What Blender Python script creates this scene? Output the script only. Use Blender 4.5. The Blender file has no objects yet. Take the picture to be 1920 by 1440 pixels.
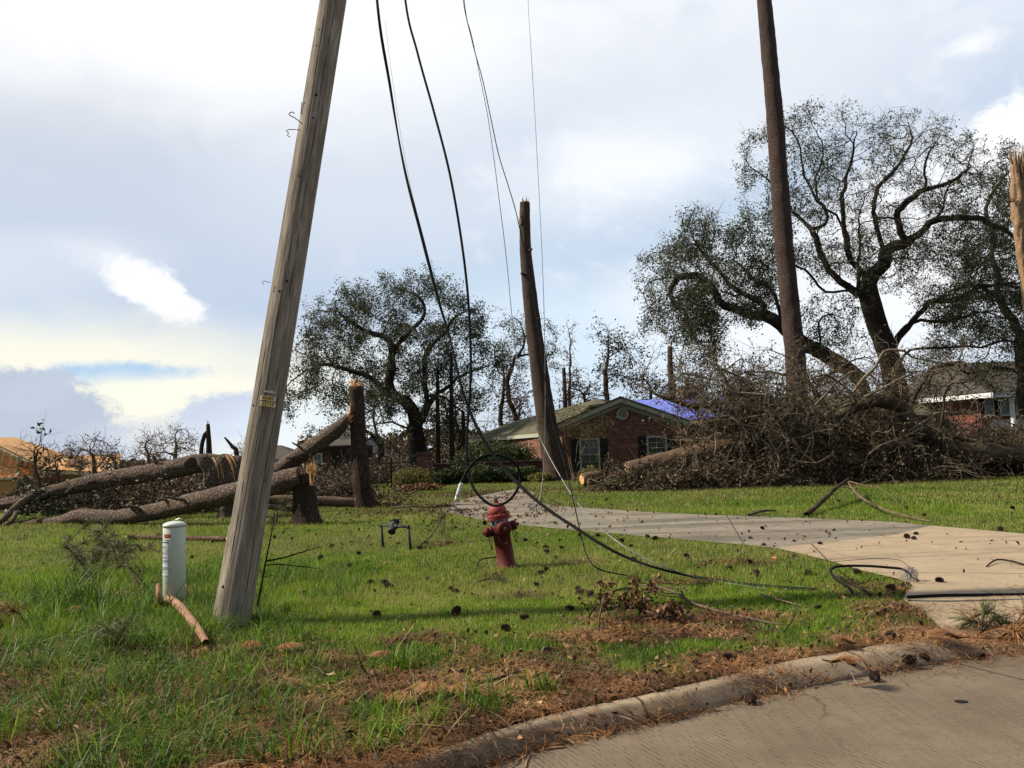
import bpy, math, random
import numpy as np
from mathutils import Vector, Matrix, noise as mnoise
random.seed(7); rng = np.random.default_rng(7)
R = math.radians
S = bpy.context.scene
COL = S.collection

# ------------------------------------------------------------------ camera
F = 1480.0; PITCH = math.atan(120/F); ROLL = R(2.0); EYE = Vector((0, 0, 1.6))
fw = Vector((0, math.cos(PITCH), math.sin(PITCH)))
_r = Vector((1, 0, 0)); _u = Vector((0, -math.sin(PITCH), math.cos(PITCH)))
rt = _r*math.cos(ROLL) - _u*math.sin(ROLL)
up = _u*math.cos(ROLL) + _r*math.sin(ROLL)
cd = bpy.data.cameras.new('camera'); cam = bpy.data.objects.new('camera', cd); COL.objects.link(cam)
cd.sensor_width = 36; cd.lens = F/1920*36; cd.clip_end = 6000; cd.clip_start = 0.05
M = Matrix.Identity(4)
for i in range(3):
    M[i][0] = rt[i]; M[i][1] = up[i]; M[i][2] = -fw[i]; M[i][3] = EYE[i]
cam.matrix_world = M
S.camera = cam

def ray(px, py): return fw + rt*((px-960)/F) - up*((py-720)/F)
def P(px, py, Y):
    d = ray(px, py); return EYE + d*(Y/d.y)
def G(px, py, z=0.0):
    d = ray(px, py); return EYE + d*((z-EYE.z)/d.z)
def ppm(Y): return F/Y          # pixels of the photograph per metre at depth Y

# ------------------------------------------------------------------ light
SUN_EL = R(40); PHI = R(5)
sdir = Vector((-math.cos(SUN_EL)*math.cos(PHI), math.cos(SUN_EL)*math.sin(PHI), math.sin(SUN_EL)))  # towards the sun
ld = bpy.data.lights.new('sun', 'SUN'); ld.energy = 5.0; ld.angle = R(1.2); ld.color = (1.0, 0.90, 0.74)
lo = bpy.data.objects.new('sun', ld); COL.objects.link(lo)
lo.rotation_euler = (-sdir).to_track_quat('-Z', 'Y').to_euler(); lo.location = (-10, 0, 20)

S.render.engine = 'CYCLES'
S.view_settings.view_transform = 'Standard'; S.view_settings.look = 'None'
S.view_settings.exposure = 0.40; S.view_settings.gamma = 1.0
S.view_settings.use_curve_mapping = False
S.cycles.max_bounces = 5; S.cycles.diffuse_bounces = 2; S.cycles.transparent_max_bounces = 4

# ------------------------------------------------------------------ sky
W = bpy.data.worlds.new('World'); S.world = W; W.use_nodes = True
nt = W.node_tree; N = nt.nodes; L = nt.links
for n in list(N): N.remove(n)
def wn(t, **k):
    n = N.new(t)
    for a, b in k.items(): setattr(n, a, b)
    return n
def wmath(op, a, b=None, clamp=False):
    n = wn('ShaderNodeMath', operation=op, use_clamp=clamp)
    for i, v in enumerate((a, b)):
        if v is None: continue
        if isinstance(v, (int, float)): n.inputs[i].default_value = v
        else: L.new(v, n.inputs[i])
    return n.outputs[0]
wo = wn('ShaderNodeOutputWorld'); bg = wn('ShaderNodeBackground'); L.new(bg.outputs[0], wo.inputs[0])
WS = 0.1
bg.inputs[1].default_value = WS
sky = wn('ShaderNodeTexSky', sky_type='NISHITA'); sky.sun_disc = False
sky.sun_elevation = SUN_EL; sky.sun_rotation = math.atan2(sdir.x, sdir.y)
sky.air_density = 1.0; sky.dust_density = 1.5; sky.ozone_density = 1.5
tc = wn('ShaderNodeTexCoord'); sx = wn('ShaderNodeSeparateXYZ'); L.new(tc.outputs['Generated'], sx.inputs[0])
AZ = wmath('MULTIPLY', wmath('ARCTAN2', sx.outputs[0], sx.outputs[1]), 180/math.pi)
EL = wmath('MULTIPLY', wmath('ARCSINE', sx.outputs[2]), 180/math.pi)
def wnoise(scale, detail, dist=0.0, stretch=(1, 1, 1), rough=0.55):
    mp = wn('ShaderNodeMapping'); mp.inputs['Scale'].default_value = stretch
    L.new(tc.outputs['Generated'], mp.inputs[0])
    n = wn('ShaderNodeTexNoise'); n.inputs['Scale'].default_value = scale; n.inputs['Detail'].default_value = detail
    n.inputs['Roughness'].default_value = rough; n.inputs['Distortion'].default_value = dist
    L.new(mp.outputs[0], n.inputs['Vector']); return n.outputs['Fac']
n_soft = wnoise(3.0, 6, 0.3, (1, 1, 2.2)); n_fine = wnoise(14.0, 9, 0.4, (1, 1, 1.5), 0.62); n_vf = wnoise(38.0, 8, 0.5, (1, 1, 1.4), 0.65); n_mid = wnoise(6.0, 8, 0.4, (1, 1, 1.8), 0.6)
def azel(px, py):
    d = ray(px, py).normalized(); return math.degrees(math.atan2(d.x, d.y)), math.degrees(math.asin(d.z))
def blob(px, py, rx, ry, nz, amp, soft, rot=0.0):
    """soft ellipse on the sky dome, radii in photo pixels turned into degrees"""
    a, e = azel(px, py); k = math.degrees(1/F)
    u = wmath('SUBTRACT', AZ, a); v = wmath('SUBTRACT', EL, e)
    c, s = math.cos(rot), math.sin(rot)
    uu = wmath('DIVIDE', wmath('ADD', wmath('MULTIPLY', u, c), wmath('MULTIPLY', v, s)), rx*k)
    vv = wmath('DIVIDE', wmath('SUBTRACT', wmath('MULTIPLY', v, c), wmath('MULTIPLY', u, s)), ry*k)
    rr = wmath('SQRT', wmath('ADD', wmath('MULTIPLY', uu, uu), wmath('MULTIPLY', vv, vv)))
    rr = wmath('ADD', rr, wmath('MULTIPLY', wmath('SUBTRACT', nz, 0.5), amp))
    m = wn('ShaderNodeMapRange', interpolation_type='SMOOTHSTEP')
    L.new(rr, m.inputs[0]); m.inputs[1].default_value = 1+soft; m.inputs[2].default_value = 1-soft
    m.inputs[3].default_value = 0; m.inputs[4].default_value = 1
    return m.outputs[0]
def lin(c):
    return tuple(((v/255+0.055)/1.055)**2.4 if v > 10 else v/255/12.92 for v in c)
def wmix(fac, a, col, k=1.0):
    n = wn('ShaderNodeMix', data_type='RGBA')
    if k != 1.0: fac = wmath('MULTIPLY', fac, k)
    L.new(fac, n.inputs[0]); L.new(a, n.inputs[6])
    if isinstance(col, tuple):
        c = [v*0.83 for v in lin(col)]; n.inputs[7].default_value = (c[0]/WS, c[1]/WS, c[2]/WS, 1)
    else: L.new(col, n.inputs[7])
    return n.outputs[2]
# thin high overcast over a Nishita sky, then cloud after cloud
veil = wn('ShaderNodeMapRange'); L.new(n_soft, veil.inputs[0]); veil.inputs[1].default_value = 0.2; veil.inputs[2].default_value = 0.7
veil.inputs[3].default_value = 0.80; veil.inputs[4].default_value = 0.97
c = wmix(veil.outputs[0], sky.outputs[0], (198, 215, 234))
def mr(v, a, b, lo=0.0, hi=1.0):
    m = wn('ShaderNodeMapRange', interpolation_type='SMOOTHSTEP'); L.new(v, m.inputs[0])
    for i, x in enumerate((a, b, lo, hi)): m.inputs[1+i].default_value = x
    return m.outputs[0]
c = wmix(mr(wmath('ADD', EL, wmath('MULTIPLY', n_mid, 16)), 26, 40), c, (243, 244, 248), 0.85)
c = wmix(mr(n_fine, 0.50, 0.72), c, (236, 239, 244), 0.45)
c = wmix(mr(n_mid, 0.50, 0.30), c, (178, 192, 214), 0.35)
c = wmix(blob(250, 260, 470, 150, n_soft, 1.3, 0.55, -0.05), c, (203, 209, 221), 0.85)
c = wmix(blob(330, 430, 420, 120, n_soft, 1.0, 0.6, 0.1), c, (196, 208, 226), 0.75)
c = wmix(blob(700, 330, 300, 130, n_mid, 0.9, 0.6), c, (218, 225, 236), 0.7)
c = wmix(blob(300, 30, 640, 130, n_mid, 1.2, 0.85), c, (253, 253, 253), 0.95)
c = wmix(blob(90, 500, 170, 60, n_mid, 1.0, 0.5, 0.1), c, (216, 224, 234), 0.7)
c = wmix(blob(430, 600, 260, 90, n_soft, 0.9, 0.6), c, (190, 204, 224), 0.6)
c = wmix(blob(1190, 300, 210, 85, n_fine, 2.0, 0.8, 0.15), c, (250, 252, 255), 0.8)
c = wmix(blob(1390, 160, 330, 90, n_mid, 1.2, 0.6, -0.1), c, (224, 229, 238), 0.7)
c = wmix(blob(1100, 640, 330, 110, n_soft, 1.0, 0.6), c, (216, 233, 247), 0.8)
c = wmix(blob(1560, 560, 330, 140, n_mid, 1.0, 0.5), c, (248, 250, 252), 0.75)
c = wmix(blob(1910, 255, 85, 52, n_vf, 1.8, 0.3, 0.25), c, (253, 254, 255), 0.95)
c = wmix(blob(1820, 85, 34, 13, n_vf, 2.4, 0.9), c, (253, 253, 255), 0.7)
c = wmix(blob(1800, 420, 200, 130, n_mid, 1.0, 0.4), c, (250, 251, 253), 0.8)
# puff, left
c = wmix(blob(245, 515, 44, 30, n_vf, 1.5, 0.3, -0.3), c, (250, 250, 253), 0.92)
c = wmix(blob(292, 545, 50, 38, n_vf, 1.5, 0.3, -0.3), c, (250, 250, 253), 0.95)
c = wmix(blob(335, 575, 42, 26, n_vf, 1.5, 0.3, -0.3), c, (246, 247, 252), 0.93)
c = wmix(blob(205, 488, 60, 22, n_vf, 2.0, 0.9, -0.2), c, (235, 238, 246), 0.5)
# low bank on the left
c = wmix(blob(130, 800, 620, 165, n_mid, 0.7, 0.35), c, (246, 244, 228), 0.95)
c = wmix(blob(225, 701, 110, 17, n_vf, 1.8, 0.55, 0.03), c, (165, 200, 235), 0.9)
c = wmix(blob(330, 755, 190, 45, n_mid, 1.1, 0.4), c, (250, 248, 230), 0.85)
c = wmix(blob(50, 810, 150, 95, n_vf, 0.9, 0.14, -0.3), c, (182, 194, 212), 0.95)
c = wmix(blob(70, 735, 60, 30, n_vf, 1.2, 0.2, 0.3), c, (190, 200, 216), 0.9)
c = wmix(blob(430, 780, 90, 42, n_vf, 1.3, 0.3, 0.1), c, (186, 200, 226), 0.85)
c = wmix(blob(290, 830, 120, 40, n_mid, 1.1, 0.4), c, (206, 213, 226), 0.7)
c = wmix(blob(620, 800, 200, 70, n_mid, 1.0, 0.5), c, (226, 238, 248), 0.7)
# unseen sky overhead and behind the viewer, darkened to add contrast to the lighting
back_f = mr(sx.outputs[1], 0.35, -0.25)
c = wmix(back_f, c, (118, 125, 140), 0.9)
c = wmix(mr(EL, 42, 62), c, (160, 168, 182), 0.85)
L.new(c, bg.inputs[0])

# ------------------------------------------------------------------ materials
def newmat(name):
    m = bpy.data.materials.new(name); m.use_nodes = True
    t = m.node_tree; b = t.nodes['Principled BSDF']
    return m, t, b
class NB:
    """tiny node helper"""
    def __init__(s, t): s.t = t
    def n(s, typ, ins=None, **k):
        x = s.t.nodes.new(typ)
        for a, b in k.items(): setattr(x, a, b)
        if ins:
            for a, b in ins.items():
                if hasattr(b, 'links'): s.t.links.new(b, x.inputs[a])
                else: x.inputs[a].default_value = b
        return x
    def coord(s, scale=(1, 1, 1), which='Object', rot=(0, 0, 0)):
        tc = s.n('ShaderNodeTexCoord')
        return s.n('ShaderNodeMapping', {'Vector': tc.outputs[which], 'Scale': scale, 'Rotation': rot}).outputs[0]
    def noise(s, vec, scale, detail=6, rough=0.6, dist=0.0):
        return s.n('ShaderNodeTexNoise', {'Vector': vec, 'Scale': scale, 'Detail': detail, 'Roughness': rough, 'Distortion': dist}).outputs['Fac']
    def ramp(s, fac, stops):
        x = s.n('ShaderNodeValToRGB', {'Fac': fac}); e = x.color_ramp.elements
        while len(e) < len(stops): e.new(0.5)
        for i, (p, col) in enumerate(stops):
            e[i].position = p; e[i].color = (col[0], col[1], col[2], 1) if not isinstance(col, (int, float)) else (col, col, col, 1)
        return x.outputs[0]
    def mix(s, fac, a, b, mode='MIX'):
        x = s.n('ShaderNodeMix', data_type='RGBA', blend_type=mode)
        for i, v in ((0, fac), (6, a), (7, b)):
            if hasattr(v, 'links'): s.t.links.new(v, x.inputs[i])
            elif i == 0: x.inputs[0].default_value = v
            else: x.inputs[i].default_value = (v[0], v[1], v[2], 1)
        return x.outputs[2]
    def bump(s, h, strength, dist=0.02, nrm=None):
        d = {'Height': h, 'Strength': strength, 'Distance': dist}
        if nrm is not None: d['Normal'] = nrm
        return s.n('ShaderNodeBump', d).outputs[0]
    def attr(s, name): return s.n('ShaderNodeAttribute', attribute_name=name).outputs['Fac']
    def math(s, op, a, b=0.0):
        x = s.n('ShaderNodeMath', operation=op)
        for i, v in ((0, a), (1, b)):
            if hasattr(v, 'links'): s.t.links.new(v, x.inputs[i])
            else: x.inputs[i].default_value = v
        return x.outputs[0]
MAT = {}
def simple(name, col, rough=0.7, var=0.25, scale=6, bump=0.0, metal=0.0, spec=0.3, bscale=None):
    m, t, b = newmat(name); q = NB(t); v = q.coord()
    n = q.noise(v, scale, 6)
    lo = tuple(x*(1-var) for x in col); hi = tuple(min(1, x*(1+var)) for x in col)
    t.links.new(q.ramp(n, [(0.3, lo), (0.7, hi)]), b.inputs['Base Color'])
    b.inputs['Roughness'].default_value = rough; b.inputs['Metallic'].default_value = metal
    b.inputs['Specular IOR Level'].default_value = spec
    if bump: t.links.new(q.bump(q.noise(v, bscale or scale*4, 5), bump), b.inputs['Normal'])
    MAT[name] = m; return m
def bark(name, dark, light, scale=9.0, stretch=(1, 1, 0.35), strength=0.9, dist=0.05, lich=None):
    m, t, b = newmat(name); q = NB(t); v = q.coord(stretch)
    nv = q.n('ShaderNodeTexNoise', {'Vector': v, 'Scale': scale*1.3, 'Detail': 5.0, 'Roughness': 0.7})
    wv = q.n('ShaderNodeMix', {0: 0.10}, data_type='RGBA', blend_type='ADD'); t.links.new(v, wv.inputs[6]); t.links.new(nv.outputs['Color'], wv.inputs[7])
    vo = q.n('ShaderNodeTexVoronoi', {'Vector': wv.outputs[2], 'Scale': scale*1.9, 'Randomness': 1.0}, feature='DISTANCE_TO_EDGE').outputs['Distance']
    vc = q.n('ShaderNodeTexVoronoi', {'Vector': wv.outputs[2], 'Scale': scale*1.9, 'Randomness': 1.0}).outputs['Color']
    n = q.noise(v, scale*2.6, 8, 0.75)
    n2 = q.noise(q.coord(), 1.3, 5)
    edge = q.ramp(vo, [(0.0, 0.25), (0.22, 1.0)])
    c1 = q.ramp(n, [(0.3, dark), (0.72, light)])
    c1 = q.mix(q.ramp(vc, [(0.2, 0.0), (0.8, 0.5)]), c1, tuple((x+y)*0.42 for x, y in zip(dark, light)))
    c1 = q.mix(edge, tuple(x*0.7 for x in dark), c1)
    c1 = q.mix(q.ramp(n2, [(0.4, 0.5), (0.6, 0.0)]), c1, tuple(x*0.9 for x in dark))
    if lich: c1 = q.mix(q.ramp(n2, [(0.52, 0.0), (0.72, 0.75)]), c1, lich)
    t.links.new(c1, b.inputs['Base Color']); b.inputs['Roughness'].default_value = 0.92
    b.inputs['Specular IOR Level'].default_value = 0.15
    h = q.math('ADD', q.math('MULTIPLY', edge, 0.6), n)
    t.links.new(q.bump(h, strength, dist), b.inputs['Normal']); MAT[name] = m; return m
def leafmat(name, stops, transl=0.3, rough=0.55, attr='rnd'):
    m, t, b = newmat(name); q = NB(t)
    c = q.ramp(q.attr(attr), stops)
    t.links.new(c, b.inputs['Base Color']); b.inputs['Roughness'].default_value = rough
    b.inputs['Specular IOR Level'].default_value = 0.25
    if transl:
        tr = q.n('ShaderNodeBsdfTranslucent', {'Color': c}); ms = q.n('ShaderNodeMixShader', {'Fac': transl})
        t.links.new(b.outputs[0], ms.inputs[1]); t.links.new(tr.outputs[0], ms.inputs[2])
        t.links.new(ms.outputs[0], t.nodes['Material Output'].inputs[0])
    MAT[name] = m; return m
bark('oak_bark', (0.030, 0.024, 0.018), (0.125, 0.10, 0.075), 6, (1, 1, 0.5), 0.8, 0.06)
bark('limb_bark', (0.035, 0.024, 0.015), (0.15, 0.105, 0.065), 8, (1, 1, 0.5), 0.8, 0.04, (0.17, 0.15, 0.10))
bark('twig_bark', (0.08, 0.055, 0.036), (0.34, 0.26, 0.18), 10, (1, 1, 1), 0.3, 0.02)
bark('pale_twig', (0.13, 0.10, 0.075), (0.44, 0.37, 0.28), 10, (1, 1, 1), 0.3, 0.02)
bark('pine_bark', (0.075, 0.050, 0.040), (0.26, 0.19, 0.15), 11, (1, 1, 0.45), 1.0, 0.06)
bark('pine_bark_red', (0.075, 0.050, 0.043), (0.21, 0.15, 0.125), 9, (1, 1, 0.5), 1.0, 0.06)
bark('log_bark', (0.10, 0.070, 0.052), (0.40, 0.31, 0.24), 6, (0.8, 0.8, 0.8), 1.0, 0.06)
bark('stump_bark', (0.045, 0.030, 0.022), (0.18, 0.125, 0.09), 9, (1, 1, 0.3), 1.0, 0.07)
bark('pale_log', (0.13, 0.08, 0.052), (0.36, 0.25, 0.17), 6, (1, 1, 1), 0.8, 0.05)
simple('fresh_wood', (0.62, 0.36, 0.15), 0.7, 0.35, 14, 0.5)
simple('dry_wood', (0.27, 0.17, 0.095), 0.8, 0.4, 10, 0.6)
leafmat('oak_leaf', [(0.0, (0.022, 0.03, 0.013)), (0.5, (0.06, 0.075, 0.035)), (0.85, (0.12, 0.13, 0.07)), (1.0, (0.17, 0.12, 0.07))], 0.3)
leafmat('dry_leaf', [(0.0, (0.018, 0.016, 0.008)), (0.45, (0.055, 0.045, 0.024)), (0.8, (0.11, 0.068, 0.038)), (1.0, (0.19, 0.125, 0.07))], 0.15)
leafmat('pile_leaf', [(0.0, (0.016, 0.018, 0.008)), (0.4, (0.06, 0.062, 0.032)), (0.75, (0.15, 0.105, 0.06)), (1.0, (0.30, 0.20, 0.13))], 0.2)
bark('pile_bark', (0.05, 0.035, 0.022), (0.22, 0.165, 0.105), 8, (1, 1, 0.5), 0.8, 0.04, (0.26, 0.24, 0.16))
leafmat('brown_leaf', [(0.0, (0.025, 0.012, 0.006)), (0.5, (0.10, 0.045, 0.02)), (1.0, (0.38, 0.20, 0.085))], 0.15)
leafmat('cypress_leaf', [(0.0, (0.06, 0.035, 0.022)), (0.6, (0.14, 0.082, 0.05)), (1.0, (0.12, 0.11, 0.05))], 0.3)
leafmat('pine_leaf', [(0.0, (0.02, 0.026, 0.014)), (0.6, (0.055, 0.06, 0.034)), (1.0, (0.11, 0.10, 0.06))], 0.2)
leafmat('shrub_leaf', [(0.0, (0.015, 0.028, 0.008)), (0.6, (0.045, 0.07, 0.02)), (1.0, (0.11, 0.13, 0.04))], 0.25)
leafmat('yellow_leaf', [(0.0, (0.09, 0.08, 0.02)), (0.6, (0.17, 0.155, 0.04)), (1.0, (0.24, 0.23, 0.08))], 0.35)
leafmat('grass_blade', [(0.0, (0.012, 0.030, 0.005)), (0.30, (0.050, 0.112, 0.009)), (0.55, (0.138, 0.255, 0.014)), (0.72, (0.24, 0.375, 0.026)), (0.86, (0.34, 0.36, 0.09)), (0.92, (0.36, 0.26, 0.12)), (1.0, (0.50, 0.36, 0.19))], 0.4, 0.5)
leafmat('needle', [(0.0, (0.045, 0.020, 0.008)), (0.45, (0.20, 0.088, 0.032)), (0.8, (0.42, 0.20, 0.072)), (1.0, (0.56, 0.34, 0.15))], 0.1)
leafmat('green_needle', [(0.0, (0.03, 0.04, 0.015)), (0.5, (0.085, 0.095, 0.035)), (1.0, (0.22, 0.19, 0.08))], 0.2)
leafmat('twig_litter', [(0.0, (0.02, 0.012, 0.008)), (0.6, (0.10, 0.06, 0.035)), (1.0, (0.38, 0.28, 0.18))], 0.0)
simple('cone', (0.055, 0.034, 0.023), 0.85, 0.6, 60)
simple('cable_black', (0.009, 0.009, 0.010), 0.8, 0.3, 20, spec=0.12)
simple('cable_grey', (0.16, 0.17, 0.17), 0.45, 0.3, 20, metal=0.5)
simple('connector_white', (0.6, 0.62, 0.62), 0.4, 0.2, 30)

# ------------------------------------------------------------------ mesh helpers
def link(me, name, mat=None, parent=None, smooth=False):
    o = bpy.data.objects.new(name, me); COL.objects.link(o)
    if mat: me.materials.append(MAT[mat] if isinstance(mat, str) else mat)
    if smooth: me.polygons.foreach_set('use_smooth', [True]*len(me.polygons))
    if parent: o.parent = parent
    return o
def np_mesh(name, V, Fc, mat=None, parent=None, rnd=None, smooth=False, attrs=None):
    """V (n,3), Fc (m,k) one face size"""
    V = np.asarray(V, np.float32).reshape(-1, 3); Fc = np.asarray(Fc, np.int32)
    me = bpy.data.meshes.new(name); k = Fc.shape[1]; m = len(Fc)
    me.vertices.add(len(V)); me.vertices.foreach_set('co', V.ravel())
    me.loops.add(m*k); me.loops.foreach_set('vertex_index', Fc.ravel())
    me.polygons.add(m); me.polygons.foreach_set('loop_start', np.arange(0, m*k, k, dtype=np.int32))
    me.polygons.foreach_set('loop_total', np.full(m, k, np.int32))
    if smooth: me.polygons.foreach_set('use_smooth', np.ones(m, bool))
    al = dict(attrs or {})
    if rnd is not None: al['rnd'] = rnd
    for nme, arr in al.items():
        a = me.attributes.new(nme, 'FLOAT', 'POINT'); a.data.foreach_set('value', np.asarray(arr, np.float32))
    me.update(calc_edges=True)
    return link(me, name, mat, parent)
class MB:
    def __init__(s): s.v = []; s.f = []
    def add(s, vs, fs):
        k = len(s.v); s.v += [tuple(x) for x in vs]; s.f += [tuple(i+k for i in f) for f in fs]
    def box(s, c, d, rz=0.0):
        cx, cy, cz = c; x, y, z = d[0]/2, d[1]/2, d[2]/2; co, si = math.cos(rz), math.sin(rz)
        vs = [(cx+a*x*co-b*y*si, cy+a*x*si+b*y*co, cz+e*z) for e in (-1, 1) for a, b in ((-1, -1), (1, -1), (1, 1), (-1, 1))]
        s.add(vs, [(3, 2, 1, 0), (4, 5, 6, 7), (0, 1, 5, 4), (1, 2, 6, 5), (2, 3, 7, 6), (3, 0, 4, 7)])
    def beam(s, a, b, w, h=None):
        a = Vector(a); b = Vector(b); h = h or w; t = (b-a).normalized()
        x = t.cross(Vector((0, 0, 1)))
        if x.length < 1e-3: x = Vector((1, 0, 0))
        x.normalize(); y = x.cross(t)
        vs = [p + x*(i*w/2) + y*(j*h/2) for p in (a, b) for i, j in ((-1, -1), (1, -1), (1, 1), (-1, 1))]
        s.add(vs, [(3, 2, 1, 0), (4, 5, 6, 7), (0, 1, 5, 4), (1, 2, 6, 5), (2, 3, 7, 6), (3, 0, 4, 7)])
    def slab(s, pts, th):
        """polygon with thickness, pushed down along its normal"""
        p = [Vector(q) for q in pts]; n = Vector((0, 0, 0))
        for i in range(len(p)): n += (p[i]-p[0]).cross(p[(i+1) % len(p)]-p[0])
        n.normalize()
        if n.z < 0: n = -n; p = p[::-1]
        k = len(p); vs = p + [q - n*th for q in p]
        s.add(vs, [tuple(range(k)), tuple(range(2*k-1, k-1, -1))] + [(i, i+k, (i+1) % k+k, (i+1) % k) for i in range(k)])
    def lathe(s, prof, seg=24, M=None):
        vs = []; fs = []
        for r, z in prof:
            for i in range(seg):
                a = 2*math.pi*i/seg; vs.append(Vector((r*math.cos(a), r*math.sin(a), z)))
        for j in range(len(prof)-1):
            for i in range(seg):
                fs.append((j*seg+i, j*seg+(i+1) % seg, (j+1)*seg+(i+1) % seg, (j+1)*seg+i))
        fs.append(tuple(range(seg-1, -1, -1))); fs.append(tuple((len(prof)-1)*seg+i for i in range(seg)))
        if M is not None: vs = [M @ x for x in vs]
        s.add(vs, fs)
    def tube(s, pts, rad, seg=8):
        V, Q = tube_np(pts, rad, seg); s.add(V.tolist(), Q.tolist())
        s.f.append(tuple(range(len(s.v)-len(V)+seg-1, len(s.v)-len(V)-1, -1))); s.f.append(tuple(range(len(s.v)-seg, len(s.v))))
    def build(s, name, mat, parent=None, smooth=False, origin=None):
        me = bpy.data.meshes.new(name)
        v = s.v
        if origin is not None: v = [(a[0]-origin[0], a[1]-origin[1], a[2]-origin[2]) for a in v]
        me.from_pydata(v, [], s.f); me.update()
        o = link(me, name, mat, parent, smooth)
        if origin is not None: o.location = origin
        return o
def tube_np(pts, rad, seg=6, disp=None):
    p = np.asarray([tuple(x) for x in pts], float); n = len(p)
    r = np.full(n, rad, float) if np.isscalar(rad) else np.asarray(rad, float)
    t = np.gradient(p, axis=0); t /= np.maximum(np.linalg.norm(t, axis=1), 1e-9)[:, None]
    a = np.array([0, 0, 1.0]) if abs(t[0, 2]) < 0.9 else np.array([1.0, 0, 0])
    x = np.cross(t[0], a); x /= np.linalg.norm(x)
    X = np.empty_like(p)
    for i in range(n):
        x = x - t[i]*np.dot(x, t[i]); l = np.linalg.norm(x); x = x/l if l > 1e-6 else X[i-1]; X[i] = x
    Yv = np.cross(t, X)
    an = np.arange(seg)*2*math.pi/seg
    rr = np.repeat(r[:, None], seg, 1)
    if disp is not None: rr = rr*disp(p, an)
    V = p[:, None, :] + rr[:, :, None]*(X[:, None, :]*np.cos(an)[None, :, None] + Yv[:, None, :]*np.sin(an)[None, :, None])
    i = np.arange(n-1)[:, None]*seg; j = np.arange(seg)[None, :]; j2 = (j+1) % seg
    Q = np.stack([i+j, i+j2, i+seg+j2, i+seg+j], -1).reshape(-1, 4)
    return V.reshape(-1, 3), Q
class Tubes:
    def __init__(s): s.V = []; s.Q = []; s.k = 0
    def add(s, pts, rad, seg=5, disp=None):
        V, Q = tube_np(pts, rad, seg, disp); s.V.append(V); s.Q.append(Q+s.k); s.k += len(V)
    def build(s, name, mat, parent=None, smooth=True):
        V = np.concatenate(s.V)
        return np_mesh(name, V, np.concatenate(s.Q), mat, parent, smooth=smooth)
def resample(pts, step):
    p = [Vector(q) for q in pts]
    # catmull-rom
    out = []
    for i in range(len(p)-1):
        a = p[max(i-1, 0)]; b = p[i]; c2 = p[i+1]; d = p[min(i+2, len(p)-1)]
        m = max(1, int((c2-b).length/step+0.5))
        for k in range(m):
            t = k/m
            out.append(0.5*((2*b)+(c2-a)*t+(2*a-5*b+4*c2-d)*t*t+(3*b-a-3*c2+d)*t**3))
    out.append(p[-1]); return out
def logdisp(amp=0.09, fr=3.0, seed=0.0):
    def f(p, an):
        o = np.empty((len(p), len(an)))
        for i in range(len(p)):
            for j, a in enumerate(an):
                o[i, j] = 1+amp*mnoise.noise(Vector((p[i, 0]*fr+math.cos(a)*1.3+seed, p[i, 1]*fr+math.sin(a)*1.3, p[i, 2]*fr))) \
                    + amp*0.6*mnoise.noise(Vector((p[i, 0]*fr*3+math.cos(a)*4+seed, p[i, 1]*fr*3+math.sin(a)*4, p[i, 2]*fr*3)))
        return o
    return f
def log(name, pts, radii, mat, parent, seg=26, step=0.12, amp=0.09, seed=0.0, fr=3.0):
    n = len(pts); pp = resample(pts, step)
    # radius by arc position over control points
    cl = [0]
    for i in range(n-1): cl.append(cl[-1]+(Vector(pts[i+1])-Vector(pts[i])).length)
    pl = [0]
    for i in range(len(pp)-1): pl.append(pl[-1]+(pp[i+1]-pp[i]).length)
    rr = np.interp(np.array(pl)*cl[-1]/max(pl[-1], 1e-6), cl, radii)
    t = Tubes(); t.add(pp, rr, seg, logdisp(amp, fr, seed))
    V = t.V[0]; k = len(V)
    V = np.concatenate([V, [tuple(pp[0])], [tuple(pp[-1])]])
    caps = [(k, (j+1) % seg, j, j) for j in range(seg)] + [(k+1, k-seg+j, k-seg+(j+1) % seg, k-seg+(j+1) % seg) for j in range(seg)]
    me = bpy.data.meshes.new(name)
    fs = [tuple(q) for q in t.Q[0].tolist()] + [tuple(c[:3]) for c in caps]
    me.from_pydata(V.tolist(), [], fs); me.update()
    return link(me, name, mat, parent, True)
def leaves(name, C0, size, mat, parent=None, aspect=0.55, drop=0.0, rnd=None):
    """diamond leaves at centres C0"""
    C0 = np.asarray(C0, float); n = len(C0)
    d = rng.normal(size=(n, 3)); d[:, 2] -= drop; d /= np.linalg.norm(d, axis=1)[:, None]
    e = rng.normal(size=(n, 3)); e -= d*np.sum(d*e, 1)[:, None]; e /= np.linalg.norm(e, axis=1)[:, None]
    s = size*(0.6+0.8*rng.random(n))
    a = d*s[:, None]*0.5; b = e*s[:, None]*0.5*aspect; nn = np.cross(d, e)*s[:, None]*0.12
    V = np.stack([C0-a, C0-b+nn, C0+a, C0+b+nn], 1).reshape(-1, 3)
    Q = np.arange(4*n).reshape(-1, 4)
    r = rng.random(n) if rnd is None else rnd
    return np_mesh(name, V, Q, mat, parent, rnd=np.repeat(r, 4))
def tag(o, label=None, cat=None, group=None, kind=None):
    if label: o['label'] = label
    if cat: o['category'] = cat
    if group: o['group'] = group
    if kind: o['kind'] = kind
    return o
def thing(name, label, cat, loc=(0, 0, 0), group=None, rot=(0, 0, 0)):
    o = bpy.data.objects.new(name, None); COL.objects.link(o); o.location = loc; o.rotation_euler = rot
    o.empty_display_size = 0.2
    return tag(o, label, cat, group)
def child_world(o, parent):
    """parent keeps its own translation only: move child so that world coords stay"""
    o.parent = parent; o.matrix_parent_inverse = parent.matrix_basis.inverted(); return o
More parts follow.
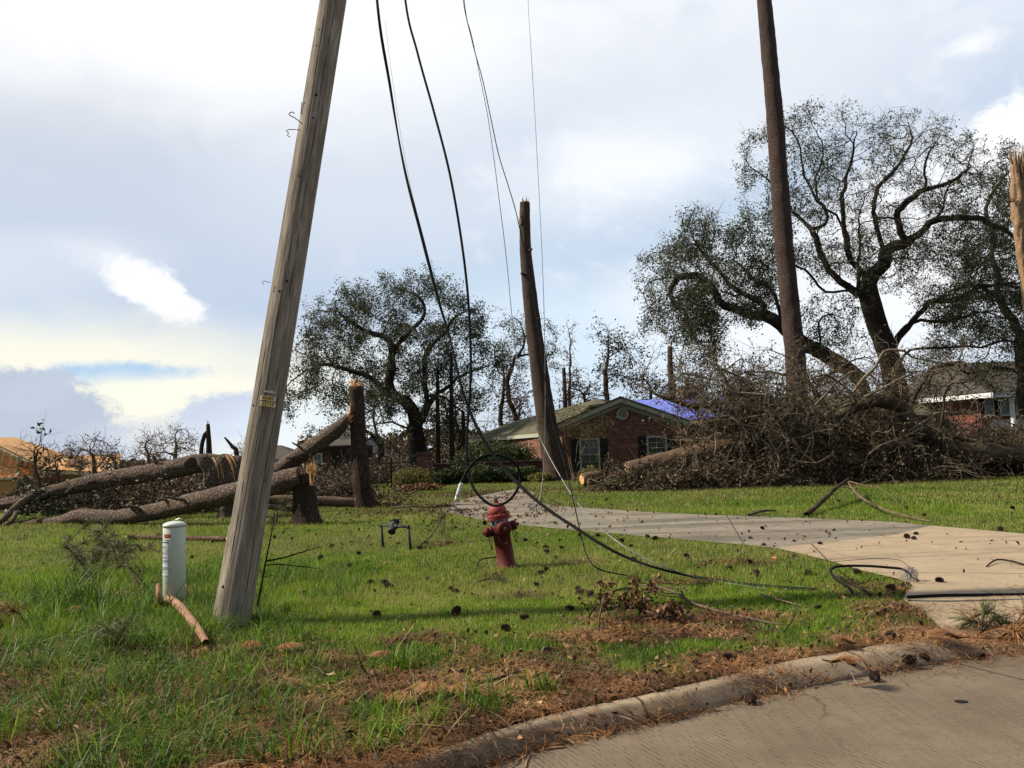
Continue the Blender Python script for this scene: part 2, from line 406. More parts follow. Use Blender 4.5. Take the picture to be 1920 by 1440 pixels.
def copy_tree(o, parent=None):
    c = o.copy(); COL.objects.link(c)
    if parent: c.parent = parent
    for ch in list(o.children): copy_tree(ch, c)
    return c
def inpoly(x, y, poly):
    x = np.asarray(x); y = np.asarray(y); ins = np.zeros(x.shape, bool); n = len(poly)
    for i in range(n):
        x1, y1 = poly[i][0], poly[i][1]; x2, y2 = poly[(i+1) % n][0], poly[(i+1) % n][1]
        if y1 == y2: continue
        c = ((y1 > y) != (y2 > y)) & (x < (x2-x1)*(y-y1)/(y2-y1)+x1); ins ^= c
    return ins
def sstep(a, b, x):
    t = np.clip((np.asarray(x, float)-a)/(b-a), 0, 1); return t*t*(3-2*t)
# ================================================================== SETTING
ZS = -0.095                                   # street level, lawn at 0
gut_px = [(500, 1540), (640, 1515), (760, 1490), (860, 1456), (937, 1425), (1017, 1400), (1107, 1379), (1190, 1361), (1280, 1343), (1350, 1324), (1423, 1306), (1500, 1291),
          (1563, 1279), (1647, 1264), (1740, 1247), (1867, 1227), (1925, 1219)]
back_px = [(500, 1464), (640, 1446), (740, 1434), (847, 1415), (930, 1392), (1000, 1361), (1040, 1345), (1123, 1326), (1200, 1310), (1280, 1293), (1363, 1271), (1447, 1250),
           (1553, 1232), (1620, 1219), (1680, 1209), (1763, 1200), (1850, 1188), (1925, 1182)]
gut = [G(x, y, ZS) for x, y in gut_px]; back = [G(x, y, 0) for x, y in back_px]
def extend(pl, dl, dr):
    a = pl[0]; b = pl[-1]
    return [a+Vector((-dl*i, -dl*i*0.20, 0)) for i in (14, 4, 1)] + list(pl) + [b+Vector((dr*i, dr*i*0.26, 0)) for i in (1, 4, 14, 40)]
gut = extend(gut, 1.0, 1.0); back = extend(back, 1.0, 1.0)
gx = np.array([p.x for p in gut]); gy = np.array([p.y for p in gut])
bx_ = np.array([p.x for p in back]); by_ = np.array([p.y for p in back])
def smooth1(x, y, xs, k=9):
    v = np.interp(xs, x, y); w = np.ones(k)/k
    return np.convolve(np.pad(v, k//2, mode='edge'), w, 'valid')
XS = np.concatenate([np.linspace(-15, -2.5, 40)[:-1], np.linspace(-2.5, 5, 190)[:-1], np.linspace(5, 44, 60)])
GY = smooth1(gx, gy, XS, 11); BY = smooth1(bx_, by_, XS, 11)
BY = np.maximum(BY, GY+0.16)
def drivef(x): return sstep(3.0, 3.9, x)*(1-sstep(11.0, 12.0, x))
def kerby(x): return np.interp(x, XS, BY)
def terr(x, y):
    x = np.asarray(x, float); y = np.asarray(y, float)
    d = y-kerby(x)
    z = -0.08*drivef(x)*(1-sstep(0.0, 2.2, d))
    # the land falls away on the far left, behind the fallen trunks
    z = z-2.2*sstep(24, 50, y)*sstep(-0.20, -0.36, x/np.maximum(y, 1))
    z = z+0.015*np.sin(x*1.7+0.3*y)*np.sin(y*1.1)*sstep(0.3, 1.5, d)*(1-drivef(x))
    return z
def T(x, y): return float(terr(x, y))
def GP(px, py, dz=0.0):
    p = G(px, py, 0)
    for _ in range(6): p = G(px, py, T(p.x, p.y))
    return p + Vector((0, 0, dz))

# ---- driveway outlines (world polygons)
near_px = [(838, 963), (870, 969), (900, 975), (960, 984), (1040, 992), (1120, 999), (1200, 1006), (1300, 1015), (1400, 1023), (1453, 1029)]
far_px = [(975, 917), (1003, 922), (1000, 930), (1002, 940), (1040, 949), (1100, 953), (1200, 960), (1320, 966), (1500, 972), (1680, 980), (1745, 987)]
left_px = [(838, 963), (828, 955), (840, 945), (880, 934), (930, 924), (975, 917)]
def w2(pl): return [(GP(*p).x, GP(*p).y) for p in pl]
drive_poly = w2(near_px) + w2([(1500, 1024), (1600, 1013), (1683, 1003), (1745, 987)])[0:] + w2(far_px[::-1])[1:] + w2(left_px[::-1])[1:-1]
ap_near = [(1453, 1029), (1500, 1040), (1560, 1055), (1620, 1073), (1680, 1087), (1712, 1100), (1700, 1112), (1694, 1128), (1722, 1145), (1752, 1168), (1775, 1196)]
ap_far = [(1500, 1024), (1600, 1013), (1683, 1003), (1745, 987), (1860, 997), (1925, 1003)]
apron_poly = w2(ap_near) + [(4.3, float(kerby(4.3))+0.02), (6, float(kerby(6))+0.02), (11.5, float(kerby(11.5))+0.02), (12.2, 9.2), (12.6, 12.4)] + w2(ap_far[::-1])

def grid_from_poly(name, poly, mat, step, dz):
    """a thin sheet draped on the terrain: clipped triangulation of the outline"""
    import bmesh
    bm = bmesh.new()
    f = bm.faces.new([bm.verts.new((x, y, 0)) for x, y in poly])
    xs = [p[0] for p in poly]; ys = [p[1] for p in poly]
    for lo, hi, nrm in ((min(xs), max(xs), (1, 0, 0)), (min(ys), max(ys), (0, 1, 0))):
        k = int((hi-lo)/step)
        for i in range(1, k+1):
            c0 = lo+i*step
            bmesh.ops.bisect_plane(bm, geom=bm.verts[:]+bm.edges[:]+bm.faces[:], plane_co=(c0*nrm[0], c0*nrm[1], 0), plane_no=nrm)
    bmesh.ops.triangulate(bm, faces=bm.faces[:])
    for v in bm.verts: v.co.z = T(v.co.x, v.co.y)+dz
    me = bpy.data.meshes.new(name); bm.to_mesh(me); bm.free()
    o = link(me, name, mat, None, True); return tag(o, kind='structure')

# ---- brown patches: bare thatch, straw and leaf litter (x, y, rx, ry, strength)
patch_px = [(985, 1120, .32, .25, .9), (1240, 1165, .95, .30, 1.0), (1130, 1195, .55, .28, 1.0), (1290, 1195, .8, .3, .8), (820, 1290, .75, .28, 1.0), (1000, 1290, .9, .3, .8),
            (700, 1370, .8, .35, .9), (560, 1235, .5, .22, .8), (520, 1385, .6, .25, .7), (310, 1310, .35, .2, .5), (90, 1290, .5, .2, .4), (1440, 1250, .9, .35, .9), (1180, 1290, .8, .3, .8),
            (1640, 1205, .8, .4, .7), (1380, 1055, .5, .35, .6), (1660, 1110, .5, .4, .6), (1720, 1150, .6, .35, .9), (930, 1085, .22, .2, .7), (1085, 1055, .4, .3, .5), (720, 1205, .7, .15, .6),
            (900, 925, 2.5, 2.5, .8), (760, 960, 2.5, 1.2, .6), (1130, 915, 4.0, 2.0, .7), (820, 1020, .9, .6, .5), (250, 1120, .7, .5, .6), (660, 955, 2, 1.5, .5), (1290, 1095, 0.6, 0.3, .4)]
patches = [(GP(a, b).x, GP(a, b).y, rx, ry, s) for a, b, rx, ry, s in patch_px]
def vnoise(x, y, f, seed=0):
    """cheap value noise, vectorised"""
    xi = np.floor(x*f).astype(np.int64); yi = np.floor(y*f).astype(np.int64); u = x*f-xi; v = y*f-yi
    u = u*u*(3-2*u); v = v*v*(3-2*v)
    def h(a, b):
        n = (a*374761393+b*668265263+seed*1442695041) & 0x7fffffff
        n = ((n ^ (n >> 13))*1274126177) & 0x7fffffff
        return ((n ^ (n >> 16)) & 0xffff)/65535.0
    return (h(xi, yi)*(1-u)+h(xi+1, yi)*u)*(1-v)+(h(xi, yi+1)*(1-u)+h(xi+1, yi+1)*u)*v
def brown(x, y):
    x = np.asarray(x, float); y = np.asarray(y, float)
    n = vnoise(x, y, 2.2)*0.5+vnoise(x, y, 5.5, 3)*0.3+vnoise(x, y, 13.0, 5)*0.2
    d = y-kerby(x)
    wd = 0.30+0.30*np.exp(-((x+0.2)/1.1)**2)+0.25*np.exp(-((x-3.6)/0.9)**2)
    b = 1.25*np.exp(-np.maximum(d, 0)/wd)
    b = np.maximum(b, 0.66*sstep(2.6, 0.6, d)*(0.5+0.5*(x < 0.6)))
    b = np.maximum(b, 1.0*np.exp(-((x+0.75)/1.15)**2-((d-0.3)/0.55)**2))
    b = np.maximum(b, 0.62*sstep(-0.6, -2.0, x)*sstep(9.0, 5.5, y))
    for px_, py_, rx, ry, s in patches:
        q = ((x-px_)/rx)**2+((y-py_)/ry)**2
        b = np.maximum(b, s*1.1*np.exp(-q*0.9))
    return np.clip((b+(n-0.5)*1.1)*1.25-0.2, 0, 1)
def lush(x, y):
    """1 on the rough unmown left part, 0 on the mown lawn"""
    x = np.asarray(x, float); y = np.asarray(y, float)
    e = -1.55-0.05*(y-5)+0.5*(vnoise(x, y, 1.1, 9)-0.5)
    a = sstep(0.5, -0.5, x-e)*sstep(13, 9.5, y)
    b = sstep(1.0, 0.2, y-kerby(x))*sstep(0.7, -0.6, x)
    return np.clip(np.maximum(a, b), 0, 1)

# ---- ground
s_ = np.concatenate([[0], np.geomspace(0.03, 2200, 230)])
U = XS; gxx = U[None, :]*(1+s_[:, None]/6.0); gyy = BY[None, :]+s_[:, None]
gyy = gyy-(BY[None, :]-5)*sstep(2, 60, s_)[:, None]*1.0
gz = terr(gxx, gyy)
nr, nc = gxx.shape
ii = np.arange(nr-1)[:, None]*nc; jj = np.arange(nc-1)[None, :]
Q = np.stack([ii+jj, ii+jj+1, ii+nc+jj+1, ii+nc+jj], -1).reshape(-1, 4)
m, t, b = newmat('ground'); q = NB(t); v = q.coord()
n1 = q.noise(v, 9, 8, 0.7); n2 = q.noise(v, 0.5, 5, 0.6); n3 = q.noise(v, 70, 4, 0.7)
gr = q.ramp(n1, [(0.25, (0.012, 0.018, 0.005)), (0.6, (0.045, 0.062, 0.012)), (0.8, (0.09, 0.10, 0.028))])
gr = q.mix(q.ramp(n2, [(0.45, 0.0), (0.75, 0.6)]), gr, (0.13, 0.125, 0.035))
so = q.ramp(n3, [(0.25, (0.010, 0.006, 0.003)), (0.55, (0.045, 0.025, 0.011)), (0.8, (0.15, 0.078, 0.033))])
cc = q.mix(q.attr('brown'), gr, so)
t.links.new(cc, b.inputs['Base Color']); b.inputs['Roughness'].default_value = 0.95; b.inputs['Specular IOR Level'].default_value = 0.1
t.links.new(q.bump(q.math('ADD', n1, n3), 0.9, 0.03), b.inputs['Normal']); MAT['ground'] = m
ground = np_mesh('ground', np.stack([gxx, gyy, gz], -1).reshape(-1, 3), Q, 'ground', smooth=True, attrs={'brown': brown(gxx.ravel(), gyy.ravel())})
tag(ground, kind='structure')

# ---- concrete materials
def concrete(name, c1, c2, groove=None, stain=(0.10, 0.085, 0.065), stain_amt=0.5, fine=60, joint=None, streak=None):
    m, t, b = newmat(name); q = NB(t); v = q.coord()
    a = q.noise(v, 1.1, 7, 0.6); f = q.noise(v, fine, 5, 0.75); s = q.noise(v, 4.5, 8, 0.7, 0.5)
    c = q.ramp(a, [(0.3, c1), (0.7, c2)])
    c = q.mix(q.ramp(s, [(0.48, 0.0), (0.72, stain_amt)]), c, stain)
    c = q.mix(q.ramp(f, [(0.28, 0.55), (0.42, 0.0)]), c, tuple(x*0.45 for x in c1))
    c = q.mix(q.ramp(q.noise(v, fine*1.7, 3, 0.6), [(0.66, 0.0), (0.76, 0.5)]), c, tuple(min(1, x*1.6) for x in c2))
    if streak is not None:
        c = q.mix(q.ramp(q.noise(q.coord(scale=(0.16, 1.5, 1), rot=(0, 0, streak)), 1.0, 5, 0.6), [(0.45, 0.0), (0.62, 0.7)]), c, tuple(x*0.45 for x in c1))
    h = f
    if groove is not None:
        gv = q.coord(rot=(0, 0, groove[0]))
        wv = q.n('ShaderNodeTexWave', {'Vector': gv, 'Scale': groove[1], 'Distortion': 1.2, 'Detail': 2, 'Detail Scale': 1.5}, wave_type='BANDS', bands_direction='X').outputs['Fac']
        br = q.noise(q.coord(scale=(30, 1.6, 1), rot=(0, 0, groove[0])), 1.0, 4)
        gm = q.math('MULTIPLY', q.ramp(wv, [(0.02, 1.0), (0.28, 0.0)]), q.ramp(br, [(0.44, 0.0), (0.66, 0.75)]))
        c = q.mix(gm, c, tuple(x*0.35 for x in c1))
        h = q.math('SUBTRACT', f, q.math('MULTIPLY', gm, 1.5))
        # pale scrape marks
        sc = q.noise(q.coord(scale=(3, 55, 1), rot=(0, 0, groove[0]+1.15)), 1.0, 3, 0.5)
        sm = q.noise(v, 0.9, 3)
        k = q.math('MULTIPLY', q.ramp(sc, [(0.70, 0.0), (0.74, 1.0)]), q.ramp(sm, [(0.52, 0.0), (0.6, 0.75)]))
        c = q.mix(k, c, (0.55, 0.52, 0.46))
    if joint:
        for ang, per, off in joint:
            jv = q.n('ShaderNodeSeparateXYZ', {0: q.coord(rot=(0, 0, ang))}).outputs[0]
            jm = q.math('ABSOLUTE', q.math('SUBTRACT', q.math('FRACT', q.math('ADD', q.math('DIVIDE', jv, per), off)), 0.5))
            c = q.mix(q.ramp(q.math('MULTIPLY', jm, per), [(0.006, 0.92), (0.016, 0.0)]), c, (0.04, 0.03, 0.022))
    wv_ = q.n('ShaderNodeMix', {0: 0.35}, data_type='RGBA', blend_type='ADD'); t.links.new(v, wv_.inputs[6]); t.links.new(q.n('ShaderNodeTexNoise', {'Vector': v, 'Scale': 2.2, 'Detail': 6.0}).outputs['Color'], wv_.inputs[7])
    ck = q.n('ShaderNodeTexVoronoi', {'Vector': wv_.outputs[2], 'Scale': 0.42}, feature='DISTANCE_TO_EDGE').outputs['Distance']
    c = q.mix(q.math('MULTIPLY', q.ramp(ck, [(0.0, 0.75), (0.006, 0.0)]), q.ramp(q.noise(v, 0.6, 2), [(0.45, 0.0), (0.6, 1.0)])), c, (0.035, 0.028, 0.02))
    gsp = q.noise(v, 160, 2, 0.5); c = q.mix(q.ramp(gsp, [(0.3, 0.5), (0.42, 0.0)]), c, tuple(x*0.5 for x in c1))
    t.links.new(c, b.inputs['Base Color']); b.inputs['Roughness'].default_value = 0.9; b.inputs['Specular IOR Level'].default_value = 0.2
    t.links.new(q.bump(h, 0.45, 0.006), b.inputs['Normal']); MAT[name] = m
concrete('street', (0.125, 0.094, 0.062), (0.205, 0.158, 0.108), (R(-25), 9.0), stain_amt=0.5, joint=[(R(-25), 4.6, 0.32)])
concrete('kerb', (0.23, 0.175, 0.115), (0.34, 0.265, 0.18), None, (0.11, 0.088, 0.062), 0.6, 45, [(R(-22), 1.9, 0.15)])
concrete('driveway', (0.19, 0.165, 0.125), (0.28, 0.24, 0.185), None, (0.095, 0.088, 0.075), 0.8, 40, [(R(12), 4.2, 0.3), (R(102), 3.3, 0.1)], R(12))
concrete('apron', (0.30, 0.23, 0.15), (0.39, 0.30, 0.20), None, (0.20, 0.16, 0.11), 0.6, 50, [(R(14), 3.6, 0.12), (R(104), 3.4, 0.45)], None)

# ---- street sheet (camera side), kerb profile
rows = []
for k, yy in enumerate([0.0, 0.15, 0.5, 1.2, 3, 9, 30]):
    rows.append(np.stack([XS, GY-yy, np.full_like(XS, ZS)], -1))
V = np.concatenate(rows); nc = len(XS)
ii = np.arange(len(rows)-1)[:, None]*nc; jj = np.arange(nc-1)[None, :]
Q = np.stack([ii+jj, ii+nc+jj, ii+nc+jj+1, ii+jj+1], -1).reshape(-1, 4)
tag(np_mesh('street', V, Q, 'street', smooth=True), kind='structure')
kf = 1-drivef(XS)*0.93
prof = [(0.0, -0.02), (0.0, 0.006), (0.06, 0.012), (0.48, 0.006), (0.56, 0.0), (0.64, -0.012), (0.92, -0.072), (1.0, -0.089), (1.0, -0.12)]
rows = []
nz = vnoise(XS, XS*0, 3.0, 4)*0.012+vnoise(XS, XS*0, 11.0, 6)*0.006
for k, (u, z) in enumerate(prof):
    y = BY*(1-u)+GY*u
    zz = terr(XS, BY)*(1-u)+ZS*u
    zz = zz+(z+0.095*u)*kf + (0.004 if 0 < k < 8 else 0)
    rows.append(np.stack([XS, y+nz*(1-u), zz+nz*(0.4 if 1 < k < 7 else 0)], -1))
V = np.concatenate(rows)
ii = np.arange(len(rows)-1)[:, None]*nc
Q = np.stack([ii+jj, ii+nc+jj, ii+nc+jj+1, ii+jj+1], -1).reshape(-1, 4)
tag(np_mesh('kerb', V, Q, 'kerb', smooth=True), kind='structure')
grid_from_poly('driveway', drive_poly, 'driveway', 0.8, 0.012)
grid_from_poly('driveway_apron', apron_poly, 'apron', 0.5, 0.016)

# ------------------------------------------------------------------ grass
def on_paving(x, y): return inpoly(x, y, drive_poly) | inpoly(x, y, apron_poly)
def scatter(n, d0, d1, az=37, pw=1.0):
    d = (d0**pw+(d1**pw-d0**pw)*rng.random(n))**(1/pw)
    a = np.radians((rng.random(n)*2-1)*az)
    return d*np.sin(a), d*np.cos(a)
def blades(name, x, y, h, w, rnd, lean=0.5, mat='grass_blade', segs=2, lab=None):
    n = len(x); z = terr(x, y)-0.004
    a = rng.random(n)*2*np.pi; ca, sa = np.cos(a), np.sin(a)
    la = rng.random(n)*2*np.pi; lx, ly = np.cos(la), np.sin(la)
    ln = h*lean*(0.2+rng.random(n)*1.2)
    hx = w[:, None]*0.5
    B = np.stack([x, y, z], 1); side = np.stack([ca, sa, np.zeros(n)], 1)*hx
    ld = np.stack([lx*ln, ly*ln, np.zeros(n)], 1)
    upv = np.zeros((n, 3)); upv[:, 2] = h
    if segs == 1:
        V = np.stack([B-side, B+side, B+ld+upv*0.95], 1).reshape(-1, 3); Fc = np.arange(3*n).reshape(-1, 3); k = 3
    else:
        m_ = B+ld*0.35+upv*0.62
        tip = B+ld*1.15+upv*(1.0-0.25*np.clip(ln/h, 0, 1.5))[:, None]
        V = np.stack([B-side, B+side, m_-side*0.75, m_+side*0.75, tip], 1).reshape(-1, 3); k = 5
        o = (np.arange(n)*5)[:, None]
        Fc = np.concatenate([o+np.array([[0, 1, 3]]), o+np.array([[0, 3, 2]]), o+np.array([[2, 3, 4]])])
    ob = np_mesh(name, V, Fc, mat, rnd=np.repeat(rnd, k))
    return tag(ob, kind='stuff')
def make_grass():
    out = []
    for n, d0, d1, pw, sc, segs in ((260000, 3.6, 9.0, 0.5, 1.0, 2), (260000, 8.0, 20.0, 0.6, 1.7, 1), (200000, 18.0, 55.0, 0.6, 3.4, 1)):
        x, y = scatter(n, d0, d1, 42, pw)
        ok = (y > kerby(x)+0.02) & ~on_paving(x, y)
        ok &= (y < 40) | (np.abs(x+4) > 6)
        x = x[ok]; y = y[ok]
        br = brown(x, y); lu = lush(x, y)
        keep = rng.random(len(x)) > np.clip(br*0.9+0.55*(vnoise(x, y, 9.0, 72) < 0.30)*sstep(0.2, 0.8, lu+br), 0, 0.97)
        x = x[keep]; y = y[keep]; br = br[keep]; lu = lu[keep]; n2 = len(x)
        clump = vnoise(x, y, 3.0, 11)*0.6+vnoise(x, y, 8.0, 12)*0.4
        h = (0.032+0.030*clump)*(0.6+0.8*rng.random(n2))*(1+lu*(0.3+2.3*clump*clump))
        if segs == 1: h = h*(1.15 if d0 < 10 else 1.5)
        w = (0.0032+0.0022*rng.random(n2))*sc*(1+0.5*lu)
        big = vnoise(x, y, 0.35, 21)
        fine_ = vnoise(x, y, 16.0, 71)-0.5
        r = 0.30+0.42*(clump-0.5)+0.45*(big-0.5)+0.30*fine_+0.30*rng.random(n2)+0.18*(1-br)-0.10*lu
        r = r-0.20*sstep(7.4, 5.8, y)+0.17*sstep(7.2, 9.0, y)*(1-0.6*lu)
        dead = rng.random(n2) < (0.05+0.30*br+0.10*lu)
        r = np.where(dead, 0.90+0.10*rng.random(n2), np.clip(r, 0.02, 0.86))
        out.append((x, y, h, w, r, segs))
    x, y, h, w, r, _ = out[0]
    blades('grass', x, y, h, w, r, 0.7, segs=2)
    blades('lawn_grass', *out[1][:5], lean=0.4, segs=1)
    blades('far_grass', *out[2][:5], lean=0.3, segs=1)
    # long rank blades in clumps on the rough verge
    X = []; Yy = []; H = []; Wd = []; Rr = []
    cx, cy = scatter(2600, 3.8, 11.5, 42, 0.7)
    ok = (lush(cx, cy) > 0.5) & (cy > kerby(cx)+0.05) & (brown(cx, cy) < 0.9) & ((vnoise(cx, cy, 1.6, 33) > 0.38))
    for a, b2 in zip(cx[ok], cy[ok]):
        k = rng.integers(8, 22); rr = rng.random()
        X.append(a+rng.normal(size=k)*0.05); Yy.append(b2+rng.normal(size=k)*0.05)
        H.append((0.14+0.22*rr*(1+0.5*np.exp(-((a+3.6)/0.9)**2-((b2-8.2)/1.2)**2)))*(0.6+0.6*rng.random(k))); Wd.append(np.full(k, 0.007)*(0.7+0.6*rng.random(k)))
        Rr.append(np.clip(0.10+0.55*rng.random()*rng.random()+0.30*rng.random(k), 0, 0.9))
    X, Yy, H, Wd, Rr = map(np.concatenate, (X, Yy, H, Wd, Rr))
    blades('long_grass', X, Yy, H, Wd, Rr, 1.3, segs=2)
make_grass()

# ------------------------------------------------------------------ pine straw and leaf litter
def ribbons(name, x, y, L_, w, z0, tilt, rnd, mat, ang=None):
    n = len(x); a = rng.random(n)*2*np.pi if ang is None else ang
    z = z0; d = np.stack([np.cos(a), np.sin(a), np.zeros(n)], 1)
    s = np.stack([-np.sin(a), np.cos(a), np.zeros(n)], 1)*(w[:, None]*0.5)
    el = rng.normal(size=n)*tilt
    B = np.stack([x, y, z], 1); hv = d*(L_[:, None]*0.5); ev = np.zeros((n, 3)); ev[:, 2] = el*L_
    bow = np.zeros((n, 3)); bow[:, 2] = np.abs(rng.normal(size=n))*0.08*L_
    bow += s/np.maximum(w[:, None], 1e-6)*(rng.normal(size=n)*0.10*L_)[:, None]
    V = np.stack([B-hv-ev-s, B-hv-ev+s, B+bow-s, B+bow+s, B+hv+ev-s*0.5, B+hv+ev+s*0.5], 1).reshape(-1, 3)
    o = (np.arange(n)*6)[:, None]
    Q = np.concatenate([o+np.array([[0, 1, 3, 2]]), o+np.array([[2, 3, 5, 4]])])
    return tag(np_mesh(name, V, Q, mat, rnd=np.repeat(rnd, 6)), kind='stuff')
def surf(x, y):
    z = terr(x, y); g = np.interp(x, XS, GY); bk = kerby(x)
    u = np.clip((bk-y)/np.maximum(bk-g, 0.05), 0, 1)
    pu = np.array([p[0] for p in prof[1:8]]); pz = np.array([p[1]+0.0 for p in prof[1:8]])
    kz = terr(x, bk)*(1-u)+ZS*u + (np.interp(u, pu, pz)+0.095*u)*(1-drivef(x)*0.93)+0.012
    return np.where(y > bk, z+0.01, np.where(y > g, kz, ZS+0.004))
def make_litter():
    x, y = scatter(330000, 3.4, 13, 42, 0.7)
    g = np.interp(x, XS, GY); d = y-g
    br = brown(x, y)
    gut_ = np.exp(-(d/0.055)**2)*(vnoise(x, y, 3.0, 17) > 0.35)*0.9          # needles gathered in the gutter
    gut_ = np.maximum(gut_, np.exp(-((x-1.62)/0.22)**2-((d-0.1)/0.18)**2)*0.8)
    gut_ = np.maximum(gut_, np.exp(-((x-3.5)/0.65)**2-((d-0.25)/0.3)**2)*1.3)
    gut_ = np.maximum(gut_, np.exp(-((x+0.95)/0.6)**2-((d-0.1)/0.25)**2)*1.1)
    p = np.where(y > kerby(x)+0.01, br**1.3*0.95, 0)
    onp = on_paving(x, y)
    p = np.where(onp, np.clip(vnoise(x, y, 1.2, 40)*vnoise(x, y, 4, 41)*2.2-0.9, 0, 1)*0.18, p)
    p = np.where(onp & (x > 3) & (np.abs(y-kerby(x)-0.95) < 0.3), np.clip(vnoise(x, y, 2, 45)*1.6-0.55, 0, 1)*0.6, p)
    p = np.maximum(p, gut_)
    ok = rng.random(len(x)) < p
    x = x[ok]; y = y[ok]; n = len(x)
    ang = vnoise(x, y, 4.5, 50)*12+rng.normal(size=n)*0.55
    r = np.clip(vnoise(x, y, 3.0, 52)*0.75+rng.normal(size=n)*0.16+0.12, 0, 1)
    L_ = 0.07+0.10*rng.random(n); w = 0.0022+0.0022*rng.random(n)
    z = surf(x, y)+rng.random(n)*0.035*np.where(y > kerby(x), 1, 0.5)
    ribbons('pine_straw', x, y, L_, w, z, 0.10, r, 'needle', ang)
    # broad dead leaves
    x, y = scatter(42000, 3.6, 14, 42, 0.8); br = brown(x, y); d = y-np.interp(x, XS, GY)
    p = np.where(y > kerby(x), 0.04+br*0.9, np.exp(-(d/0.06)**2)*0.4)
    p = np.where(on_paving(x, y), 0.008, p)
    p = np.where(inpoly(x, y, w2([(1080, 1110), (1300, 1130), (1430, 1190), (1100, 1210)])), 1.0, p)
    ok = rng.random(len(x)) < p; x = x[ok]; y = y[ok]
    C0 = np.stack([x, y, surf(x, y)+0.015+0.03*rng.random(len(x))], 1)
    tag(leaves('leaf_litter', C0, 0.042, 'brown_leaf', rnd=rng.random(len(x))**1.4), kind='stuff')
    # litter further back, under the trees and over the drive
    x, y = scatter(120000, 13, 48, 40, 0.8); br = brown(x, y)
    q0 = GP(900, 955); q1 = GP(930, 925)
    p = np.clip(br-0.35, 0, 1)*0.25+0.012
    e = np.exp(-((x-q0.x+0.5)/2.6)**2-((y-q0.y)/3.4)**2)+np.exp(-((x-q1.x+1)/3.0)**2-((y-q1.y)/4.0)**2)*0.8
    p = np.where(on_paving(x, y), 0.015+0.9*e*(vnoise(x, y, 1.3, 61) > 0.42), p+0.35*e)
    ok = rng.random(len(x)) < p; x = x[ok]; y = y[ok]
    C0 = np.stack([x, y, terr(x, y)+0.015+0.03*rng.random(len(x))], 1)
    tag(leaves('far_leaf_litter', C0, 0.075, 'brown_leaf', rnd=0.8*rng.random(len(x))), kind='stuff')
make_litter()

def make_twigs():
    x, y = scatter(26000, 3.7, 14, 42, 0.8); br = brown(x, y); lu = lush(x, y)
    p = np.where(y > kerby(x)+.02, 0.02+0.22*br+0.10*lu, np.where(np.abs(y-np.interp(x, XS, GY)) < .08, .12, 0)); p = np.where(on_paving(x, y), .006, p)
    ok = rng.random(len(x)) < p*(0.4+1.2*(vnoise(x, y, 1.8, 91) > .5)); x = x[ok]; y = y[ok]; n = len(x)
    ribbons('twig_litter', x, y, 0.08+0.30*rng.random(n)**2, 0.003+0.006*rng.random(n)**2, surf(x, y)+0.02+0.035*rng.random(n)*(y > kerby(x)), 0.12, rng.random(n), 'twig_litter')
make_twigs()
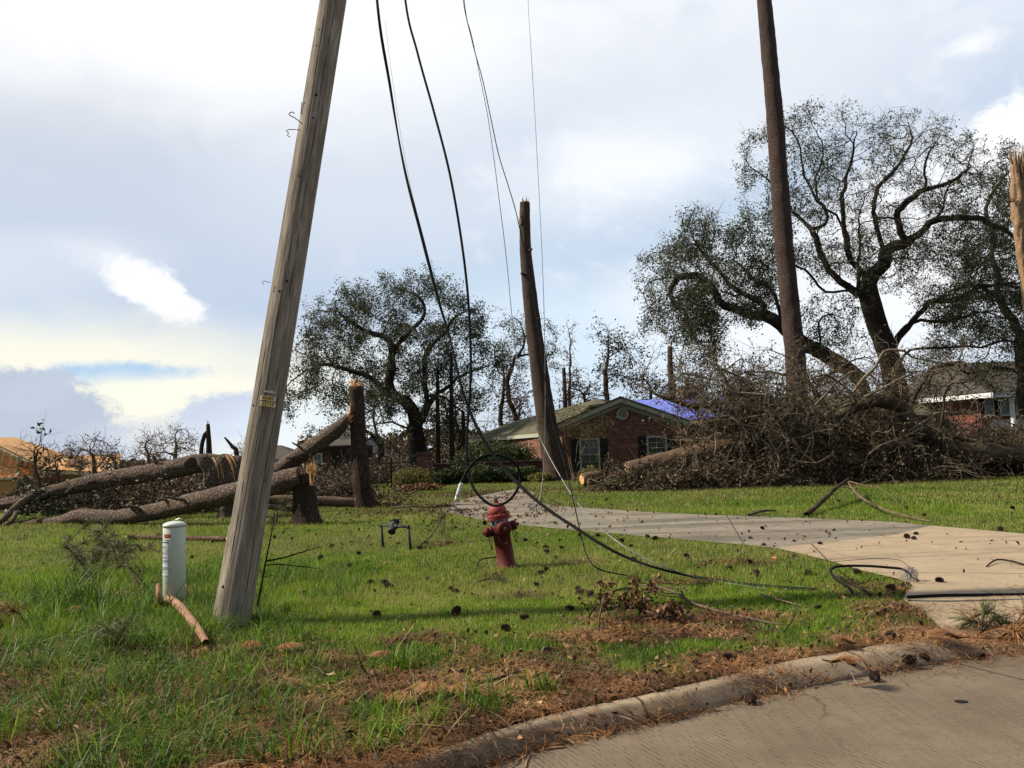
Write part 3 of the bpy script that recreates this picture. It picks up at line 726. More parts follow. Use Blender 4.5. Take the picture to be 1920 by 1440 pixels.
# ================================================================== UTILITY POLE
def make_pole():
    base = GP(433, 1180); top = P(625, 0, 8.9)
    d = (top-base).normalized(); rb = 0.192; Lg = 8.2
    root = thing('utility_pole', 'weathered grey wooden utility pole leaning to the right over the verge, black cables beside it', 'utility pole', base)
    q = d.to_track_quat('Z', 'Y'); root.rotation_mode = 'QUATERNION'
    # keep local -Y towards the camera
    zax = d; yax = Vector((0, 1, 0)); yax = (yax-zax*yax.dot(zax)).normalized(); xax = yax.cross(zax)
    Mr = Matrix((xax, yax, zax)).transposed(); root.rotation_quaternion = Mr.to_quaternion()
    seg = 160; hs = np.linspace(-0.35, Lg, 330); an = np.arange(seg)*2*np.pi/seg
    def rad(h): return 0.150+0.006*(1-max(h, 0)/Lg)+0.018*math.exp(-max(h, 0)/0.8)
    cracks = [(math.pi+0.62, 0.10, 0.055, 0.030, 0.35, Lg), (-math.pi/2+0.10, 0.020, 0.05, 0.010, 1.5, 5.2), (-math.pi/2-0.42, 0.018, 0.04, 0.010, 0.2, 3.1),
              (-math.pi/2+0.5, 0.020, 0.04, 0.010, 2.9, 7.2), (-math.pi/2-0.75, 0.018, 0.04, 0.008, 3.6, 6.9), (-math.pi/2+0.85, 0.02, 0.05, 0.010, 0.0, 2.6), (-math.pi/2-0.1, 0.02, 0.04, 0.008, 5.2, 8.0)]
    V = np.empty((len(hs), seg, 3)); grain = np.empty((len(hs), seg))
    for i, h in enumerate(hs):
        r0 = rad(h)
        for j, a in enumerate(an):
            n = mnoise.noise(Vector((math.cos(a)*5, math.sin(a)*5, h*0.25)))
            n2 = mnoise.noise(Vector((math.cos(a)*16, math.sin(a)*16, h*0.5+9)))
            r = r0*(1+0.012*n+0.012*n2)
            gq = 0
            for (ca, wv, amp, dep, h0, h1) in cracks:
                cc = ca+amp*math.sin(h*1.3+ca*3)+0.03*math.sin(h*4.1+ca)
                dd = (a-cc+math.pi) % (2*math.pi)-math.pi
                f = min(1, max(0, (h-h0)/0.4))*min(1, max(0, (h1-h)/0.4))
                g_ = math.exp(-(dd/(0.022 if dep > 0.02 else 0.014))**2)*f
                r -= dep*g_; gq = max(gq, g_)
            # a long flat sliver proud of the left edge
            dd = (a-(math.pi+0.15)+math.pi) % (2*math.pi)-math.pi
            r += 0.012*math.exp(-(dd/0.3)**4)*(1 if h < 0.95 else 0)
            V[i, j] = (r*math.cos(a), r*math.sin(a), h); grain[i, j] = gq
    i = np.arange(len(hs)-1)[:, None]*seg; j = np.arange(seg)[None, :]
    Q = np.stack([i+j, i+(j+1) % seg, i+seg+(j+1) % seg, i+seg+j], -1).reshape(-1, 4)
    m, t, b = newmat('pole_wood'); k = NB(t)
    v = k.coord(scale=(1, 1, 0.05)); v2 = k.coord(scale=(1, 1, 0.16)); vo = k.coord()
    n1 = k.noise(v, 60, 6, 0.75); n2 = k.noise(v2, 11, 6, 0.6); n3 = k.noise(vo, 2.0, 5); n4 = k.noise(k.coord(scale=(1, 1, 0.025)), 26, 5, 0.7)
    c = k.ramp(n2, [(0.25, (0.13, 0.108, 0.085)), (0.5, (0.255, 0.22, 0.175)), (0.75, (0.43, 0.38, 0.305))])
    c = k.mix(k.ramp(n1, [(0.32, 0.75), (0.5, 0.0)]), c, (0.055, 0.038, 0.026))
    c = k.mix(k.ramp(n4, [(0.3, 0.9), (0.38, 0.0)]), c, (0.035, 0.025, 0.018))
    c = k.mix(k.ramp(n3, [(0.55, 0.0), (0.75, 0.45)]), c, (0.20, 0.195, 0.13))
    sp = k.n('ShaderNodeSeparateXYZ', {0: k.n('ShaderNodeTexCoord').outputs['Object']}).outputs[2]
    lowm = k.ramp(k.math('ADD', sp, k.math('MULTIPLY', n3, 1.2)), [(0.3, 0.55), (1.0, 0.0)])
    c = k.mix(lowm, c, (0.075, 0.055, 0.04))
    c = k.mix(k.attr('crack'), c, (0.012, 0.009, 0.007))
    t.links.new(c, b.inputs['Base Color']); b.inputs['Roughness'].default_value = 0.9; b.inputs['Specular IOR Level'].default_value = 0.15
    t.links.new(k.bump(k.math('ADD', n1, k.math('MULTIPLY', n4, 0.8)), 0.8, 0.008), b.inputs['Normal']); MAT['pole_wood'] = m
    o = np_mesh('pole_shaft', V.reshape(-1, 3), Q, 'pole_wood', root, smooth=True, attrs={'crack': grain.ravel()})
    Mi = (Matrix.Translation(base) @ Mr.to_4x4()).inverted()
    def onpole(px, py, lift=0.0):
        """point of the pole's surface seen at this pixel"""
        o_ = Mi @ EYE; dd = (Mi.to_3x3() @ ray(px, py)).normalized()
        h = 3.0
        for _ in range(4):
            r = rad(h)+lift; A = dd.x**2+dd.y**2; B = 2*(o_.x*dd.x+o_.y*dd.y); C_ = o_.x**2+o_.y**2-r*r
            D = B*B-4*A*C_; s = (-B-math.sqrt(max(D, 0)))/(2*A); p = o_+dd*s; h = p.z
        return p
    simple('plate_yellow', (0.78, 0.60, 0.16), 0.5, 0.15, 30); simple('plate_metal', (0.55, 0.54, 0.50), 0.4, 0.2, 30, metal=0.4)
    simple('digit_black', (0.01, 0.01, 0.01), 0.6, 0.1)
    def textmesh(s, size, name, mat, parent, M_, ext=0.0008):
        cu = bpy.data.curves.new(name, 'FONT'); cu.body = s; cu.size = size; cu.extrude = ext; cu.align_x = 'CENTER'; cu.align_y = 'CENTER'; cu.offset = size*0.012
        to = bpy.data.objects.new(name, cu); COL.objects.link(to); dg = bpy.context.evaluated_depsgraph_get()
        me = bpy.data.meshes.new_from_object(to.evaluated_get(dg)); bpy.data.objects.remove(to)
        ob = link(me, name, mat, parent); ob.matrix_local = M_; return ob
    def curved(mb, w, h, cx, cz, az0, lift, th=0.003):
        k = 8
        for a in range(k):
            u0, u1 = -w/2+w*a/k, -w/2+w*(a+1)/k
            r = rad(cz)+lift
            P_ = lambda u, z, rr: (rr*math.cos(az0+u/r), rr*math.sin(az0+u/r), z)
            z0 = cz-h/2; z1 = cz+h/2; mb.add([P_(u0, z0, r), P_(u1, z0, r), P_(u1, z1, r), P_(u0, z1, r), P_(u0, z0, r-th), P_(u1, z0, r-th), P_(u1, z1, r-th), P_(u0, z1, r-th)],
                   [(0, 1, 2, 3), (7, 6, 5, 4), (0, 4, 5, 1), (3, 2, 6, 7), (0, 3, 7, 4), (1, 5, 6, 2)])
    # number plates
    for (py, dig) in ((747.5, '40003'), (758.5, '55739')):
        p = onpole(502, py); az0 = math.atan2(p.y, p.x); cz = p.z
        w, hh = 0.158, 0.047
        back_ = MB(); curved(back_, w, hh, 0, cz, az0, 0.016); bo = back_.build('number_plate', 'plate_metal', root)
        tag(bo, 'number plate reading '+dig)
        f = MB(); curved(f, w*0.80, hh*0.90, 0, cz, az0, 0.0185, 0.002); fo = f.build('digit_field', 'plate_yellow', bo)
        r = rad(cz)+0.0215
        for k_, ch in enumerate(dig):
            u = (k_-2)*0.0245+0.001; a = az0+u/r
            x_ = Vector((-math.sin(a), math.cos(a), 0)); z_ = Vector((math.cos(a), math.sin(a), 0)); y_ = Vector((0, 0, 1))
            Mx = Matrix((x_, y_, z_)).transposed().to_4x4(); Mx.translation = Vector((r*math.cos(a), r*math.sin(a), cz))
            textmesh(ch, 0.042, 'digit', 'digit_black', bo, Mx)
    p = onpole(505, 735); az0 = math.atan2(p.y, p.x)
    f = MB(); curved(f, 0.115, 0.020, 0, p.z, az0, 0.014); f.build('metal_tag', 'plate_metal', root)
    # bolt holes and nails
    simple('hole_dark', (0.006, 0.005, 0.004), 1.0, 0.1)
    for (px, py, r) in ((593, 178, .013), (587, 221, .010), (571, 193, .007), (593, 86, .006), (598, 55, .006), (538, 527, .012), (524, 546, .011), (560, 330, .007), (497, 900, .007), (418, 1100, .012), (475, 760, .008)):
        p = onpole(px, py); a = math.atan2(p.y, p.x); n = Vector((math.cos(a), math.sin(a), 0))
        f = MB(); Mx = n.to_track_quat('Z', 'Y').to_matrix().to_4x4(); Mx.translation = Vector((n.x*(rad(p.z)-0.012), n.y*(rad(p.z)-0.012), p.z))
        f.lathe([(r*1.2, 0), (r*1.2, 0.012), (r, 0.0175), (r*0.3, 0.0176)], 10, Mx); f.build('bolt_hole', 'hole_dark', root)
    # small wire hooks on the left edge
    for pts in (((545, 220), (552, 222), (557, 228)), ):
        pass
    def hook(plist, r):
        f = MB(); pp = [Mi @ P(x, y, 8.5-(y/1180)*0.9) for x, y in plist]; f.tube(resample(pp, 0.01), r, 6); f.build('hook', 'cable_black', root, True)
    hook([(567, 232), (558, 225), (551, 220), (543, 216), (543, 212), (548, 210), (552, 213)], 0.005)
    hook([(564, 244), (552, 243), (541, 243), (537, 246), (541, 249), (539, 254), (544, 257)], 0.004)
    hook([(508, 530), (500, 528), (494, 527), (492, 531), (495, 533)], 0.003)
    hook([(506, 771), (494, 770), (488, 772), (486, 775)], 0.003)
    # long splinter
    f = MB(); a = onpole(569, 195); f.beam(a+Vector((-0.012, 0, -0.13)), a+Vector((-0.02, 0, 0.02)), 0.012, 0.006); f.build('splinter', 'pole_wood', root)
    return root, onpole
pole, onpole = make_pole()

# ================================================================== PEDESTAL
def textobj(s, size, name, mat, parent, M_, ext=0.0006):
    cu = bpy.data.curves.new(name, 'FONT'); cu.body = s; cu.size = size; cu.extrude = ext; cu.align_x = 'CENTER'; cu.align_y = 'CENTER'
    to = bpy.data.objects.new(name, cu); COL.objects.link(to); dg = bpy.context.evaluated_depsgraph_get()
    me = bpy.data.meshes.new_from_object(to.evaluated_get(dg)); bpy.data.objects.remove(to)
    ob = link(me, name, mat, parent); ob.matrix_local = M_; return ob
def make_pedestal():
    b = GP(327, 1137); root = thing('cable_pedestal', 'pale green round cable pedestal standing in the long grass left of the leaning pole', 'cable pedestal', b)
    simple('ped_green', (0.52, 0.57, 0.49), 0.38, 0.06, 4, 0.05, spec=0.5, bscale=200); simple('ped_base', (0.36, 0.34, 0.27), 0.7, 0.3, 10)
    simple('sticker_red', (0.40, 0.07, 0.03), 0.5, 0.2, 40); simple('sticker_text', (0.85, 0.55, 0.15), 0.5, 0.1); simple('label_paper', (0.62, 0.66, 0.66), 0.5, 0.05); simple('label_ink', (0.07, 0.08, 0.13), 0.6, 0.1)
    R0 = 0.117
    f = MB(); f.lathe([(R0*0.93, -0.08), (R0*0.93, 0.05)], 40); f.build('base', 'ped_base', root, True)
    f = MB(); f.lathe([(R0*0.97, 0.045), (R0, 0.05), (R0, 0.86), (R0*0.97, 0.865)], 56); f.build('body', 'ped_green', root, True)
    f = MB(); f.lathe([(R0*1.005, 0.868), (R0*1.04, 0.870), (R0*1.045, 0.888), (R0*1.0, 0.900), (R0*0.75, 0.915), (R0*0.4, 0.925), (0.002, 0.928)], 56); f.build('cap', 'ped_green', root, True)
    def curved(mb, u0, u1, z0, z1, lift, k=6):
        r = R0+lift; a0 = -math.pi/2
        for i in range(k):
            s0 = u0+(u1-u0)*i/k; s1 = u0+(u1-u0)*(i+1)/k; P_ = lambda u, z, rr: (rr*math.cos(a0+u/R0), rr*math.sin(a0+u/R0), z)
            mb.add([P_(s0, z0, r), P_(s1, z0, r), P_(s1, z1, r), P_(s0, z1, r), P_(s0, z0, R0-.001), P_(s1, z0, R0-.001), P_(s1, z1, R0-.001), P_(s0, z1, R0-.001)],
                   [(0, 1, 2, 3), (0, 4, 5, 1), (3, 2, 6, 7), (0, 3, 7, 4), (1, 5, 6, 2)])
    # vertical notice on the left, with lines of small print
    lb = MB(); curved(lb, -0.137, -0.010, 0.345, 0.735, 0.0012); lo_ = lb.build('notice', 'label_paper', root)
    fr = MB(); curved(fr, -0.013, -0.009, 0.345, 0.735, 0.002, 1); curved(fr, -0.137, -0.010, 0.345, 0.349, 0.002); curved(fr, -0.137, -0.010, 0.731, 0.735, 0.002); curved(fr, -0.137, -0.014, 0.700, 0.712, 0.002)
    z = 0.665; i = 0
    while z > 0.37:
        wl = [0.03, 0.06, 0.05, 0.075, 0.075, 0.055][i % 6]; u = -0.125
        if not (0.44 < z < 0.475):
            while u < -0.122+wl+0.02:
                lw = random.uniform(0.005, 0.016); curved(fr, u, min(u+lw, -0.02), z-0.003, z+0.003, 0.002, 1); u += lw+0.004
        z -= random.choice((0.012, 0.014, 0.022)); i += 1
    fr.build('print', 'label_ink', lo_)
    # three number stickers: 5 3 0
    for k_, ch in enumerate('530'):
        u = -0.064+k_*0.031; s_m = MB(); curved(s_m, u-0.0145, u+0.0145, 0.755, 0.795, 0.0015, 3); so = s_m.build('number_sticker', 'sticker_red', root)
        a = -math.pi/2+u/R0; x_ = Vector((-math.sin(a), math.cos(a), 0)); z_ = Vector((math.cos(a), math.sin(a), 0)); Mx = Matrix((x_, Vector((0, 0, 1)), z_)).transposed().to_4x4()
        Mx.translation = z_*(R0+0.0028)+Vector((0, 0, 0.775)); textobj(ch, 0.036, 'digit', 'sticker_text', so, Mx)
    f = MB(); Mx = Vector((-0.45, -0.9, 0)).normalized().to_track_quat('Z', 'Y').to_matrix().to_4x4(); Mx.translation = Vector((-0.45, -0.9, 0)).normalized()*(R0-0.002)+Vector((0, 0, 0.085))
    f.lathe([(0.011, 0), (0.011, 0.006), (0.008, 0.009)], 12, Mx); f.build('lock', 'plate_metal', root)
    f = MB(); f.tube([(-0.02, 0, 0.925), (0.02, -0.02, 0.945), (0.07, -0.03, 0.958), (0.1, -0.03, 0.955)], 0.0018, 5); f.build('wire', 'plate_metal', root)
make_pedestal()

# ================================================================== HYDRANT
def paint(name, col, chip, amt):
    m, t, b = newmat(name); k = NB(t); v = k.coord()
    n = k.noise(v, 9, 8, 0.7); n2 = k.noise(v, 40, 6, 0.7); n3 = k.noise(v, 2.5, 4)
    c = k.ramp(n3, [(0.3, tuple(x*0.7 for x in col)), (0.7, tuple(x*1.25 for x in col))])
    c = k.mix(k.ramp(n, [(0.55-amt*0.1, 0.0), (0.7, 0.85)]), c, chip)
    c = k.mix(k.ramp(n2, [(0.28, 0.8), (0.4, 0.0)]), c, (0.05, 0.03, 0.025))
    t.links.new(c, b.inputs['Base Color']); b.inputs['Roughness'].default_value = 0.62; b.inputs['Specular IOR Level'].default_value = 0.25; t.links.new(k.bump(n2, 0.4, 0.004), b.inputs['Normal']); MAT[name] = m
paint('hyd_red', (0.105, 0.009, 0.009), (0.06, 0.018, 0.015), 0.6); paint('hyd_faded', (0.27, 0.04, 0.035), (0.26, 0.11, 0.08), 0.8)
simple('band_white', (0.6, 0.62, 0.64), 0.35, 0.1, 20); simple('band_blue', (0.01, 0.03, 0.16), 0.35, 0.2, 20); simple('rust', (0.10, 0.05, 0.03), 0.8, 0.5, 30, 0.4)
paint('pipe_paint', (0.02, 0.028, 0.026), (0.09, 0.11, 0.09), 0.5)
def axisM(d, o): 
    Mx = Vector(d).normalized().to_track_quat('Z', 'Y').to_matrix().to_4x4(); Mx.translation = Vector(o); return Mx
def make_hydrant():
    b = GP(951, 1063); root = thing('fire_hydrant', 'worn red fire hydrant leaning left on the lawn under the cable loop', 'fire hydrant', b, rot=(R(2), R(-8), 0))
    f = MB(); f.lathe([(0.135, -0.05), (0.135, 0.02), (0.118, 0.03), (0.116, 0.45), (0.122, 0.46), (0.128, 0.48), (0.128, 0.575), (0.12, 0.585)], 32); f.build('barrel', 'hyd_red', root, True)
    f = MB(); f.lathe([(0.124, 0.585), (0.124, 0.655)], 32); band = f.build('reflective_band', 'band_white', root, True)
    for a0 in (-1.85, -1.30, -0.8, -2.5):
        f = MB()
        for i in range(4):
            a, a1 = a0+i*0.09, a0+(i+1)*0.09; r = 0.1262
            f.add([(r*math.cos(a), r*math.sin(a), 0.60), (r*math.cos(a1), r*math.sin(a1), 0.60), (r*math.cos(a1), r*math.sin(a1), 0.642), (r*math.cos(a), r*math.sin(a), 0.642)], [(0, 1, 2, 3)])
        f.build('marking', 'band_blue', band)
    f = MB(); f.lathe([(0.128, 0.655), (0.158, 0.660), (0.160, 0.685), (0.150, 0.690), (0.150, 0.694), (0.160, 0.698), (0.160, 0.720), (0.13, 0.728)], 32)
    for i in range(8):
        a = i*math.pi/4+0.2; f.lathe([(0.014, 0.645), (0.014, 0.738), (0.008, 0.745)], 6, Matrix.Translation((0.143*math.cos(a), 0.143*math.sin(a), 0)))
    f.build('flange', 'hyd_faded', root)
    f = MB(); f.lathe([(0.126, 0.726), (0.122, 0.78), (0.112, 0.815), (0.085, 0.845), (0.055, 0.858), (0.045, 0.872), (0.02, 0.876)], 32); f.build('bonnet', 'hyd_faded', root, True)
    f = MB(); f.lathe([(0.034, 0.868), (0.030, 0.90), (0.026, 0.935), (0.020, 0.940)], 5); f.build('operating_nut', 'rust', root)
    def nozzle(name, d, o, r, L_):
        Mx = axisM(d, o)
        f = MB(); f.lathe([(r*0.8, 0.04), (r*0.85, L_*0.5), (r, L_*0.55), (r, L_*0.68), (r*0.9, L_*0.70), (r*0.92, L_*0.72), (r*1.0, L_*0.74), (r*0.98, L_*0.93), (r*0.8, L_), (r*0.3, L_+0.008)], 28, Mx)
        o_ = f.build(name, 'hyd_red', root, True)
        f = MB(); f.lathe([(0.026, L_), (0.022, L_+0.035), (0.014, L_+0.037)], 5, Mx); f.build('cap_nut', 'rust', o_)
        return o_
    nozzle('pumper_nozzle', (0.28, -0.96, 0.02), (0, 0, 0.535), 0.098, 0.235)
    nozzle('hose_nozzle', (-0.95, -0.25, -0.03), (0, 0, 0.515), 0.066, 0.225)
    nozzle('hose_nozzle', (0.90, -0.02, 0.10), (0, 0, 0.52), 0.066, 0.225)
    def chain(pts):
        f = MB(); pp = resample(pts, 0.018)
        for i in range(len(pp)-1):
            a, b_ = pp[i], pp[i+1]; m_ = (a+b_)/2; t_ = (b_-a).normalized(); s_ = t_.cross(Vector((0, 1, 0)) if i % 2 else Vector((0.7, 0.7, 0))).normalized()
            ring = [m_+t_*(0.013*math.cos(q_))+s_*(0.007*math.sin(q_)) for q_ in [k*math.pi/4 for k in range(9)]]
            f.tube(ring, 0.0028, 4)
        f.build('chain', 'rust', root)
    chain([(-0.17, -0.05, 0.46), (-0.175, -0.05, 0.36), (-0.16, -0.05, 0.28), (-0.145, -0.05, 0.36), (-0.14, -0.045, 0.46)])
    chain([(0.19, -0.01, 0.47), (0.195, -0.02, 0.38), (0.18, -0.02, 0.31), (0.165, -0.02, 0.38), (0.16, -0.01, 0.47)])
    chain([(-0.04, -0.19, 0.45), (-0.02, -0.15, 0.36), (0.03, -0.14, 0.33), (0.08, -0.15, 0.37), (0.12, -0.18, 0.46)])
make_hydrant()

# ================================================================== PIPE RISER
def make_riser():
    a = GP(719, 1027); b = GP(771, 1032); c0 = (a+b)/2
    root = thing('pipe_riser', 'dark painted water pipe riser with a round valve body standing in the lawn', 'water pipe', c0)
    h = 0.37; l = a-c0; r = b-c0; lt = Vector((l.x-0.03, l.y, h)); rt_ = Vector((r.x-0.04, r.y, h+0.01))
    for (p, q_) in ((l, lt), (r, rt_)):
        f = MB(); f.tube([p+Vector((0, 0, -0.08)), q_], 0.023, 12); f.build('leg', 'pipe_paint', root, True)
    f = MB(); f.tube([lt+Vector((-0.004, 0, 0)), lt.lerp(rt_, 0.5), rt_+Vector((0.004, 0, 0))], 0.022, 12)
    for p in (lt, rt_): f.lathe([(0.001, -0.036), (0.022, -0.03), (0.033, -0.01), (0.033, 0.012), (0.024, 0.028), (0.001, 0.034)], 12, Matrix.Translation(p))
    f.build('crossbar', 'pipe_paint', root, True)
    m_ = lt.lerp(rt_, 0.47)
    f = MB(); f.lathe([(0.03, -0.06), (0.062, -0.045), (0.07, 0.0), (0.062, 0.05), (0.05, 0.07), (0.075, 0.075), (0.078, 0.10), (0.05, 0.11), (0.02, 0.12)], 20, axisM((0.25, 0.6, 0.85), m_))
    f.lathe([(0.05, 0.0), (0.06, 0.09), (0.066, 0.10), (0.066, 0.135), (0.052, 0.15), (0.02, 0.155)], 18, axisM((-0.15, -0.75, -0.6), m_))
    f.lathe([(0.034, -0.11), (0.040, -0.10), (0.040, 0.12), (0.034, 0.13)], 12, axisM((rt_-lt), m_))
    f.build('valve_body', 'pipe_paint', root, True)
    f = MB(); mt = m_+Vector((0.03, 0.08, 0.11)); f.tube([mt+Vector((-0.05, 0, 0)), mt+Vector((0.10, 0, -0.02))], 0.01, 8); f.build('handle', 'rust', root, True)
make_riser()

# ================================================================== CABLES
def cable(name, pts, r, mat, label, group=None, seg=8, step=0.05, twist=None):
    """pts: (px, py, Y) ; Y None = on the ground"""
    pp = []
    for p in pts:
        if len(p) == 3 and p[2] is not None: pp.append(P(*p))
        else: pp.append(GP(p[0], p[1], r+0.012))
    pp = resample(pp, step)
    f = MB()
    if twist:
        for ph in (0, math.pi):
            q_ = []
            for i, p in enumerate(pp):
                a = i*twist+ph; q_.append(p+Vector((math.cos(a), math.sin(a)*0.3, math.sin(a)*0.6))*r*0.8)
            f.tube(q_, r, seg)
    else: f.tube(pp, r, seg)
    org = pp[-1]
    o = f.build(name, mat, None, True, origin=tuple(org)); tag(o, label, 'cable', group); return o, pp
GC = 'cables hanging from the broken line'
cable('power_cable', [(693, -260, 12.5), (707, 0, 12), (731, 160, 11.7), (757, 310, 11.3), (790, 440, 11), (820, 555, 10.7), (845, 640, 10.5), (868, 735, 10.3), (900, 812, 10.1), (940, 872, 9.9), (985, 920, 9.6), (1030, 957, 9.3), (1080, 990, 9.0), (1130, 1022, 8.8),
       (1180, 1047, 8.7), (1250, 1070, 8.5), (1330, 1090, None), (1430, 1103, None), (1532, 1111, None)], 0.013, 'cable_black', 'thick twisted black cable sagging from top left behind the hydrant loop down to the lawn', GC, twist=0.045)
cable('looped_cable', [(745, -200, 12.0), (760, 0, 11.6), (783, 100, 11.4), (815, 215, 11.2), (842, 320, 11), (862, 430, 10.9), (876, 540, 10.8), (882, 640, 10.7), (882, 720, 10.6), (877, 790, 10.5), (875, 850, 10.4), (880, 895, 10.3), (897, 928, 10.2), (925, 948, 10.15), (952, 940, 10.1),
       (970, 918, 10.1), (976, 893, 10.1), (968, 872, 10.1), (948, 857, 10.1), (925, 853, 10.1), (900, 858, 10.05), (882, 874, 10.0), (870, 894, 10), (864, 907, 9.95)], 0.0175, 'cable_black', 'thick black cable hanging in a round loop above the red hydrant', GC)
o, pp = cable('cable_connector', [(865, 905, 9.95), (861, 918, 9.94), (857, 931, 9.93)], 0.024, 'connector_white', 'white taped connector at the end of the looped cable')
f = MB(); f.tube([P(857, 930, 9.93)-o.location, P(854, 938, 9.93)-o.location, P(852, 944, 9.93)-o.location], [0.02, 0.012, 0.006], 8); f.build('bare_tip', 'plate_metal', o, True)
f = MB(); f.tube([P(866, 901, 9.95)-o.location, P(864, 907, 9.95)-o.location], [0.019, 0.025], 8); f.build('collar', 'cable_black', o, True)
cable('service_line', [(860, -150, 13), (870, 0, 12.6), (886, 80, 12.5), (905, 150, 12.4), (921, 225, 12.3), (935, 290, 12.2), (952, 345, 12.1), (966, 392, 12), (978, 445, 11.9), (990, 498, 11.8), (1002, 570, 11.6), (1013, 640, 11.4), (1022, 710, 11.2), (1033, 775, 11), (1047, 830, 10.8), (1060, 875, 10.5),
       (1072, 925, 10.1), (1082, 970, 9.7), (1091, 1010, 9.3), (1102, 1045, 8.9), (1125, 1068, 8.7), (1180, 1083, None), (1245, 1096, None), (1300, 1100, None)], 0.0075, 'cable_black', 'thin dark line passing across the snapped pine trunk to the lawn', GC)
cable('service_line', [(858, -150, 13), (868, 0, 12.7), (885, 70, 12.6), (900, 145, 12.5), (914, 215, 12.4), (925, 290, 12.3), (934, 360, 12.2), (943, 430, 12.1), (951, 500, 12), (958, 575, 11.8), (966, 650, 11.6), (978, 715, 11.4), (995, 775, 11.2), (1016, 828, 11), (1042, 878, 10.6), (1075, 932, 10.1),
       (1110, 975, 9.6), (1150, 1010, 9.1), (1200, 1042, 8.8), (1270, 1072, 8.6), (1340, 1092, None), (1440, 1108, None)], 0.0065, 'cable_grey', 'thin pale grey line sagging left of the snapped pine and across to the lawn', GC)
cable('service_line', [(986, -150, 13), (990, 0, 12.8), (996, 100, 12.6), (1003, 220, 12.4), (1010, 350, 12.2), (1016, 470, 12), (1020, 580, 11.9), (1022, 690, 11.8), (1022, 790, 11.7), (1019, 880, 11.6), (1012, 935, 11.4), (1004, 972, 11.2), (992, 998, 11), (975, 1008, None)], 0.0048, 'cable_grey',
       'straightest thin grey wire dropping right of the snapped pine to the lawn beside the hydrant', GC)
cable('fine_wire', [(722, 40, 12.1), (736, 150, 12), (752, 255, 11.8), (768, 340, 11.6), (782, 400, 11.4), (790, 440, 11)], 0.0028, 'cable_grey', 'fine loose wire hugging the upper part of the thick twisted cable', GC)
GG = 'cables lying across the driveway apron'
cable('ground_cable', [(1702, 1125, None), (1760, 1122, None), (1830, 1121, None), (1925, 1120, None), (2050, 1119, None)], 0.016, 'cable_black', 'thick black cable lying straight across the apron at the right edge', GG)
cable('ground_cable', [(1702, 1130, None), (1780, 1131, None), (1860, 1129, None), (1940, 1127, None), (2060, 1124, None)], 0.008, 'cable_grey', 'thin grey cable lying beside the thick black one on the apron', GG)
cable('broken_cable', [(1603, 1120, 8.0), (1590, 1100, 8.2), (1566, 1085, 8.5), (1558, 1070, 8.7), (1572, 1062, 8.85), (1620, 1061, 8.9), (1665, 1064, 8.85), (1692, 1067, 8.8), (1704, 1075, 8.7), (1708, 1084, None)], 0.014, 'cable_black', 'short stiff black cable bent over where the lawn meets the tan apron, its end frayed')
cable('fine_wire', [(1560, 1056, None), (1600, 1050, 9.1), (1650, 1047, 9.15), (1685, 1050, 9.1), (1696, 1058, None)], 0.003, 'cable_black', 'fine dark wire arching on the tan apron behind the bent cable')
t = Tubes(); c0 = P(1703, 1072, 8.7)
for i in range(70):
    a = Vector(rng.normal(size=3)).normalized(); p = c0+a*0.03; t.add([p, p+a*0.05+Vector((0.02, 0, -0.02)), p+a*0.07+Vector((0, 0, -0.05))], 0.002, 3)
o = t.build('frayed_strands', 'cable_grey'); tag(o, 'tuft of frayed metal strands at the end of the bent cable on the apron', 'wire tuft')
# ================================================================== TREES
def colonize1(guides, att, step, kill, infl=4.0, iters=140, jit=0.25, grav=0.0, maxn=9000, pre=None, inert=0.5):
    pos = []; par = []
    if pre: pos = [tuple(p) for p in pre[0]]; par = [int(i) for i in pre[1]]
    for gi, g in enumerate(guides or []):
        g = resample(g, step)
        if gi == 0: prev = -1; st = 0
        else:
            A = np.array(pos); d = np.linalg.norm(A-np.array(g[0]), axis=1); prev = int(d.argmin()); st = 1
        for p in g[st:]:
            pos.append(tuple(p)); par.append(prev); prev = len(pos)-1
    ng = len(pos)
    att = np.asarray(att, float); A = np.array(pos)
    best = np.full(len(att), 1e9); bi = np.zeros(len(att), int)
    def upd(k0):
        nonlocal best, bi
        new = np.array(pos[k0:])
        for c0 in range(0, len(new), 200):
            d = np.linalg.norm(att[:, None, :]-new[None, c0:c0+200, :], axis=2); j = d.argmin(1); dm = d[np.arange(len(att)), j]
            u = dm < best; best[u] = dm[u]; bi[u] = k0+c0+j[u]
    upd(0)
    for it in range(iters):
        if len(att) == 0 or len(pos) > maxn: break
        act = best < infl
        if not act.any(): break
        dirs = {}
        P_ = np.array(pos)
        v = att[act]-P_[bi[act]]; v /= np.maximum(np.linalg.norm(v, axis=1), 1e-6)[:, None]
        acc = np.zeros((len(pos), 3)); np.add.at(acc, bi[act], v)
        idx = np.unique(bi[act]); k0 = len(pos)
        for i in idx:
            d = acc[i]; l = np.linalg.norm(d)
            if l < 1e-6: continue
            d = d/l+rng.normal(size=3)*jit
            if par[i] >= 0: pd = P_[i]-P_[par[i]]; d = d+pd/max(np.linalg.norm(pd), 1e-6)*inert
            d[2] -= grav; d /= np.linalg.norm(d)
            pos.append(tuple(P_[i]+d*step)); par.append(int(i))
        upd(k0)
        keep = best > kill; att = att[keep]; best = best[keep]; bi = bi[keep]
    return np.array(pos), np.array(par), ng
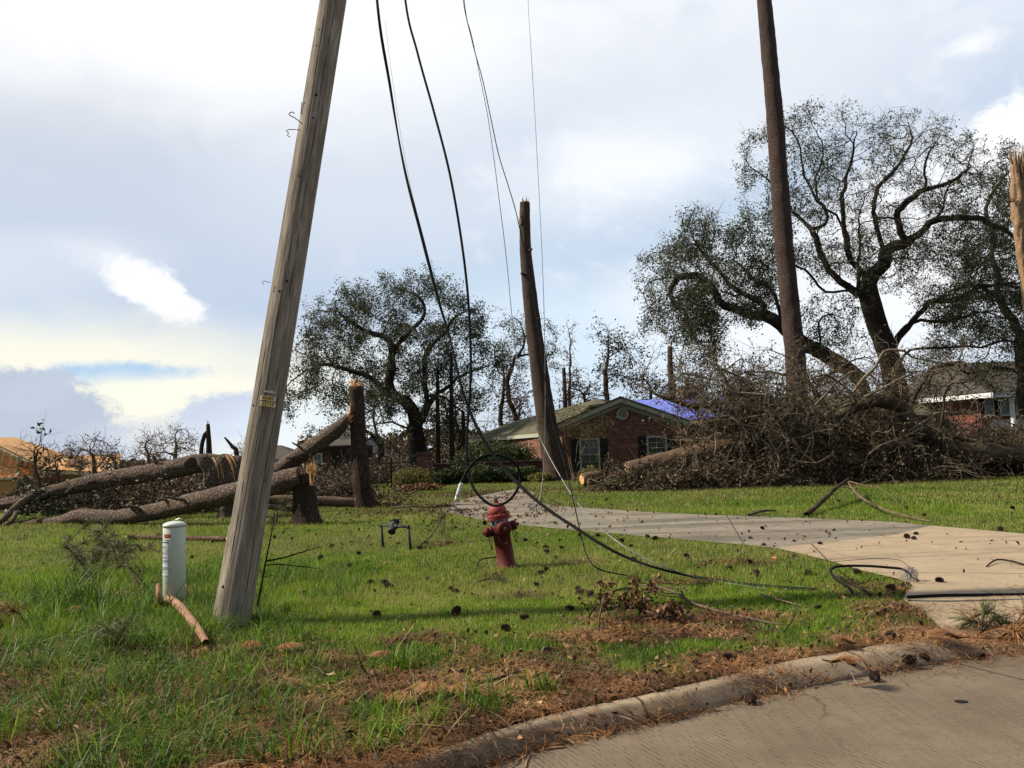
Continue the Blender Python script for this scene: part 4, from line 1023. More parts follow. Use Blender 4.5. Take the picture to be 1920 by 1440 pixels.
def colonize(guides, att, step, kill, infl=4.0, iters=140, jit=0.25, grav=0.0, maxn=9000):
    """secondary limbs towards a few far targets first, then the fine twigs"""
    att = np.asarray(att, float); n = len(att)
    guides = [[p if k in (0,) else p+Vector(rng.normal(size=3)*0.10*min(1.5, step/0.35)) for k, p in enumerate(g)] for g in guides]
    k = max(6, n//9); sub = att[rng.permutation(n)[:k]]
    pos, par, ng = colonize1(guides, sub, step*1.15, step*1.5, 30.0, 70, 0.45, grav, maxn, None, 0.8)
    return colonize1(None, att, step, kill, infl, iters, jit, grav, maxn, (pos, par))
def grow_mesh(pos, par, rbase, rtip, smooth_from=0, gnarl=0.0):
    n = len(pos); kids = [[] for _ in range(n)]
    for i in range(n):
        if par[i] >= 0: kids[par[i]].append(i)
    tips = max(2, sum(1 for k in kids if not k)); e = max(1.9, math.log(tips)/math.log(rbase/rtip))
    r = np.zeros(n); S_ = np.zeros(n)
    for i in range(n-1, -1, -1):
        if not kids[i]: S_[i] = rtip**e
        r[i] = S_[i]**(1/e)
        if par[i] >= 0: S_[par[i]] += S_[i]*1.004
    if r[0] > 0: r = r*np.clip(r/rbase, 0.01, 1)**0.2; r = np.maximum(r, rtip*0.75)
    # note: guides may attach to later indices only from earlier ones, so order is safe
    k = rbase/r[0] if r[0] > rbase else 1.0
    r = np.minimum(r*1.0, rbase) if k == 1.0 else r*np.interp(r, [rtip, r[0]], [1.0, k])
    for it in range(2):
        p2 = pos.copy()
        for i in range(max(1, smooth_from), n):
            if kids[i] and par[i] >= 0:
                m = max(kids[i], key=lambda c: r[c]); p2[i] = pos[i]*0.5+(pos[par[i]]+pos[m])*0.25
        pos = p2
    if gnarl:
        w = gnarl*np.clip(np.arange(n)/8.0, 0, 1)
        for i in range(1, n):
            v = Vector(pos[i]); a_ = mnoise.noise_vector(v*0.55)*0.42+mnoise.noise_vector(v*1.6+Vector((5, 1, 2)))*0.17
            pos[i] = pos[i]+np.array(a_)*w[i]
    chains = []; st = [(0, None)]
    while st:
        i, p = st.pop(); ch = [] if p is None else [p]; 
        while True:
            ch.append(i)
            if not kids[i]: break
            m = max(kids[i], key=lambda c: r[c])
            for c in kids[i]:
                if c != m: st.append((c, i))
            i = m
        chains.append((ch, p is not None))
    return pos, r, chains, kids
def tree(name, label, cat, guides, att, rbase, rtip=0.014, step=0.35, kill=0.45, infl=4.0, leaf=None, lsize=0.14, lper=6, lspread=0.25, bark_='oak_bark', group=None, twigs=2, tw_len=0.5, jit=0.25,
         leaf_keep=None, flare=1.6, grav=0.0, drop=0.0, root=None, lean_twig=0.0, iters=140, twigmat=None, maxn=9000, rndf=None, clump=0.55, gnarl=0.8):
    pos, par, ng = colonize(guides, att, step, kill, infl, iters, jit, grav, maxn)
    pos, r, chains, kids = grow_mesh(pos, par, rbase, rtip, 0, gnarl)
    base = Vector(pos[0]); root = root or thing(name, label, cat, tuple(base), group)
    tr = Tubes(); tw = Tubes(); tw.V = []; L0 = []
    for ch, br in chains:
        pp = pos[ch]; rr = r[ch].copy()
        if br: rr[0] = min(rr[1]*1.15, rr[0])
        if ch[0] == 0 and flare > 1:
            k = np.arange(len(rr)); rr = rr*(1+(flare-1)*np.exp(-k*step/0.5))
        m = rr.max(); sg = 14 if m > 0.2 else 8 if m > 0.07 else 5 if m > 0.025 else 3
        pp = pp-np.array(base)
        if m > 0.12: tr.add(pp, rr, sg, logdisp(0.10, 1.5))
        else: (tr if m > 0.035 else tw).add(pp, rr, sg)
    thin = np.where(r < max(0.022, rtip*2.2))[0]
    for i in thin:
        if i < 1: continue
        p0 = pos[i]-np.array(base); d0 = pos[i]-pos[par[i]]; d0 /= max(np.linalg.norm(d0), 1e-6)
        for _ in range(twigs if not kids[i] else (1 if rng.random() < 0.55*twigs else 0)):
            d = d0*0.7+rng.normal(size=3)*0.6; d[2] -= lean_twig; d /= np.linalg.norm(d); l = tw_len*(0.5+rng.random())
            d2 = d+rng.normal(size=3)*0.35; a = p0; b_ = a+d*l*0.5; c_ = b_+d2*l*0.5
            tw.add([a, b_, c_], [rtip*0.8, rtip*0.55, rtip*0.3], 3); L0.append((a, b_, c_))
    child = lambda o: o
    if tr.V: tr.build('trunk', bark_, root)
    if tw.V: tw.build('branches', twigmat or bark_, root)
    if leaf and L0:
        A = np.array(L0); n = len(A)
        if clump:
            w = np.array([mnoise.noise(Vector(x[1])*clump+Vector((7.7, 1.3, 2.9))) for x in A]); ok = rng.random(n) < np.clip(0.50+w*3.6, 0.02, 1); A = A[ok]; n = len(A)
        if leaf_keep is not None:
            w = np.array([leaf_keep(Vector(x[2])+base) for x in A]); ok = rng.random(n) < w; A = A[ok]; n = len(A)
        u = rng.random((n, lper)); 
        p = A[:, None, 1]*(1-u[..., None])+A[:, None, 2]*u[..., None]
        p = p+rng.normal(size=p.shape)*lspread
        if drop: p[..., 2] -= np.abs(rng.normal(size=p.shape[:2]))*drop
        cl = np.repeat(rng.random(n)*0.6, lper)+rng.random(n*lper)*0.4
        if rndf: cl = rndf(p.reshape(-1, 3)+np.array(base), cl)
        leaves('crown', p.reshape(-1, 3), lsize, leaf, root, rnd=cl)
    return root
def att_poly(poly, Y, thick, n, cy=None):
    """attraction points inside a traced silhouette, spread in real depth; thicker towards the middle"""
    xs = [p[0] for p in poly]; ys = [p[1] for p in poly]; cx = (min(xs)+max(xs))/2; c_y = (min(ys)+max(ys))/2; hx = (max(xs)-min(xs))/2; hy = (max(ys)-min(ys))/2
    out = []
    while len(out) < n:
        x = rng.uniform(min(xs), max(xs), n*2); y = rng.uniform(min(ys), max(ys), n*2); ok = inpoly(x, y, poly)
        for a, b_ in zip(x[ok], y[ok]):
            if n > 600 and mnoise.noise(Vector((a/38.0, b_/38.0, Y))) < -0.12+0.25*rng.random()-0.1: continue
            q_ = min(1, math.hypot((a-cx)/hx, (b_-c_y)/hy)); t_ = thick*math.sqrt(max(0.08, 1-q_*q_))
            out.append(tuple(P(a, b_, Y+rng.uniform(-t_, t_))))
            if len(out) >= n: break
    return out
def gl(pts, Y, wob=0.0):
    """guide limb: (px,py[,dY])"""
    return [P(p[0], p[1], Y+(p[2] if len(p) > 2 else 0)+(random.uniform(-wob, wob))) for p in pts]
def splinters(name, c0, axis, r, n, ln, parent, mat='fresh_wood', w=0.2, jitter=0.25):
    """jagged torn wood: long tapering slivers round a broken end, world coordinates"""
    f = MB(); ax = Vector(axis).normalized(); x = ax.orthogonal().normalized(); y = ax.cross(x)
    for i in range(n):
        a = random.uniform(0, 2*math.pi); rr = r*math.sqrt(random.uniform(0.05, 0.95)); b_ = Vector(c0)+x*rr*math.cos(a)+y*rr*math.sin(a)-ax*ln*0.15
        d = (ax+Vector((random.gauss(0, jitter), random.gauss(0, jitter), random.gauss(0, jitter)))*0.5).normalized(); l = ln*random.uniform(0.25, 1.0)
        s = d.orthogonal().normalized(); s.rotate(Matrix.Rotation(random.uniform(0, 6.28), 3, d)); ww = r*w*random.uniform(0.5, 1.4); th = ww*0.5; u = d.cross(s)
        vs = [b_-s*ww-u*th, b_+s*ww-u*th, b_+s*ww+u*th, b_-s*ww+u*th, b_+d*l*0.7-s*ww*0.4, b_+d*l*0.75+s*ww*0.5, b_+d*l+u*th*0.3]
        f.add(vs, [(3, 2, 1, 0), (0, 1, 5, 4), (1, 2, 5), (2, 6, 5), (2, 3, 4, 6), (3, 0, 4), (4, 5, 6)])
    o = f.build(name, mat); child_world(o, parent); return o
GO = 'live oaks still standing with thinned crowns'
# ---- mid oak (behind the iron fence)
Y = 55
oakpoly = [(528, 700), (540, 655), (572, 640), (585, 580), (622, 545), (650, 532), (690, 545), (708, 515), (762, 514), (822, 524), (868, 562), (905, 575), (925, 612), (930, 655), (935, 700), (905, 745), (915, 790), (880, 822), (835, 800), (800, 790), (770, 790), (735, 800), (715, 780), (690, 770), (650, 775), (610, 760), (560, 745), (535, 780), (522, 765)]
g = [gl([(786, 890), (786, 850), (784, 805), (775, 765)], Y), gl([(784, 800), (757, 750), (727, 733), (707, 717), (680, 703), (640, 690), (605, 680), (570, 690)], Y, .5),
     gl([(757, 750), (733, 722), (737, 680), (727, 647), (713, 637), (680, 613), (647, 590), (630, 570)], Y, .5), gl([(737, 690), (747, 647), (770, 627), (790, 597), (797, 580), (780, 553)], Y, .6),
     gl([(784, 785), (793, 757), (797, 687), (807, 647), (803, 623), (800, 590)], Y, .5), gl([(807, 647), (830, 630), (857, 590), (885, 580)], Y, .5), gl([(790, 770), (830, 733), (847, 720), (880, 693), (915, 680)], Y, .5),
     gl([(784, 815), (763, 797), (727, 793), (697, 800), (672, 815)], Y-2, .3), gl([(727, 733), (712, 760), (690, 775)], Y), gl([(790, 740), (835, 745), (870, 770), (880, 800)], Y+1, .4)]
tree('live_oak', 'wide dark live oak behind the iron fence, between the leaning pole and the snapped pine', 'tree', g, att_poly(oakpoly, Y, 5.0, 3000), 0.75, 0.016, 0.40, 0.48, 3.5, 'oak_leaf', 0.15, 22, 0.19, group=GO, tw_len=0.7, twigs=3, clump=0.7)
# ---- its neighbour at the left, lower
Y = 50
p2 = [(590, 800), (620, 770), (680, 780), (720, 800), (740, 830), (700, 870), (640, 880), (600, 860), (580, 840)]
tree('live_oak', 'smaller dark oak close behind the tall broken stump', 'tree', [gl([(708, 905), (706, 850), (704, 800), (707, 760), (700, 730)], Y), gl([(706, 830), (680, 800), (650, 790)], Y), gl([(706, 850), (735, 820), (765, 810)], Y)],
     att_poly(p2, Y, 2.5, 500)+att_poly([(670, 740), (730, 700), (760, 760), (700, 800)], Y, 2, 200), 0.42, 0.016, 0.4, 0.5, 3.5, 'oak_leaf', 0.15, 10, 0.18, group=GO)
# ---- oak crown right of it, behind the snapped pine
Y = 62
p3 = [(925, 640), (940, 600), (985, 590), (1010, 600), (1040, 610), (1050, 660), (1035, 700), (1000, 690), (965, 700), (935, 690)]
tree('live_oak', 'slender oak with ragged top seen either side of the snapped pine', 'tree', [gl([(965, 900), (960, 800), (955, 720), (975, 670), (1010, 667)], Y), gl([(955, 720), (935, 690), (925, 650)], Y), gl([(962, 690), (985, 640), (980, 610)], Y)],
     att_poly(p3, Y, 3.5, 700), 0.30, 0.016, 0.42, 0.5, 3.5, 'oak_leaf', 0.15, 11, 0.18, group=GO)

# ---- big right oak
def keepR(p):
    return 1.0
Y = 42
def rk(p):      # fewer leaves in the upper right of the crown: bare twigs there
    x = (p.x/p.y*F+960)
    return 0.30 if (x > 1590 and p.z > 12) else 0.62 if x > 1500 and p.z > 9 else 0.9
gA = [gl([(1694, 885), (1680, 800), (1662, 662), (1639, 585), (1627, 546), (1612, 520)], Y), gl([(1627, 562), (1585, 546), (1546, 542), (1519, 511), (1500, 504), (1470, 480)], Y, .6),
      gl([(1585, 545), (1538, 488), (1531, 450), (1519, 427), (1496, 396), (1484, 384), (1470, 350)], Y, .6), gl([(1531, 450), (1550, 411), (1527, 365), (1508, 334), (1500, 290)], Y, .6),
      gl([(1623, 527), (1604, 508), (1588, 469), (1581, 427), (1565, 411), (1546, 396), (1530, 340), (1540, 290)], Y, .6), gl([(1581, 427), (1581, 365), (1590, 334), (1600, 290), (1585, 250)], Y, .6),
      gl([(1630, 530), (1655, 490), (1673, 469), (1708, 454), (1739, 427), (1781, 407), (1835, 411), (1873, 430), (1910, 470)], Y, .6), gl([(1670, 467), (1662, 434), (1642, 396), (1642, 365), (1681, 326), (1712, 276), (1705, 240)], Y, .6),
      gl([(1700, 456), (1681, 403), (1712, 373), (1739, 353), (1739, 315), (1766, 257)], Y, .6), gl([(1739, 353), (1790, 340), (1820, 290)], Y, .5),
      gl([(1668, 700), (1677, 642), (1700, 623), (1731, 600), (1781, 596), (1835, 585), (1912, 604)], Y, .4), gl([(1700, 623), (1727, 581), (1750, 561), (1797, 558), (1854, 538), (1900, 540)], Y, .5),
      gl([(1676, 735), (1696, 662), (1758, 658), (1835, 650), (1920, 642), (1980, 640)], Y-1, .3), gl([(1612, 530), (1616, 480), (1617, 430), (1612, 380)], Y-.5, .4), gl([(1781, 596), (1830, 640), (1880, 660)], Y)]
polyA = [(1400, 250), (1440, 235), (1480, 206), (1560, 196), (1620, 214), (1700, 205), (1780, 228), (1830, 262), (1845, 310), (1870, 360), (1940, 380), (1990, 420), (1990, 640), (1900, 690), (1850, 600), (1790, 640), (1720, 560), (1690, 540), (1600, 520), (1540, 520), (1480, 500), (1440, 470), (1400, 400), (1385, 300)]
tree('live_oak', 'huge spreading live oak behind the brush pile, mostly bare twigs on top', 'tree', gA, att_poly(polyA, Y, 4.8, 5200), 0.62, 0.011, 0.33, 0.36, 3.0, 'oak_leaf', 0.115, 15, 0.14, leaf_keep=rk, twigs=3, clump=0.8, group=GO, tw_len=0.5, maxn=12000, jit=0.32)
Y = 40
gB = [gl([(1632, 895), (1628, 800), (1615, 735), (1596, 692), (1546, 662), (1508, 635), (1465, 604), (1434, 585), (1404, 592), (1373, 573), (1346, 558), (1310, 530), (1270, 520)], Y, .2),
      gl([(1434, 585), (1415, 560), (1390, 545), (1350, 540)], Y, .4), gl([(1465, 604), (1450, 560), (1400, 500), (1380, 470)], Y, .5), gl([(1390, 545), (1340, 490), (1300, 460), (1295, 430)], Y, .5), gl([(1250, 523), (1225, 530), (1205, 545)], Y),
      gl([(1265, 524), (1262, 560), (1290, 600), (1310, 650)], Y, .3), gl([(1546, 662), (1530, 610), (1555, 590), (1580, 585)], Y, .5), gl([(1596, 692), (1570, 650), (1550, 640)], Y+1)]
polyB = [(1192, 555), (1200, 505), (1225, 462), (1270, 455), (1290, 435), (1285, 385), (1335, 392), (1360, 430), (1400, 410), (1440, 470), (1480, 520), (1450, 570), (1410, 600), (1370, 580), (1350, 600), (1345, 660), (1320, 685), (1290, 640), (1270, 600), (1235, 640), (1215, 600)]
polyB2 = [(1505, 610), (1540, 560), (1600, 560), (1610, 620), (1580, 640), (1530, 650)]
tree('live_oak', 'leaning live oak whose long limb reaches left past the tall bare pine', 'tree', gB, att_poly(polyB, Y, 4, 2600)+att_poly(polyB2, Y, 2, 300)+att_poly([(1255, 540), (1340, 560), (1350, 640), (1320, 690), (1280, 640)], Y, 1.5, 500), 0.55, 0.011, 0.33, 0.38, 3.0, 'oak_leaf', 0.115, 20, 0.15, group=GO, tw_len=0.55, jit=0.32, twigs=3, clump=0.7)
Y = 48
gC = [gl([(1935, 900), (1930, 760), (1915, 640), (1880, 560), (1850, 500), (1860, 440)], Y), gl([(1915, 640), (1950, 560), (1960, 480), (1940, 400)], Y), gl([(1880, 560), (1820, 540), (1770, 560)], Y), gl([(1925, 700), (1870, 690), (1830, 700), (1790, 690)], Y), gl([(1860, 440), (1850, 380), (1890, 320)], Y)]
polyC = [(1790, 420), (1830, 350), (1870, 310), (1900, 275), (1960, 300), (2000, 400), (2000, 700), (1900, 735), (1840, 720), (1760, 690), (1720, 680), (1740, 620), (1790, 560), (1790, 500)]
tree('live_oak', 'dark leafy oak at the right edge behind the splintered trunk', 'tree', gC, att_poly(polyC, Y, 4.5, 2600), 0.5, 0.012, 0.36, 0.42, 3.2, 'oak_leaf', 0.125, 20, 0.17, group=GO, tw_len=0.55, twigs=3)

# ---- standing broken pines
def broken_pine(label, pts, Y, radii, topsp, mat='pine_bark', flare=1.5, fresh=True, name='broken_pine', splen=0.9, nsp=14, group='snapped and bare pines'):
    pp = [P(p[0], p[1], Y) for p in pts]; pp[0].z = min(pp[0].z, T(pp[0].x, pp[0].y)-0.1)
    root = thing(name, label, 'tree', tuple(pp[0]), group)
    o = log('trunk', pp, radii, mat, None, seg=30, step=0.18, amp=0.07, fr=2.2); child_world(o, root)
    if topsp: splinters('torn_wood', pp[-1], pp[-1]-pp[-2], radii[-1]*0.9, nsp, splen, root, 'fresh_wood' if fresh else 'dry_wood')
    return root, pp
root, pp = broken_pine('snapped pine trunk with pale splintered top standing before the brick gable house', [(1045, 905), (1040, 870), (1026, 800), (1012, 700), (1001, 620), (992, 540), (985, 460), (984, 380)], 37.0, [0.66, 0.55, 0.47, 0.42, 0.38, 0.33, 0.27, 0.24], True, splen=0.5)
splinters('torn_wood', P(975, 415, 36.8), (0.1, 0, 1), 0.07, 7, 1.0, root)
for (px, py, dx) in ((980, 515, -0.15), (1000, 600, 0.2), (990, 470, 0.1)):
    f = MB(); p = P(px+3, py, 36.75); f.tube([p, p+Vector((dx, -0.12, 0.05))], [0.09, 0.06], 7); child_world(f.build('branch_stub', 'pine_bark'), root)
tp, pp = broken_pine('tall limbless reddish pine trunk standing in the brush pile and leaving the view', [(1500, 905), (1497, 820), (1493, 700), (1484, 600), (1472, 480), (1462, 350), (1453, 220), (1442, 100), (1433, 0), (1420, -150)], 33.0, [0.58, 0.46, 0.42, 0.40, 0.38, 0.37, 0.355, 0.33, 0.31, 0.29], False, 'pine_bark_red', name='bare_pine')
# tall stump with its broken upper trunk hanging to the left
root, pp = broken_pine('tall dark broken stump with its snapped trunk still hanging from it', [(688, 953), (682, 935), (676, 880), (672, 820), (668, 725)], 23.6, [0.36, 0.29, 0.25, 0.235, 0.215], True, 'stump_bark', splen=0.35, nsp=22, name='broken_stump', group='snapped and bare pines')
splinters('torn_wood', P(652, 778, 23.4), (0.1, 0, 1), 0.07, 10, 0.6, root)
lg = thing('fallen_pine', 'snapped pine trunk slanting down to the left from the tall broken stump', 'fallen pine', tuple(P(470, 925, 25)), 'fallen pine trunks')
o = log('trunk', [P(654, 785, 23.4), P(628, 808, 23.6), P(585, 838, 24), P(530, 876, 24.6), P(470, 918, 25.2), P(430, 945, 25.8)], [0.16, 0.235, 0.245, 0.25, 0.25, 0.24], 'log_bark', None, step=0.12); child_world(o, lg)
splinters('torn_wood', P(650, 790, 23.4), (0.6, 0, 0.8), 0.13, 16, 0.55, lg)
# short stump and its long fallen trunk
b = P(574, 980, 18.6); b.z = -0.05
st = thing('broken_stump', 'short broken stump with torn orange top, right of the leaning pole', 'stump', tuple(b), 'snapped and bare pines')
b0 = P(576, 984, 18.6); b0.z = -0.1
o = log('trunk', [b0, P(574, 960, 18.6), P(571, 930, 18.6), P(569, 888, 18.6)], [0.40, 0.30, 0.265, 0.25], 'stump_bark', None, step=0.08, amp=0.12); child_world(o, st)
splinters('torn_wood', P(560, 893, 18.5), (0, 0, 1), 0.16, 34, 0.24, st, w=0.16); splinters('torn_wood', P(584, 886, 18.6), (0.1, 0, 1), 0.12, 30, 0.42, st, w=0.18)
splinters('torn_wood', P(584, 905, 18.35), (0, 0, 1), 0.05, 9, 0.45, st, w=0.35)
lg = thing('fallen_pine', 'lower long fallen pine trunk running left from the short stump to the grass', 'fallen pine', tuple(GP(130, 985)), 'fallen pine trunks')
o = log('trunk', [P(566, 893, 18.5), P(535, 902, 18.6), P(480, 915, 18.8), P(400, 933, 19.2), P(330, 950, 19.7), P(260, 965, 20.2), P(205, 971, 20.6), P(150, 969, 21), P(115, 977, 21.4), P(60, 982, 21.9), P(-70, 991, 22.5)],
        [0.22, 0.275, 0.265, 0.245, 0.225, 0.21, 0.205, 0.215, 0.15, 0.11, 0.10], 'log_bark', None, step=0.09, amp=0.10, fr=2.6); child_world(o, lg)
splinters('torn_wood', P(556, 893, 18.45), (1, 0, 0.25), 0.19, 30, 0.24, lg, w=0.09)
# the bent trunk: stump, hinge, and the long part fallen left
lg = thing('fallen_pine', 'upper fallen pine trunk bent over at its cracked hinge left of the leaning pole', 'fallen pine', tuple(P(-20, 960, 22)), 'fallen pine trunks')
Yb = 21.5
b0 = P(432, 960, Yb); b0.z = -0.1
o = log('trunk', [b0, P(434, 935, Yb), P(428, 900, Yb), P(418, 875, Yb), P(398, 868, Yb), P(370, 870, Yb), P(300, 884, Yb+.2), P(220, 896, Yb+.5), P(140, 912, Yb+.8), P(70, 930, Yb+1), P(10, 944, Yb+1.2), P(-70, 955, Yb+1.6)],
        [0.36, 0.33, 0.31, 0.27, 0.25, 0.26, 0.26, 0.24, 0.215, 0.19, 0.16, 0.12], 'log_bark', None, step=0.09, amp=0.10, seed=4, fr=2.6); child_world(o, lg)
f = MB()
for (x0, y0, x1, y1, w) in ((399, 858, 411, 903, .035), (404, 858, 417, 898, .02), (424, 854, 441, 905, .045), (431, 853, 446, 898, .03), (412, 870, 420, 915, .015)):
    pts = [P(x0, y0, Yb-.36), P((x0+x1)/2+2, (y0+y1)/2-8, Yb-.45), P(x1, y1, Yb-.42)]; q_ = resample(pts, .06); f.tube(q_, [w*(1-.75*i/len(q_)) for i in range(len(q_))], 5)
child_world(f.build('torn_wood', 'fresh_wood'), lg)
f = Tubes()
for k in range(15):       # peeled bark shell over the hinge
    x0 = 346+k*5.2; dy = random.uniform(-3, 3); pts = [P(x0, 872-k*.5, Yb-.22), P(x0+14, 858+dy*.4, Yb-.28), P(x0+28, 861, Yb-.34), P(x0+38, 884, Yb-.38), P(x0+42, 915+random.uniform(-10, 10), Yb-.38)]; q_ = resample(pts, .08)
    f.add(q_, [.075+.02*math.sin(i*.9+k) for i in range(len(q_))], 7, logdisp(.25, 5, k))
child_world(f.build('peeled_bark', 'log_bark'), lg)
def stubs(parent, path, rad, n, mat='log_bark', ln=(.12, .5)):
    q_ = resample(path, .3)
    for i in range(n):
        k = rng.integers(2, len(q_)-2); t_ = (q_[k+1]-q_[k-1]).normalized(); s_ = (t_.cross(Vector((0, 1, 0)))*rng.uniform(-1, 1)+Vector((0, -1, 0))*rng.uniform(.2, 1)+Vector((0, 0, 1))*rng.uniform(-.3, 1)).normalized(); s_ = (s_-t_*s_.dot(t_)+t_*rng.uniform(-.4, .4)).normalized()
        l = rad+rng.uniform(*ln); r0 = rng.uniform(.025, .06); p0 = q_[k]+s_*rad*.8; p1 = q_[k]+s_*l; mid = (p0+p1)/2+Vector(rng.normal(size=3))*.02
        f = MB(); f.tube([p0, mid, p1], [r0*1.3, r0, r0*.7], 8); child_world(f.build('branch_stub', mat, None, True), parent)
stubs(lg, [P(370, 870, Yb), P(300, 884, Yb+.2), P(220, 896, Yb+.5), P(140, 912, Yb+.8), P(70, 930, Yb+1)], .24, 7)
stubs(bpy.data.objects['fallen_pine.001'], [P(480, 915, 18.8), P(400, 933, 19.2), P(330, 950, 19.7), P(260, 965, 20.2), P(205, 971, 20.6)], .24, 6)
stubs(bpy.data.objects['fallen_pine'], [P(628, 808, 23.6), P(585, 838, 24), P(530, 876, 24.6)], .23, 3)
# forked limbs at its tip, left edge
for pts, rd in (([(60, 930, 22), (30, 950, 21.6), (5, 975, 21.2), (-30, 1000, 21)], .11), ([(45, 935, 22), (20, 945, 22), (-40, 950, 22)], .10), ([(30, 960, 21.4), (25, 975, 21.2), (0, 990, 21)], .06)):
    o = log('limb', [P(*p) for p in pts], [rd, rd*.8, rd*.7, rd*.4][:len(pts)] if len(pts) < 5 else rd, 'log_bark', None, seg=10, step=.15); child_world(o, lg)
# cut / broken logs lying on the lawn behind
GL_ = 'logs lying behind the stumps'
def groundlog(label, a, b_, r, mat='pale_log', lift=None, fresh='fresh_wood', name='log', n=26):
    pa, pb = a, b_
    root = thing(name, label, 'log', tuple((pa+pb)/2), GL_)
    mid = (pa+pb)/2+Vector((0, 0, r*0.1)); o = log('trunk', [pa, mid, pb], [r, r*1.02, r*0.95], mat, None, step=.12, seg=n); child_world(o, root)
    if fresh:
        for p, q_ in ((pa, pb), (pb, pa)): 
            d = (p-q_).normalized(); f = MB(); f.lathe([(r*0.86, 0), (r*0.86, 0.03)], 20, axisM(d, p)); child_world(f.build('cut_end', fresh), root)
    return root
groundlog('pale log lying between the short stump and the tall stump', P(500, 938, 22), P(664, 942, 22.5), 0.14)
groundlog('thinner log lying just below the pale one by the short stump', P(505, 950, 21), P(560, 957, 21), 0.07)
groundlog('thin stripped log half hidden in grass left of the cable pedestal and pole', GP(240, 1012, .05), GP(425, 1016, .05), 0.05, 'pale_log', name='fallen_branch')
groundlog('big pale log sloping up into the brush pile before the brick house', P(1178, 886, 28.0), P(1385, 838, 28.6), 0.38, 'pale_log', n=30, fresh='dry_wood')
groundlog('short pale log end lying right of the snapped pine', P(1092, 899, 30), P(1128, 893, 30.3), 0.22, 'pale_log')

# splintered giant at the right edge
root, pp = broken_pine('huge splintered trunk stripped to orange wood at the right edge', [(1975, 905), (1965, 800), (1952, 700), (1940, 600), (1928, 500), (1920, 420), (1915, 340)], 36, [0.6, 0.5, 0.46, 0.42, 0.38, 0.33, 0.26], False, 'limb_bark', name='splintered_tree')
splinters('torn_wood', P(1912, 350, 35.8), (0, 0, 1), 0.34, 120, 2.6, root, 'dry_wood', w=0.12, jitter=.10)
o = log('stripped_wood', [P(1925, 560, 35.6), P(1915, 460, 35.6), P(1908, 380, 35.6), P(1903, 310, 35.7)], [0.08, 0.24, 0.28, 0.15], 'dry_wood', None, seg=26, amp=0.45, fr=1.6); child_world(o, root)
splinters('torn_wood', P(1898, 375, 35.4), (-1, 0, -0.05), 0.10, 8, 0.8, root, 'dry_wood')

# ---- thin background trees
GB = 'thin damaged trees behind the houses'
def wispy(label, trunk, Y, att, r0, leaf, ls=0.2, lp=5, cat='tree', name='thin_tree', tw=0.6, step=0.4, kill=0.55, bark_='pine_bark', **kw):
    kw.setdefault('twigs', 3); kw.setdefault('clump', .8)
    return tree(name, label, cat, [gl(trunk, Y)], att, r0, 0.022, step, kill, 3.5, leaf, ls, lp, 0.25, bark_=bark_, group=GB, tw_len=tw, **kw)
wispy('slim cypress with brown tufts left of the snapped pine', [(943, 890), (942, 800), (940, 720), (941, 660)], 60, att_poly([(925, 690), (945, 650), (975, 700), (1000, 760), (990, 800), (915, 800)], 60, 2, 260), 0.22, 'cypress_leaf', name='cypress')
wispy('slim cypress with rusty foliage low beside the oak crown', [(975, 890), (974, 800), (975, 730)], 66, att_poly([(940, 790), (970, 730), (1010, 790), (985, 830), (930, 830)], 66, 2, 260), 0.2, 'cypress_leaf', name='cypress')
wispy('bare spiky dead tree with brown tufts right of the snapped pine', [(1072, 860), (1070, 750), (1069, 680), (1068, 605)], 60, att_poly([(1062, 640), (1068, 605), (1082, 640), (1085, 700), (1090, 750), (1045, 750), (1050, 700)], 60, 1.5, 150), 0.16, 'cypress_leaf', 0.18, 2, name='dead_tree')
broken_pine('short broken pole-like trunk beside the spiky dead tree', [(1064, 860), (1060, 760), (1057, 690)], 58, [0.2, 0.17, 0.13], True, splen=.6, nsp=6, group=GB)
wispy('sparse wind-stripped pine left of the leaning live oak, its boughs all on the right', [(1144, 860), (1143, 740), (1142, 680), (1138, 610)], 58, att_poly([(1110, 612), (1140, 605), (1165, 625), (1190, 620), (1205, 650), (1190, 690), (1200, 720), (1150, 735), (1120, 700), (1150, 660), (1115, 635)], 58, 1.4, 330), 0.2, 'pine_leaf', 0.2, 9, name='pine_tree', tw=.5)
broken_pine('broken pine trunk with pale torn top rising behind the gable roof', [(1260, 860), (1260, 740), (1257, 690), (1256, 650)], 55, [0.3, 0.24, 0.2, 0.17], True, splen=1.0, nsp=10, group=GB)
for i, (x, y0, w, lab, lf) in enumerate(((1095, 700, 40, 'low ragged scrub tree over the roof right of the spiky dead tree', 'cypress_leaf'), (1215, 690, 40, 'grey-green scrub tree over the gable roof', 'dry_leaf'), (1285, 670, 45, 'leafy scrub tree over the blue tarp', 'dry_leaf'),
                           (860, 740, 35, 'thin scrub tree right of the wide live oak trunk', 'dry_leaf'), (905, 800, 30, 'low scrub tree above the wing roof end', 'shrub_leaf'), (1390, 690, 60, 'scrub tree with dull leaves left of the tall bare pine', 'dry_leaf'), (1560, 690, 40, 'brownish scrub tree between the tall pine and the big oak', 'dry_leaf'),
                           (835, 720, 16, 'thin upright tree in the right side of the wide oak crown', 'dry_leaf'), (745, 820, 30, 'brown bushy tree between the two oak trunks', 'cypress_leaf'))):
    Yb_ = 57+1.7*i
    wispy(lab, [(x, 880), (x+2, (880+y0)/2), (x-3, y0+20)], Yb_, att_poly([(x-w, y0+70), (x-w*.7, y0+20), (x, y0), (x+w*.8, y0+25), (x+w, y0+80), (x+w*.5, y0+110), (x-w*.6, y0+110)], Yb_, 2.5, 260), 0.18, lf, 0.19, 7, name='scrub_tree', bark_='oak_bark')
